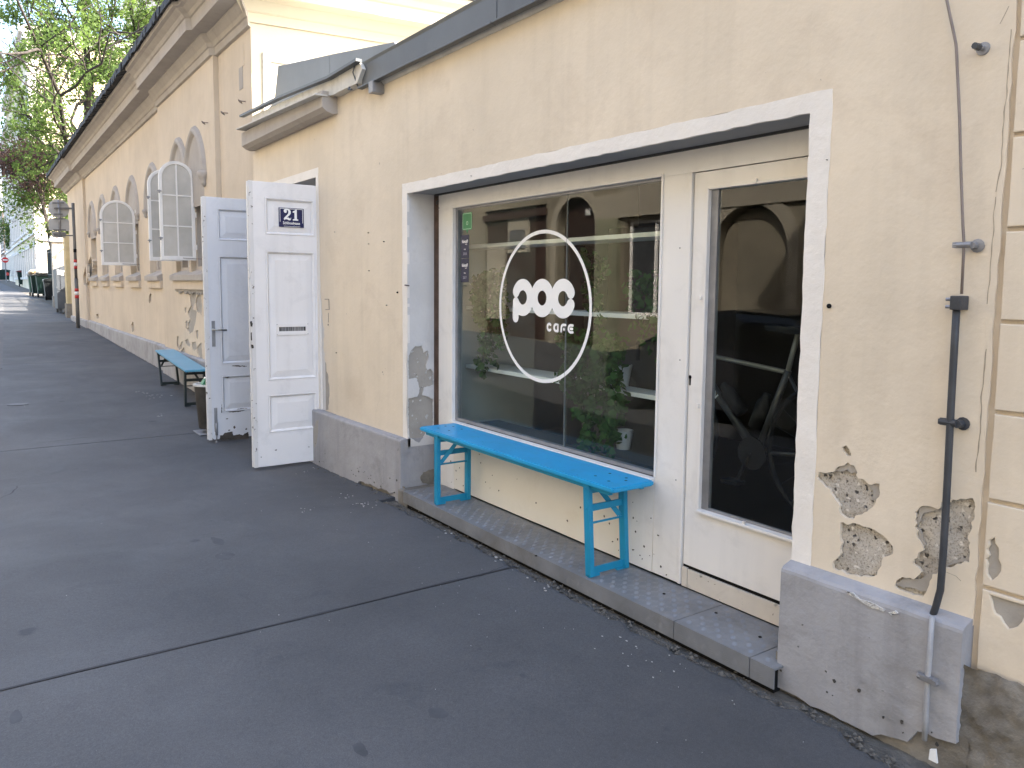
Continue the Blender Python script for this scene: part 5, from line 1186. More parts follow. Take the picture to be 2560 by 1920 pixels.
gb['group'] = grp; gb.location = (-49.2, atX((113, 744), -49.2).y, g(-49.2))
x1 = dup(gb, (-50.5, atX((99, 735), -50.5).y, g(-50.5)), 0, 'middle dark green bin of the three in a row'); x2 = dup(gb, (-51.9, atX((92, 730), -51.9).y, g(-51.9)), 0, 'furthest dark green bin of the three in a row')
bb = wheelie('wheelie_bin', 'lower black bin between the green bins and the grey container', 1.07, .66, .70, bk_m, bk_m); bb.location = (-44.5, atX((130, 750), -44.5).y, g(-44.5))
rc = wheelie('waste_container', 'large dark green waste container with dark red lid on castors', 1.37, 1.5, 1.1, dg_m, red_m, four=True); rc.location = (-77, atX((70, 716), -77).y, g(-77))
fb = wheelie('waste_container', 'dark green container with round red sticker at the far left edge', 1.37, 1.25, 1.1, dg_m, dg_m, four=True); fb.location = (-109, atX((10, 703), -109).y, g(-109))
MB().lathe([(.18, 0), (.18, .01)], (.60, .35, .85), 18, 'x').obj('round_sticker', plain('red_sticker', (.5, .05, .04), .5), fb, local=True)
# rubbish bags on the lids
rb = thing('rubbish_heap', 'pale crumpled cartons and bags piled on the green bins', 'rubbish', (-49.6, atX((105, 744), -49.6).y, g(-49.2) + 1.26))
rnd = random.Random(8)
for k in range(9):
    bm = bmesh.new(); bmesh.ops.create_icosphere(bm, subdivisions=2, radius=rnd.uniform(.12, .24))
    for v in bm.verts: v.co = Vector((v.co.x * 1.3, v.co.y * 1.2, v.co.z * .6)) * (1 + .5 * noise.noise(v.co * 5 + Vector((k, 0, 0))))
    off = Vector((rnd.uniform(-1.3, .2), rnd.uniform(-.5, .35), rnd.uniform(.03, .15)))
    mesh_obj('bag' if k % 2 else 'carton', [tuple(v.co + off) for v in bm.verts] if False else [tuple(v.co + off) for v in bm.verts], [[v.index for v in f.verts] for f in bm.faces], [plain('pale_bag', (.62, .60, .55), .5), plain('carton', (.50, .36, .22), .8)][k % 3 == 0], rb, local=True); bm.free()
# grey container with sloping top and white HU band
hc = thing('collection_container', 'grey metal collection container with rounded top and white HU lettering band', 'container', (-31.6, atX((141, 778), -31.6).y + .5, g(-31.6)))
W2, Dp, Hc = 1.0, 1.15, 1.76
prof_ = [(-W2 / 2, .16), (W2 / 2, .16), (W2 / 2, Hc - .10), (W2 * .28, Hc), (W2 * .02, Hc - .02), (-W2 / 2, Hc - .24)]
mb = MB(); mb.prism(prof_, 'x', -Dp / 2, Dp / 2); mb.obj('body', gr_m, hc, local=True)
MB().box(-Dp / 2 + .05, -Dp / 2 + .15, -W2 / 2 + .04, -W2 / 2 + .14, 0, .16).box(Dp / 2 - .15, Dp / 2 - .05, -W2 / 2 + .04, -W2 / 2 + .14, 0, .16).box(Dp / 2 - .15, Dp / 2 - .05, W2 / 2 - .14, W2 / 2 - .04, 0, .16).box(-Dp / 2 + .05, -Dp / 2 + .15, W2 / 2 - .14, W2 / 2 - .04, 0, .16).obj('foot', gr_m, hc, local=True)
MB().box(Dp / 2 + .001, Dp / 2 + .012, -W2 / 2 + .02, W2 / 2 - .02, .80, .83).box(Dp / 2 + .001, Dp / 2 + .03, -W2 / 2 - .03, -W2 / 2 + .03, .86, .93).obj('seam_bar', gr_m, hc, local=True)
mb = MB(); mb.prism([(-W2 / 2 + .03, 1.50), (W2 / 2, 1.36), (W2 / 2, 1.14), (-W2 / 2 + .03, 1.34)][::-1], 'x', Dp / 2 + .001, Dp / 2 + .004); mb.obj('white_band', whp, hc, local=True)
vs, fs = text_mesh('HU', .26, 1.0, .006, .001, align='LEFT')
mesh_obj('lettering', [(Dp / 2 + .006 + v[2], -W2 / 2 + .22 + v[0] * .78, 1.345 + v[1] * .8 - v[0] * .12) for v in vs if True], fs, M['dark'], hc, local=True)
# ------------------------------------------------------------------ inside the cafe
room = thing('cafe_room', None, None); room.parent = cafe; room.location = Vector((-4, 4.5, 0)) - wloc(cafe); room['label'] = 'dim cafe room seen through the glass'
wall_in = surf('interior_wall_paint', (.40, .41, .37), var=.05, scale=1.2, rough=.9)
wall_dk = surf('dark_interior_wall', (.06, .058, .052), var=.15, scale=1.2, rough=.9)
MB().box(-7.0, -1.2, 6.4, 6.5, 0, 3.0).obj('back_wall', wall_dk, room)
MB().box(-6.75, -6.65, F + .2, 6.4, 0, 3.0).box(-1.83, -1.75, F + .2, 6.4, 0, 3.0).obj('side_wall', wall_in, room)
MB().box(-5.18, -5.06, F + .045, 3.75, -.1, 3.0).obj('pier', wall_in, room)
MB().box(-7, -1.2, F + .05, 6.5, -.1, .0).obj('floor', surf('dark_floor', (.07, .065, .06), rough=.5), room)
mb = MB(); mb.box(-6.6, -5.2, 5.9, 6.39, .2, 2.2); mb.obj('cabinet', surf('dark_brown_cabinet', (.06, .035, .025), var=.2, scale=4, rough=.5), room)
# light box and arch at the back of the room
# display shelves behind the window
sh = thing('display_shelf_unit', 'white shelves on glass cheeks standing just behind the shop window', 'shelf', (-4.0, 3.25, 0))
YS = 3.10
shm = plain('white_shelf_board', (.85, .85, .82), .45)
for p0, p1, th in (((1153, 613), (1652, 579), .026), ((1153, 764), (1645, 789), .026), ((1153, 908), (1640, 991), .026)):
    zt = (atY(p0, YS).z + atY(p1, YS).z) / 2; MB().box(-5.055, -2.985, YS, YS + .26, zt - th, zt, .002).obj('shelf_board', shm, sh)
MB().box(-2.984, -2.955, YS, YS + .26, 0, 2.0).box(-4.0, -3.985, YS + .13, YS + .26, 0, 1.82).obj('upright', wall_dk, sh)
def small_pot(name, label, x, z, col, r=.06, h_=.10, y=YS + .12):
    t_ = thing(name, label, 'plant pot', (x, y, z)); MB().lathe([(r * .7, 0), (r, h_), (r * .9, h_), (r * .85, h_ - .015)], (0, 0, 0), 18).obj('pot', plain('glazed_pot', col, .3), t_, local=True, smooth=False); return t_
def leaf_cloud(rnd, pts, size, n, flat=.25, heart=False):
    vs = []; fs = []
    for k in range(n):
        c, r_ = pts[rnd.randrange(len(pts))]
        d = Vector((rnd.gauss(0, 1), rnd.gauss(0, 1), rnd.gauss(0, 1))); d = d.normalized() * r_ * rnd.random() ** .45; p = c + d
        nrm = Vector((rnd.gauss(0, 1), rnd.gauss(0, 1), rnd.gauss(.5, 1))).normalized(); u = nrm.orthogonal().normalized(); a = rnd.uniform(0, 6.28); v = nrm.cross(u); u, v = u * math.cos(a) + v * math.sin(a), v * math.cos(a) - u * math.sin(a)
        s_ = size * rnd.uniform(.6, 1.3); b0 = len(vs)
        if heart:
            for a_, r2 in ((-90, 1.0), (-20, .75), (35, .8), (90, .45), (145, .8), (200, .75)): vs.append(tuple(p + (u * math.cos(math.radians(a_)) + v * math.sin(math.radians(a_))) * s_ * r2))
            fs.append(tuple(range(b0, b0 + 6)))
        else:
            vs += [tuple(p - u * s_ * .5), tuple(p + v * s_ * .28 + nrm * s_ * .06), tuple(p + u * s_ * .6), tuple(p - v * s_ * .28 + nrm * s_ * .06)]; fs.append((b0, b0 + 1, b0 + 2, b0 + 3))
    return vs, fs
def vine(name, label, x0, x1, strands, y, zlo, ztop, seed, n, pot=None):
    rnd = random.Random(seed); t_ = thing(name, label, 'plant', ((x0 + x1) / 2, y, ztop)); pts = []; st = MB()
    for (xs_, zb, wv) in strands:
        k = 14; pl = []
        for i in range(k + 1):
            q = Vector((xs_ + wv * math.sin(i * .7 + xs_ * 9) * .5 + rnd.uniform(-.01, .01), y - .06 + rnd.uniform(-.02, .02), ztop + (zb - ztop) * i / k)); pl.append(q); pts.append((q, .055))
        st.tube(pl, .0025, 4)
    st.obj('stem', M['bark'], t_)
    vs, fs = leaf_cloud(rnd, pts, .028, n, heart=True); o = mesh_obj('foliage', vs, fs, M['leaf_ivy'], t_)
    return t_
def zw(py, px=1500, y=YS - .05): return atY((px, py), y).z
def xw(px, y=YS - .05): return atY((px, 850), y).x
vine('trailing_ivy', 'ivy trailing down to the left of the round cafe logo', 0, 0, [(xw(1215), zw(930, 1215), .05), (xw(1235), zw(905, 1235), .06), (xw(1255), zw(860, 1255), .05), (xw(1200), zw(800, 1200), .04), (xw(1225), zw(870), .05)], YS, 0, zw(690, 1230), 1, 750)
vine('trailing_ivy', 'large heart leaved ivy hanging to the bench right of the cafe logo', 0, 0, [(xw(1440), zw(990), .05), (xw(1460), zw(1040), .06), (xw(1480), zw(1110), .06), (xw(1505), zw(1120), .05), (xw(1530), zw(1050), .06), (xw(1550), zw(1130), .05), (xw(1565), zw(1080), .04), (xw(1490), zw(960), .08)], YS - .04, 0, zw(845), 2, 1300)
vine('trailing_ivy', 'dim ivy on the middle shelf in the right corner of the window', 0, 0, [(xw(1590), zw(830), .05), (xw(1610), zw(800), .05), (xw(1625), zw(870), .04), (xw(1570), zw(760), .05)], YS + .05, 0, zw(690), 3, 220)
vine('trailing_ivy', 'faint ivy behind the glass just right of the logo ring', 0, 0, [(xw(1455), zw(790), .05), (xw(1470), zw(830), .05), (xw(1445), zw(740), .04)], YS + .08, 0, zw(630), 4, 150)
small_pot('plant_pot', 'white pot half hidden in the hanging ivy on the lowest shelf', xw(1500), atY((1153, 908), YS).z, (.7, .7, .68), .07, .13)
small_pot('plant_pot', 'white pot low behind the glass near the right end of the bench', xw(1555), .62, (.45, .47, .5), .055, .11, YS - .02)
MB().box(-5.05, -2.955, YS - .1, YS + .3, .40, .50).obj('inner_sill', wall_dk, room)
MB().box(-3.75, -2.985, YS + .165, YS + .180, 0, 1.36).obj('added_dark_panel', wall_dk, sh)  # dark board added to hide the front wheel and darken the lower window
# bicycle behind the glass door
bk = thing('bicycle', 'dark racing bicycle with two bottles parked behind the glass door', 'bicycle', (-2.3, 3.35, 0))
YB = 3.30
def B(px, dy=0): v = atY(px, YB); return Vector((v.x, YB + dy, v.z))
frame_m = plain('black_bicycle_paint', (.06, .06, .062), .3, .0); grey_f = plain('grey_bicycle_paint', (.24, .24, .225), .35, .2); tyre = plain('rubber', (.012, .012, .013), .8)
bb_ = B((1892, 1131)); st_ = B((1969, 931)); hd = Vector((bb_.x - .50, YB, bb_.z + .505)); hd2 = Vector((hd.x + .0, YB, st_.z + .03))
MB().tube([bb_, st_ + (st_ - bb_) * .02], .018, 10).obj('seat_tube', frame_m, bk, smooth=True)
MB().tube([bb_, hd], .024, 10).obj('down_tube', frame_m, bk, smooth=True)
MB().tube([st_, hd2 + Vector((0, 0, .03))], .0125, 10).obj('top_tube', grey_f, bk, smooth=True)
MB().tube([hd + Vector((0.01, 0, -.04)), hd2 + Vector((-.02, 0, .06))], .020, 10).obj('head_tube', frame_m, bk, smooth=True)
MB().tube([st_, st_ + Vector((.05, 0, .20))], .013, 8).obj('seat_post', grey_f, bk, smooth=True)
MB().prism([(st_.x - .10, st_.z + .20), (st_.x + .16, st_.z + .19), (st_.x + .17, st_.z + .235), (st_.x + .02, st_.z + .225), (st_.x - .11, st_.z + .23)], 'y', YB - .05, YB + .05).obj('saddle', tyre, bk)
ra = bb_ + Vector((.41, 0, .055)); fa = Vector((hd.x - .10, YB, ra.z))
MB().tube([bb_, ra], .010, 8).tube([st_, ra], .0085, 8).obj('rear_stays', frame_m, bk, smooth=True)
MB().tube([hd + Vector((0, 0, -.04)), fa], .013, 8).obj('fork', frame_m, bk, smooth=True)
for c_ in (ra, fa):
    wh = MB(); n_ = 48; vs = []; fs = []
    for i in range(n_):
        a = 2 * math.pi * i / n_
        for k in range(8): b2_ = 2 * math.pi * k / 8; rr = .335 + .013 * math.cos(b2_); vs.append((c_.x + rr * math.cos(a), c_.y + .013 * math.sin(b2_), c_.z + rr * math.sin(a)))
    for i in range(n_):
        for k in range(8): fs.append((i * 8 + k, i * 8 + (k + 1) % 8, ((i + 1) % n_) * 8 + (k + 1) % 8, ((i + 1) % n_) * 8 + k))
    wo_ = mesh_obj('wheel', vs, fs, tyre, bk, smooth=True)
    sp = MB()
    for i in range(20): a = 2 * math.pi * i / 20; sp.tube([(c_.x, c_.y, c_.z), (c_.x + .325 * math.cos(a), c_.y, c_.z + .325 * math.sin(a))], .0012, 4, caps=False)
    sp.obj('spokes', frame_m, bk)
MB().lathe([(.085, -.004), (.085, .004)], (bb_.x, bb_.y - .04, bb_.z), 24, 'y').tube([(bb_.x, bb_.y - .055, bb_.z), (bb_.x - .07, bb_.y - .06, bb_.z - .15)], .010, 8).box(bb_.x - .12, bb_.x - .02, YB - .13, YB - .06, bb_.z - .165, bb_.z - .145).obj('crank', tyre, bk)
MB().tube([hd2 + Vector((-.02, 0, .06)), hd2 + Vector((-.10, 0, .09)), hd2 + Vector((-.10, -.2, .09)), hd2 + Vector((-.17, -.21, .07)), hd2 + Vector((-.17, -.21, -.03))], .013, 8).tube([hd2 + Vector((-.10, 0, .09)), hd2 + Vector((-.10, .2, .09)), hd2 + Vector((-.17, .21, .07))], .013, 8).obj('handlebar', tyre, bk, smooth=True)
for f_, tube_a, tube_b in ((.42, bb_, hd), (.45, bb_, st_)):
    m0 = tube_a.lerp(tube_b, f_); d_ = (tube_b - tube_a).normalized(); nn = Vector((d_.z, 0, -d_.x)); nn = nn if (nn.x > 0) == (tube_b is hd) else -nn
    MB().tube([m0 + nn * .062 - d_ * .09, m0 + nn * .062 + d_ * .05, m0 + nn * .062 + d_ * .07, m0 + nn * .062 + d_ * .10], [.037, .037, .024, .020], 12).obj('bottle', tyre, bk, smooth=True)
vs, fs = text_mesh('CANYON', .042, 1.2, .001, .0003); dv = (bb_ - hd).normalized(); up_ = Vector((-dv.z, 0, dv.x)); up_ = up_ if up_.z > 0 else -up_
m0 = bb_.lerp(hd, .66); mesh_obj('frame_lettering', [tuple(m0 + dv * v[0] + up_ * v[1] + Vector((0, -.0245 - v[2], 0))) for v in vs], fs, plain('grey_lettering', (.75, .75, .75), .4), bk)

# ------------------------------------------------------------------ opposite side of the street (seen in the glass)
YO = -7.0
op = thing('opposite_building', 'house across the street with arched doorway and brown shop front, mirrored in the glass', 'building', (-14, YO, 0))
op_m = surf('opposite_stucco', (.21, .185, .135), var=.15, scale=.8, rough=.9, stain=(.13, .12, .09), stain_amt=.4, stain_scale=1.2)
op_w = surf('opposite_pale_stucco', (.30, .27, .21), var=.05, scale=.8, rough=.9)
brown = surf('brown_shop_wood', (.045, .026, .020), var=.2, scale=3, rough=.55)
HB = 9.5
ar = arch(-16.30, -14.66, 3.02, 3.80, -.2)
import itertools
def rarch(x0, x1, zs, zb, n=20): return [(x0, zb), (x1, zb)] + [((x0 + x1) / 2 + (x1 - x0) / 2 * math.cos(math.pi * i / n), zs + (x1 - x0) / 2 * math.sin(math.pi * i / n)) for i in range(n + 1)]
hol = [rarch(-16.25, -14.70, 3.02, -.1), rect(-19.75, -16.75, .1, 3.75), rect(-13.7, -11.9, .9, 3.10), rarch(-11.0, -9.2, 2.3, -.1), rect(-7.9, -6.3, 1.0, 3.1), rect(-4.8, -3.2, 1.0, 3.1), rect(-23.5, -21.2, .9, 3.1)]
for fl in range(1): pass
up_w = []
for i in range(13):
    x_ = -33 + i * 3.0; up_w.append(rect(x_, x_ + 1.25, 5.0, 7.3))
def sheetYb(name, outlines, yfront, thick, mat, parent):      # faces +y
    vs, fs = curve_mesh(outlines, thick)
    o = mesh_obj(name, [(v[0], yfront - thick / 2 + v[2], v[1]) for v in vs], fs, mat, parent); return fix_normals(o)
sheetYb('wall', [rect(-36, 8, -.3, HB)] + hol + up_w, YO, .3, op_m, op)
MB().box(-36, 8, YO - 6, YO - .35, -.3, HB).obj('core', M['dark'], op)
mb = MB()
for x0_, x1_, zs_ in ((-16.25, -14.70, 3.02), (-11.0, -9.2, 2.3)):
    pass
sheetYb('arch_surround', [rarch(-16.47, -14.48, 3.02, -.1), rarch(-16.26, -14.69, 3.02, -.15)], YO + .07, .07, op_w, op)
sheetYb('arch_surround', [rarch(-11.25, -8.95, 2.3, -.1), rarch(-11.0, -9.2, 2.3, -.15)], YO + .07, .07, op_w, op)
sheetYb('arched_door', [rarch(-16.2, -14.75, 3.02, -.1)], YO - .2, .06, surf('brown_door_wood', (.035, .022, .018), var=.2, scale=3, rough=.5), op)
sheetYb('arched_door', [rarch(-10.95, -9.25, 2.3, -.1)], YO - .2, .06, op_m, op)
mb = MB(); mb.box(-14.66, 7.9, YO + .001, YO + .10, 3.18, 3.74).box(-13.82, 7.9, YO + .001, YO + .06, 3.741, 3.95); mb.obj('stone_band', op_w, op)
MB().box(-14.60, -13.84, YO + .001, YO + .12, -.2, 3.179).obj('stone_pier', surf('greenish_stone', (.21, .21, .14), var=.12, scale=2, rough=.9), op)
mb = MB(); mb.box(-19.8, -16.7, YO - .2, YO - .1, .0, 3.8).box(-19.8, -16.7, YO - .1, YO + .05, 3.45, 3.62); mb.obj('shop_front', brown, op)
MB().box(-18.62, -17.62, YO - .099, YO - .04, 2.50, 3.44).box(-19.7, -18.75, YO - .099, YO - .04, .6, 2.75).obj('pale_panel', op_w, op)
mb = MB()
for k in range(12): mb.box(-18.5, -17.75, YO - .039, YO - .0, 2.62 + k * .045, 2.645 + k * .045)
mb.obj('louvre', M['steel_dull'], op)
vs, fs = text_mesh('28', .22, 1, .004, .004); mesh_obj('house_number', [(-15.2 - v[0], YO - .135 + v[2], 3.42 + v[1]) for v in vs], fs, M['enamel_white'], op)
for i, h_ in enumerate(hol[2:3] + hol[4:] + up_w):
    x0_, x1_ = h_[0][0], h_[1][0]; z0_, z1_ = h_[0][1], h_[2][1]
    f = MB().box(x0_ + .05, x1_ - .05, YO - .16, YO - .12, z0_, z0_ + .07).box(x0_ + .05, x1_ - .05, YO - .16, YO - .12, z1_ - .07, z1_).box(x0_ + .05, x0_ + .12, YO - .16, YO - .12, z0_ + .07, z1_ - .07).box(x1_ - .12, x1_ - .05, YO - .16, YO - .12, z0_ + .07, z1_ - .07).box((x0_ + x1_) / 2 - .04, (x0_ + x1_) / 2 + .04, YO - .16, YO - .12, z0_ + .07, z1_ - .07).obj('window', M['white_paint'], op)
    MB().box(x0_ + .05, x1_ - .05, YO - .2, YO - .17, z0_, z1_).obj('pane', plain('opposite_window_glass', (.05, .055, .06), .08), f)
MB().box(-36.2, 8.2, YO - .2, YO + .45, HB, HB + .45).obj('cornice', op_w, op)

# parked car, only mirrored in the glass
car = thing('parked_car', 'dark hatchback parked at the kerb, seen only as a reflection in the glass', 'car', (-6.9, -3.0, g(-6.9) - .12))
cb = surf('dark_car_paint', (.03, .032, .036), var=.05, scale=1, rough=.25, bstr=0, world=False, spec=.8); cg = plain('car_glass', (.015, .017, .018), .05, spec=.9)
W_ = .88
secs = [(-2.1, .35, .62, .80), (-1.95, .25, .80, .95), (-1.3, .22, .90, 1.0), (-.95, .22, .97, 1.0), (0, .22, .98, 1.0), (1.2, .22, .98, 1.0), (1.75, .24, .98, .98), (2.05, .30, .92, .88)]
vs = []; fs = []
for x_, zb, zt, k in secs:
    vs += [(x_, -W_ * k, zb), (x_, -W_ * k * 1.02, .55), (x_, -W_ * k * .96, zt), (x_, 0, zt + .03), (x_, W_ * k * .96, zt), (x_, W_ * k * 1.02, .55), (x_, W_ * k, zb), (x_, 0, zb - .02)]
for i in range(len(secs) - 1):
    for j in range(8): a = i * 8 + j; b2 = i * 8 + (j + 1) % 8; fs.append((a, b2, b2 + 8, a + 8))
fs += [tuple(range(8))[::-1], tuple((len(secs) - 1) * 8 + j for j in range(8))]
fix_normals(mesh_obj('body', vs, fs, cb, car, local=True, smooth=False))
gsec = [(-1.35, .93, .93, .90), (-.55, .93, 1.40, .70), (.2, .93, 1.47, .70), (1.1, .93, 1.43, .70), (1.85, .93, 1.0, .84)]
vs = []; fs = []
for x_, zb, zt, k in gsec: vs += [(x_, -W_ * .93, zb), (x_, -W_ * k, zt), (x_, W_ * k, zt), (x_, W_ * .93, zb)]
for i in range(len(gsec) - 1):
    for j in range(4): a = i * 4 + j; b2 = i * 4 + (j + 1) % 4; fs.append((a, b2, b2 + 4, a + 4))
fs += [(3, 2, 1, 0), (16, 17, 18, 19)]
fix_normals(mesh_obj('cabin_glass', vs, fs, cg, car, local=True))
MB().prism([(-.58, 1.40), (.2, 1.475), (1.12, 1.435), (1.12, 1.46), (.2, 1.505), (-.58, 1.43)], 'y', -W_ * .72, W_ * .72).box(.18, .26, -W_ * .95, W_ * .95, .93, 1.0).obj('roof', cb, car, local=True)
for x_ in (-1.35, 1.3):
    for y_ in (-W_ + .04, W_ - .04):
        wh = MB().lathe([(.20, -.10), (.30, -.10), (.32, -.07), (.32, .07), (.30, .10), (.20, .10)], (x_, y_, .32), 28, 'y').obj('wheel', tyre, car, local=True)
        MB().lathe([(.19, -.105), (.03, -.09), (.03, .09), (.19, .105)], (x_, y_, .32), 10, 'y').obj('rim', M['steel'], wh, local=True)
for y_ in (-.65, .65): MB().box(-2.12, -2.0, y_ - .15, y_ + .15, .62, .76, .02).obj('headlight', M['steel'], car, local=True); MB().box(1.99, 2.07, y_ - .12, y_ + .12, .72, .9, .02).obj('tail_light', red_m, car, local=True)

# ------------------------------------------------------------------ garden wall piers beyond the hall
pier_m = surf('pier_plaster', (.40, .36, .30), var=.1, scale=1.5, rough=.9, stain=(.22, .2, .17), stain_amt=.6, stain_scale=1.4)
ochre = surf('ochre_plaster', (.52, .43, .25), var=.1, scale=1.5, rough=.9, stain=(.30, .24, .15), stain_amt=.6, stain_scale=1.6)
def pier(X, y0, w_, ztop, label, mat, dx=.5, cap=True):
    t_ = thing('wall_pier', label, 'pier', (X - dx / 2, y0 + w_ / 2, g(X)))
    MB().box(-dx / 2, dx / 2, -w_ / 2, w_ / 2, -.2, ztop - g(X), .01).obj('shaft', mat, t_, local=True)
    MB().box(-dx / 2 - .03, dx / 2 + .03, -w_ / 2 - .03, w_ / 2 + .03, -.2, .45, .01).obj('foot', M['base_stone'], t_, local=True)
    if cap:
        h_ = ztop - g(X); MB().box(-dx / 2 - .08, dx / 2 + .08, -w_ / 2 - .08, w_ / 2 + .08, h_, h_ + .12, .01).box(-dx / 2 - .03, dx / 2 + .03, -w_ / 2 - .03, w_ / 2 + .03, h_ + .1201, h_ + .22).obj('cap', M['moulding'], t_, local=True)
    return t_
pier(-28.3, 2.60, .32, 3.05, 'ochre plastered wall pier right behind the corner of the hall', ochre, .5, False)
pier(-36.2, atX((136, 760), -36.2).y, .40, 3.15, 'first capped garden pier past the grey container', pier_m)
pier(-52.5, atX((119, 740), -52.5).y, .55, 3.9, 'second capped garden pier, half behind the black bin', pier_m)
pier(-57, atX((103, 735), -57.).y, .60, 4.1, 'third capped garden pier behind the row of green bins', pier_m)
pier(-82.0, atX((50, 720), -82.).y, 1.3, 5.2, 'broad pale pier standing behind the red lidded container', pier_m, 1.2)
def low_wall(x0, x1, y0, y1, h_, label, mat):
    t_ = thing('garden_wall', label, 'wall', ((x0 + x1) / 2, (y0 + y1) / 2, g((x0 + x1) / 2)))
    t_['category'] = 'wall'; MB().add([(x0, y0, g(x0) - .3), (x1, y1, g(x1) - .3), (x1, y1 + .3, g(x1) - .3), (x0, y0 + .3, g(x0) - .3), (x0, y0, g(x0) + h_), (x1, y1, g(x1) + h_), (x1, y1 + .3, g(x1) + h_), (x0, y0 + .3, g(x0) + h_)],
        [(3, 2, 1, 0), (4, 5, 6, 7), (0, 1, 5, 4), (1, 2, 6, 5), (2, 3, 7, 6), (3, 0, 4, 7)]).obj('wall', mat, t_); fix_normals(t_.children[0]); return t_
low_wall(-28.8, -36.0, 3.0, 3.15, 1.1, 'low stained garden wall between ochre pier and first capped pier', ochre)
low_wall(-36.7, -52.2, 3.2, 4.2, 1.1, 'low garden wall running behind the black bin', pier_m)
# railing on the low walls
rl = thing('garden_railing', 'dark iron railing on top of the low garden walls', 'railing', (-40, 3.3, g(-40)))
def rly(x): return 3.15 + (-28.8 - x) / 18.4 * .35
for z_ in (1.25, 2.35): MB().bar((-28.8, rly(-28.8), g(-28.8) + z_), (-47.2, rly(-47.2), g(-47.2) + z_), .03, .03).obj('rail', M['black_leg'], rl)
mb = MB(); x_ = -28.9
bars = []
while x_ > -47.1:
    bars.append(x_); x_ -= .16
for x_ in bars: MB().tube([(x_, rly(x_), g(x_) + 1.1), (x_, rly(x_), g(x_) + 2.5)], .010, 4).obj('bar', M['black_leg'], rl)
# lattice gate further on
lgy = atX((73, 720), -80.).y - 3.95
lg = thing('lattice_gate', 'dark iron lattice panel between pale pier and corner house', 'gate', (-80, 4.0 + lgy, g(-80)))
for k in range(7): MB().bar((-79.5, 3.95 + lgy, g(-80) + .6 + k * .65), (-79.5, 4.7 + lgy, g(-80) + .75 + k * .65), .05, .07).obj('rail', M['black_leg'], lg)
for k in range(4): MB().bar((-79.5, 3.97 + lgy + k * .22, g(-80) - .1), (-79.5, 3.97 + lgy + k * .22, g(-80) + 4.9), .04, .04).obj('bar', M['black_leg'], lg)

# ------------------------------------------------------------------ far buildings
def block(name, label, x0, x1, y0, y1, h_, mat, rows, cols_front, side_cols, zbase=1.0, quoins=False, floor_h=3.6, ornate=False):
    """x1 is the side nearest the camera; the front faces -y, the side faces +x"""
    t_ = thing(name, label, 'building', ((x0 + x1) / 2, y0, zbase))
    MB().box(x0, x1, y0, y1, -1.5, h_).obj('wall', mat, t_)
    MB().box(x0 - .2, x1 + .3, y0 - .45, y1, h_, h_ + .45).box(x0 - .2, x1 + .2, y0 - .25, y1, h_ - .35, h_ - .001).obj('cornice', M['trim'], t_)
    wmat = plain('far_window_glass', (.07, .08, .09), .15)
    def win(xa, xb, za, zb, front, yy=None):
        if front:
            f = MB().box(xa - .14, xb + .14, y0 - .09, y0 - .001, zb + .002, zb + .28).box(xa - .18, xb + .18, y0 - .14, y0 - .001, za - .16, za - .002).box(xa - .13, xa - .002, y0 - .06, y0 - .001, za, zb).box(xb + .002, xb + .13, y0 - .06, y0 - .001, za, zb).obj('window', M['trim'], t_)
            MB().box(xa, xb, y0 - .03, y0 - .0012, za, zb).obj('pane', wmat, f)
        else:
            f = MB().box(x1 + .001, x1 + .08, xa - .1, xb + .1, zb + .002, zb + .2).box(x1 + .001, x1 + .12, xa - .12, xb + .12, za - .12, za - .002).obj('window', M['trim'], t_)
            MB().box(x1 + .0012, x1 + .03, xa, xb, za, zb).obj('pane', wmat, f)
    for r_ in range(rows):
        za = zbase + 1.1 + r_ * floor_h
        for c in range(cols_front):
            xa = x0 + (x1 - x0) * (c + .5) / cols_front - .55; win(xa, xa + 1.1, za, za + 2.0, True)
        for c in range(side_cols):
            ya = y0 + (y1 - y0) * (c + .5) / side_cols - .5; win(ya, ya + 1.0, za, za + 1.9, False)
        MB().box(x0 - .02, x1 + .05, y0 - .12, y0 - .001, za + 2.75, za + 2.95).obj('string_course', M['trim'], t_)
    if quoins:
        k = 0; z_ = zbase
        while z_ < h_ - .5:
            w_ = .75 if k % 2 else .45
            MB().box(x1 - w_, x1 + .06, y0 - .06, y0 + w_ * 1.0, z_, z_ + .42, .01).obj('stone', M['moulding'] if k % 2 else M['trim'], t_); z_ += .45; k += 1
    return t_
far_y = surf('far_yellow_stucco', (.72, .61, .43), var=.08, scale=.5, rough=.9, stain=(.45, .32, .2), stain_amt=.5, stain_scale=.7)
far_p = surf('far_pink_stucco', (.56, .47, .42), var=.05, scale=.3, rough=.9)
block('corner_house', 'tall ornate yellow house with quoined corner behind the tree', -88, -59.5, atX((96, 720), -59.5).y, 12.2, 17.2, far_y, 4, 11, 0, .8, quoins=True, floor_h=3.3)
block('apartment_house', 'tall pinkish blank walled house rising above the hall roof behind the tree', -76, -62, 12.3, 32, 24.5, far_p, 5, 4, 0, 1.0, floor_h=3.4)
block('town_house', 'pale town house further down the street past the ornate corner house', -126, -90, atX((46, 715), -90.).y + .4, 18, 18.0, surf('far_pale_stucco', (.78, .70, .58), var=.05, scale=.3, rough=.9), 4, 10, 0, 1.3, floor_h=3.4)
block('street_end_house', 'sunlit pale house closing the far end of the street', -190, -172, -14, 14, 19.5, surf('far_white_stucco', (.64, .60, .54), var=.05, scale=.3, rough=.9), 4, 2, 9, 2.2, floor_h=3.9)
block('brown_house', 'shaded brown brick house low at the street end', -150, -135, 4.75, 12, 12.0, surf('brown_brickwork', (.20, .15, .12), var=.15, scale=.7, rough=.9), 3, 4, 2, 1.9, floor_h=3.4)
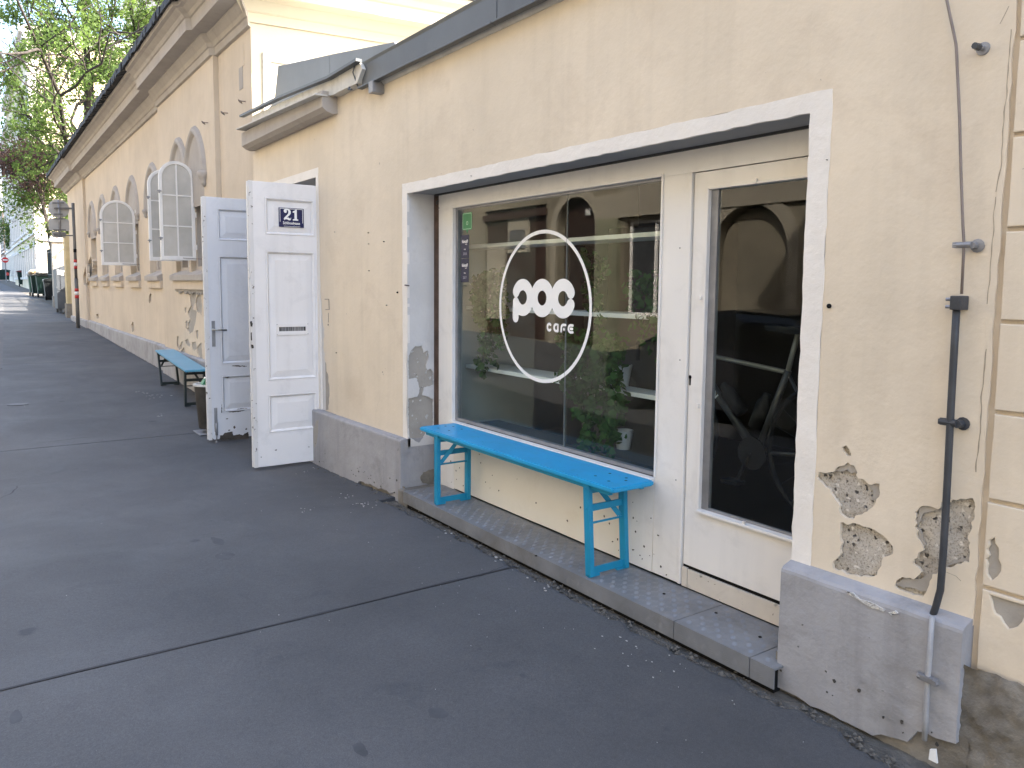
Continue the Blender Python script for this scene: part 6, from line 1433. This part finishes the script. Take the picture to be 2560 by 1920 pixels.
# no entry sign, sign board and walker at the far end
ne = thing('no_entry_sign', 'tiny round red no entry sign at the far left end of the street', 'sign', (-100, 3.35, g(-100)))
q = atX((13, 650), -100.0); zc = q.z - g(-100); yc = q.y - 3.35
MB().tube([(0, yc, 0), (0, yc, zc + .4)], .04, 8).obj('pole', M['steel_dull'], ne, local=True)
MB().lathe([(.30, 0), (.30, .02)], (.05, yc, zc), 28, 'x').obj('disc', plain('red_enamel', (.55, .02, .02), .35), ne, local=True)
MB().box(.0701, .074, yc - .22, yc + .22, zc - .055, zc + .055).obj('bar', M['enamel_white'], ne, local=True)
q0, q1 = atX((29, 653), -120.0), atX((43, 640), -120.0)
sb = thing('hanging_board', 'small white board on the wall at the far end of the street', 'sign', (-120, q0.y, q0.z)); MB().box(-.05, .05, 0, abs(q1.y - q0.y) + .001, 0, abs(q1.z - q0.z), .01).obj('board', M['enamel_white'], sb, local=True)
MB().box(-.03, .03, .3, .36, abs(q1.z - q0.z), abs(q1.z - q0.z) + .5).obj('bracket', M['dark'], sb, local=True)
# pedestrian far away, mid stride, one continuous skinned body
def person(name, label, loc, coat, legs, hgt=1.72, rz=0):
    t_ = thing(name, label, 'person', loc, rz)
    k = hgt / 1.75
    J = {'pel': (0, 0, .95, .15), 'bel': (0, 0, 1.10, .135), 'che': (0, 0, 1.32, .155), 'nec': (0, 0, 1.47, .055), 'chi': (.01, 0, 1.56, .06), 'hed': (.01, 0, 1.66, .092), 'top': (0, 0, 1.72, .06),
         'shl': (0, .17, 1.40, .06), 'ell': (-.04, .24, 1.13, .045), 'wrl': (.08, .25, .92, .03), 'hal': (.11, .25, .85, .032), 'shr': (0, -.17, 1.40, .06), 'elr': (-.05, -.24, 1.13, .045), 'wrr': (-.02, -.25, .90, .03), 'har': (.0, -.25, .82, .032),
         'hil': (0, .09, .90, .10), 'knl': (.16, .09, .50, .065), 'anl': (.14, .09, .09, .042), 'tol': (.28, .09, .04, .032), 'hir': (0, -.09, .90, .10), 'knr': (-.08, -.09, .50, .065), 'anr': (-.26, -.09, .12, .042), 'tor': (-.16, -.09, .03, .032)}
    E_ = [('pel', 'bel'), ('bel', 'che'), ('che', 'nec'), ('nec', 'chi'), ('chi', 'hed'), ('hed', 'top'), ('che', 'shl'), ('shl', 'ell'), ('ell', 'wrl'), ('wrl', 'hal'), ('che', 'shr'), ('shr', 'elr'), ('elr', 'wrr'), ('wrr', 'har'), ('pel', 'hil'), ('hil', 'knl'), ('knl', 'anl'), ('anl', 'tol'), ('pel', 'hir'), ('hir', 'knr'), ('knr', 'anr'), ('anr', 'tor')]
    names = list(J); me = bpy.data.meshes.new('body'); me.from_pydata([(J[n][0] * k, J[n][1] * k, J[n][2] * k) for n in names], [(names.index(a), names.index(b_)) for a, b_ in E_], [])
    o = bpy.data.objects.new('body', me); COL.objects.link(o); sk = o.modifiers.new('s', 'SKIN')
    for i, n in enumerate(names): o.data.skin_vertices[0].data[i].radius = (J[n][3] * k, J[n][3] * k)
    o.data.skin_vertices[0].data[0].use_root = True
    ss = o.modifiers.new('u', 'SUBSURF'); ss.levels = 1; ss.render_levels = 1
    dg = bpy.context.evaluated_depsgraph_get(); m2 = bpy.data.meshes.new_from_object(o.evaluated_get(dg)); bpy.data.objects.remove(o)
    o = bpy.data.objects.new('body', m2); COL.objects.link(o); o.parent = t_
    m2.materials.clear(); skin = plain('skin', (.50, .33, .25), .6)
    for m_ in (coat, legs, skin, plain('dark_hair', (.03, .02, .015), .6)): m2.materials.append(m_)
    for p in m2.polygons:
        z_ = p.center.z / k; y_ = abs(p.center.y) / k
        p.material_index = 3 if (z_ > 1.66 or (z_ > 1.56 and p.center.x < -.01)) else 2 if z_ > 1.49 or (z_ < .90 and y_ > .215) else 0 if z_ > .88 else 1
        p.use_smooth = True
    return t_
person('person', 'distant walker in dark clothes on the far pavement', (-118, atX((33, 690), -118).y, g(-118)), plain('dark_coat', (.02, .022, .03), .8), plain('dark_trousers', (.02, .02, .025), .8), rz=math.pi)
lamp_q = atX((10, 628), -105.0)

# ------------------------------------------------------------------ trees
def tree(name, label, base, height, crown_c, crown_r, n_limb, leaf_n, leaf_size, leaf_m, trunk_r, seed, first=.30, group=None, lean=(0, 0)):
    rnd = random.Random(seed); t_ = thing(name, label, 'tree', base, group=group)
    bx, by_, bz = base; tips = []; wood = MB()
    tp = [Vector((lean[0] * i / 8 + .25 * noise.noise(Vector((i * .5, seed, 0))), lean[1] * i / 8 + .25 * noise.noise(Vector((seed, i * .5, 0))), height * .92 * i / 8)) for i in range(9)]
    MB().tube([Vector((0, 0, -.3))] + tp[1:], [trunk_r * 1.15] + [trunk_r * (1 - i / 9.5) + .02 for i in range(1, 9)], 10).obj('trunk', M['bark'], t_, local=True, smooth=True)
    cc_ = Vector(crown_c); cr = Vector(crown_r)
    def grow(p, d, L, r_, depth):
        pts = [p]; q = p.copy(); dd = d.copy(); k = 5
        for i in range(k):
            dd = (dd + Vector((rnd.gauss(0, .22), rnd.gauss(0, .22), rnd.gauss(.02, .16)))).normalized(); q = q + dd * L / k; pts.append(q.copy())
            if depth > 0 and i >= 1:
                for _ in range(1 if depth == 1 else rnd.choice((1, 1, 2))):
                    sd_ = (dd + Vector((rnd.gauss(0, .8), rnd.gauss(0, .8), rnd.gauss(.1, .5)))).normalized(); grow(q.copy(), sd_, L * rnd.uniform(.42, .62), r_ * .5, depth - 1)
            if depth <= 1: tips.append(q.copy())
        wood.tube(pts, [r_ * (1 - .65 * i / k) + .004 for i in range(k + 1)], 6 if depth else 4, caps=False)
    for i in range(n_limb):
        f = first + (1 - first) * (i / n_limb) ** .9; idx = f * 8; p = tp[min(int(idx), 7)].lerp(tp[min(int(idx) + 1, 8)], idx - int(idx))
        a = i * 2.399 + rnd.uniform(-.4, .4); up = .15 + .9 * f
        tgt = cc_ + Vector((cr.x * math.cos(a), cr.y * math.sin(a), cr.z * rnd.uniform(-.9, .9))) * .82; d = (tgt - p); d = (d.normalized() + Vector((0, 0, up * .35))).normalized()
        grow(p, d, (tgt - p).length * rnd.uniform(.75, 1.0), trunk_r * .45 * (1.15 - f), 2)
    wood.obj('branches', M['bark'], t_, local=True, smooth=True)
    good = [q for q in tips if ((q - cc_).x / cr.x) ** 2 + ((q - cc_).y / cr.y) ** 2 + ((q - cc_).z / cr.z) ** 2 < 1.25]
    rnd.shuffle(good); keep = good[:int(len(good) * .75)]
    pts = [(q, rnd.uniform(.25, .62)) for q in keep]
    vs, fs = leaf_cloud(rnd, pts, leaf_size, leaf_n); o = mesh_obj('crown', vs, fs, leaf_m, t_, local=True)
    return t_
tb = (-38, 4.55, g(-38) - .1)
tree('broadleaf_tree', 'big leafy green tree with dark branching limbs rising behind the hall roof', tb, 17.5, (.5, .1, 10.2), (5.0, 4.7, 7.2), 26, 46000, .15, M['leaf'], .25, 5, first=.22)
tree('broadleaf_tree', 'smaller green tree hanging low over the pavement past the hall', (-46, 5.0, g(-46)), 8.6, (0, -.9, 5.0), (3.6, 3.0, 3.0), 14, 14000, .15, M['leaf'], .14, 9, first=.25)
tree('purple_leaved_tree', 'purple leaved tree leaning out below the big green crown', (-43.5, 3.9, g(-43.5)), 8.0, (0, -1.6, 6.3), (2.2, 2.1, 1.6), 12, 5000, .14, M['leaf_purple'], .10, 12, first=.45, lean=(0, -1.2))
tree('street_tree', 'small tree with thin yellowish foliage at the far street end', (-112, 5.1, g(-112)), 8, (0, 0, 5.5), (2.5, 2.5, 2.5), 9, 4000, .22, M['leaf'], .12, 14)

# ------------------------------------------------------------------ debris along the foot of the walls
rb_ = MB(); rnd = random.Random(11)
def stone(mb, x, y, z, r_):
    vs = []; 
    for (a, b_, c) in ((1, 0, 0), (-1, 0, 0), (0, 1, 0), (0, -1, 0), (0, 0, 1), (0, 0, -.6)):
        k = r_ * rnd.uniform(.6, 1.3); vs.append((x + a * k, y + b_ * k, z + c * k * .7))
    mb.add(vs, [(0, 2, 4), (2, 1, 4), (1, 3, 4), (3, 0, 4), (2, 0, 5), (1, 2, 5), (3, 1, 5), (0, 3, 5)])
for k in range(1900):
    x = rnd.uniform(-5.2, -1.2); y = edge_y(x) + rnd.gauss(.03, .026)
    if x > -1.9 and y > 2.56: continue
    stone(rb_, x, y, g(x) - .022 + rnd.uniform(0, .008), min(abs(rnd.gauss(0, .0055)) + .0015, .022))
for k in range(500):
    x = rnd.choice([rnd.uniform(-7.0, -5.2), rnd.uniform(-16, -8.5)]); y = edge_y(x) + rnd.gauss(-.02, .025)
    if y > 2.58: continue
    stone(rb_, x, y, g(x) + .001, min(abs(rnd.gauss(0, .005)) + .002, .018))
tag(rb_.obj('rubble', surf('rubble_grit', (.125, .115, .10), var=.35, scale=60, rough=.95)), 'loose grit and crumbs along the foot of the walls and step', 'rubble', kind='stuff')
fl = MB()
def flake(x, y, z, r_):
    a = rnd.uniform(0, 3.14); pts = []
    for i in range(5): t_ = a + 1.256 * i; q = r_ * rnd.uniform(.4, 1.2); pts.append((x + q * math.cos(t_) * 1.4, y + q * math.sin(t_)))
    fl.prism(pts, 'z', z, z + .002)
for p_, n_, sp_, r_ in (((905, 1262), 14, .09, .009), ((870, 1240), 5, .05, .008), ((1120, 1330), 8, .05, .010), ((1235, 1395), 6, .05, .012), ((760, 1175), 6, .08, .007), ((765, 1275), 5, .06, .007), ((375, 985), 16, .16, .016), ((402, 1040), 5, .05, .014), ((1560, 1590), 6, .12, .006), ((1630, 1660), 10, .12, .005), ((1345, 1460), 6, .05, .009), ((1985, 1760), 4, .03, .012), ((60, 1010), 5, .05, .012)):
    q = atZ(p_, g(atZ(p_, -.02).x))
    for k in range(n_): x, y = q.x + rnd.gauss(0, sp_), q.y + rnd.gauss(0, sp_ * .5); fl.add([], []); flake(x, y, g(x) + .004, r_ * rnd.uniform(.4, 1.1)) if y < edge_y(x) else None
for k in range(70):
    x = rnd.uniform(-6.5, -.8); y = rnd.uniform(.2, 2.4); q = rnd.random() ** 2
    y = 2.42 - abs(rnd.gauss(0, .35)) if rnd.random() < .7 else y
    flake(x, y, g(x) + .0035, rnd.uniform(.0010, .0026))
tag(fl.obj('paint_flakes', plain('pale_flakes', (.40, .39, .37), .8)), 'pale paint flakes and crumbs scattered on the asphalt', 'debris', kind='stuff')
ps = thing('paper_scrap', 'small white scrap lying at the foot of the grey plinth in the bottom right corner', 'litter', atZ((2338, 1905), .0))
MB().prism([(-.02, 0), (.008, .0), (.0, .045), (-.018, .036)], 'y', -.004, .004).obj('scrap', M['enamel_white'], ps, local=True)
mc = thing('pavement_cover', 'small round worn metal cover set into the asphalt at the left', 'cover', atZ((45, 1010), g(-11.3) + .004))
MB().lathe([(.12, -.004), (.12, .001), (.11, .0015), (.109, .000), (.02, .000)], (0, 0, 0), 24).obj('lid', surf('worn_iron', (.12, .12, .125), var=.2, scale=20, rough=.6, metal=.3), mc, local=True)
# old dark blots, cracks and a tarred line in the asphalt
stn = surf('oily_blot', (.068, .070, .075), var=.15, scale=12, rough=.7, fine=160, bstr=.3, bdist=.003)
crk = plain('crack_shadow', (.018, .018, .02), .9)
rnd = random.Random(31)
for p_, rx_, ry_ in (((562, 1388), .075, .055), ((545, 1352), .10, .03), ((1095, 1780), .042, .034), ((1016, 1709), .02, .017), ((1308, 1686), .017, .012), ((1430, 1763), .018, .013), ((1668, 1822), .015, .011), ((1000, 1522), .022, .014), ((380, 1296), .016, .012), ((528, 1300), .014, .01), ((190, 1358), .016, .01), ((700, 1640), .014, .011), ((1200, 1620), .012, .010), ((40, 1790), .05, .02), ((860, 1560), .012, .009), ((900, 1870), .04, .02), ((300, 1500), .012, .009)):
    q0 = atZ(p_, -.02); q = atZ(p_, g(q0.x) + .0045); a0_ = rnd.uniform(0, 6); pts = []
    for k in range(16):
        a = 2 * math.pi * k / 16; rr = 1 + .35 * noise.noise(Vector((math.cos(a) * 1.3 + q.x * 5, math.sin(a) * 1.3, q.y * 5))); pts.append((q.x + rx_ * rr * math.cos(a), q.y + ry_ * rr * math.sin(a)))
    MB().add([(x_, y_, g(x_) + .004 * noise.noise(Vector((x_ * .9, y_ * 1.3, 0))) + .0012) for x_, y_ in pts], [tuple(range(16))]).obj('old_blot', stn, pavement)
def crack(pxs, wd, seed):
    pts = [atZ(p, g(atZ(p, -.02).x)) for p in pxs]; P = []
    for a, b_ in zip(pts[:-1], pts[1:]):
        k = max(2, int((b_ - a).length / .03))
        for i in range(k): P.append(a.lerp(b_, i / k))
    vs = []; fs = []
    for i, q in enumerate(P):
        d_ = (P[min(i + 1, len(P) - 1)] - P[max(i - 1, 0)]).normalized(); nn = Vector((-d_.y, d_.x, 0)); o_ = nn * .012 * noise.noise(Vector((i * .35, seed, 0))); w_ = wd * (1 + .8 * noise.noise(Vector((i * .5, 3, seed)))) * (0.2 + .8 * math.sin(math.pi * min(max(i / len(P), .03), .97)))
        for sg_ in (-1, 1): v = q + o_ + nn * w_ * sg_; vs.append((v.x, v.y, g(v.x) + .004 * noise.noise(Vector((v.x * .9, v.y * 1.3, 0))) + .0010))
        if i: fs.append((2 * i - 2, 2 * i - 1, 2 * i + 1, 2 * i))
    fix_normals(mesh_obj('crack', vs, fs, crk, pavement))
crack([(0, 1246), (30, 1232), (43, 1220), (42, 1214)], .004, 1); crack([(80, 1113), (160, 1103), (250, 1092)], .0035, 2); crack([(43, 1214), (90, 1210), (150, 1204)], .002, 3)
crack([(1270, 1411), (1180, 1450), (1172, 1445)], .002, 4); crack([(300, 1096), (400, 1082), (490, 1070)], .0014, 5); crack([(200, 1000), (300, 960), (380, 945)], .0012, 6)
# hairline cracks and grime marks in the plaster
pcr = plain('plaster_crack', (.33, .28, .215), .9)
def wcrack(pxs, wd, seed, y=D, par=cafe):
    pts = [atY(p, y) for p in pxs]; P = []
    for a, b_ in zip(pts[:-1], pts[1:]):
        k = max(2, int((b_ - a).length / .015))
        for i in range(k): P.append(a.lerp(b_, i / k))
    vs = []; fs = []
    for i, q in enumerate(P):
        d_ = (P[min(i + 1, len(P) - 1)] - P[max(i - 1, 0)]).normalized(); nn = Vector((-d_.z, 0, d_.x)); o_ = nn * .005 * noise.noise(Vector((i * .3, seed, 0))); w_ = wd * (1 + .8 * noise.noise(Vector((i * .5, 3, seed))))
        for sg_ in (-1, 1): v = q + o_ + nn * w_ * .55 * sg_; vs.append((v.x, y - .0008, v.z))
        if i: fs.append((2 * i - 2, 2 * i - 1, 2 * i + 1, 2 * i))
    fix_normals(mesh_obj('crack', vs, fs, pcr, par))
wcrack([(634, 300), (634, 400), (636, 452)], .0022, 1); wcrack([(2500, 60), (2530, 0)], .002, 2, D, nb)
wcrack([(2490, 480), (2502, 420), (2508, 330), (2530, 60)], .0022, 3); wcrack([(2468, 760), (2478, 650), (2490, 480)], .002, 4); wcrack([(2440, 1180), (2450, 1080), (2456, 980), (2466, 860)], .003, 5)
wcrack([(1990, 1404), (1990, 1300)], .0008, 7); wcrack([(2320, 1410), (2390, 1440), (2415, 1465)], .0015, 8); wcrack([(940, 1030), (948, 1000), (952, 985)], .001, 9)
# grime on the benches, doors and walls: worn spots with their own outlines
rnd = random.Random(77)
wear = surf('worn_blue_paint', (.045, .20, .30), var=.3, scale=30, rough=.6)
ws = MB(); z_top = ST + .0005 + .507 + .0003
for k in range(26):
    x_ = rnd.uniform(-4.70, -2.82); y_ = 2.683 + rnd.choice([-1, 1, 0]) * rnd.uniform(.05, .134); rx_, ry_ = rnd.uniform(.002, .012), rnd.uniform(.0010, .003)
    ws.add([(x_ + rx_ * math.cos(a) * rnd.uniform(.6, 1.2), y_ + ry_ * math.sin(a) * rnd.uniform(.6, 1.2), z_top) for a in np.linspace(0, 2 * math.pi, 8)[:-1]], [tuple(range(7))])
o = ws.obj('paint_wear', wear, b1); o['kind'] = 'stuff'
# flaked spots along the lower edges of the plinths and stains above them
fk = MB()
for k in range(34):
    xx = rnd.choice([rnd.uniform(-6.9, -5.2), rnd.uniform(-6.0, -5.15), rnd.uniform(-1.82, -1.2)]); zz_ = g(xx) + .03 + abs(rnd.gauss(0, .07)); r_ = rnd.uniform(.002, .009)
    if zz_ > .33: continue
    pts = [(xx + r_ * rnd.uniform(.5, 1.3) * math.cos(a), zz_ + r_ * rnd.uniform(.5, 1.3) * math.sin(a)) for a in np.linspace(0, 2 * math.pi, 8)[:-1]]
    fk.prism(pts, 'y', PL - .0032 - .00001 * k, PL - .0)
o = fk.obj('chipped_spots', surf('dark_chip', (.07, .065, .06), var=.3, scale=40, rough=.9), cafe); o['kind'] = 'stuff'
# broken upper edge of the right plinth block
for q_ in ([(1040, 765), (1075, 770), (1110, 800), (1150, 818), (1200, 835), (1240, 862), (1230, 872), (1180, 850), (1120, 818), (1070, 790)], [(1255, 870), (1290, 862), (1305, 880), (1270, 888)]):
    sheetY('broken_edge', [rough_poly([xz(p, PL - .004) for p in zz(s5, 1600, 1100, q_)], .003, .012, seed=4)], PL - .0042, .006, M['render_light'], cafe)
# screws in the white bead corners, rust runs below the head strip
for p_ in ((1098, 520), (1100, 1000), (1700, 620), (1700, 900), (1690, 1200)): wall_dot(p_, .004, F, .003, 'steel_dull', 'screw', win)
q = atY((1097, 522), F); MB().tube([(q.x, F - .004, q.z + .06), (q.x, F - .018, q.z + .05), (q.x, F - .018, q.z + .03)], .005, 6).obj('awning_hook', M['pipe'], win)
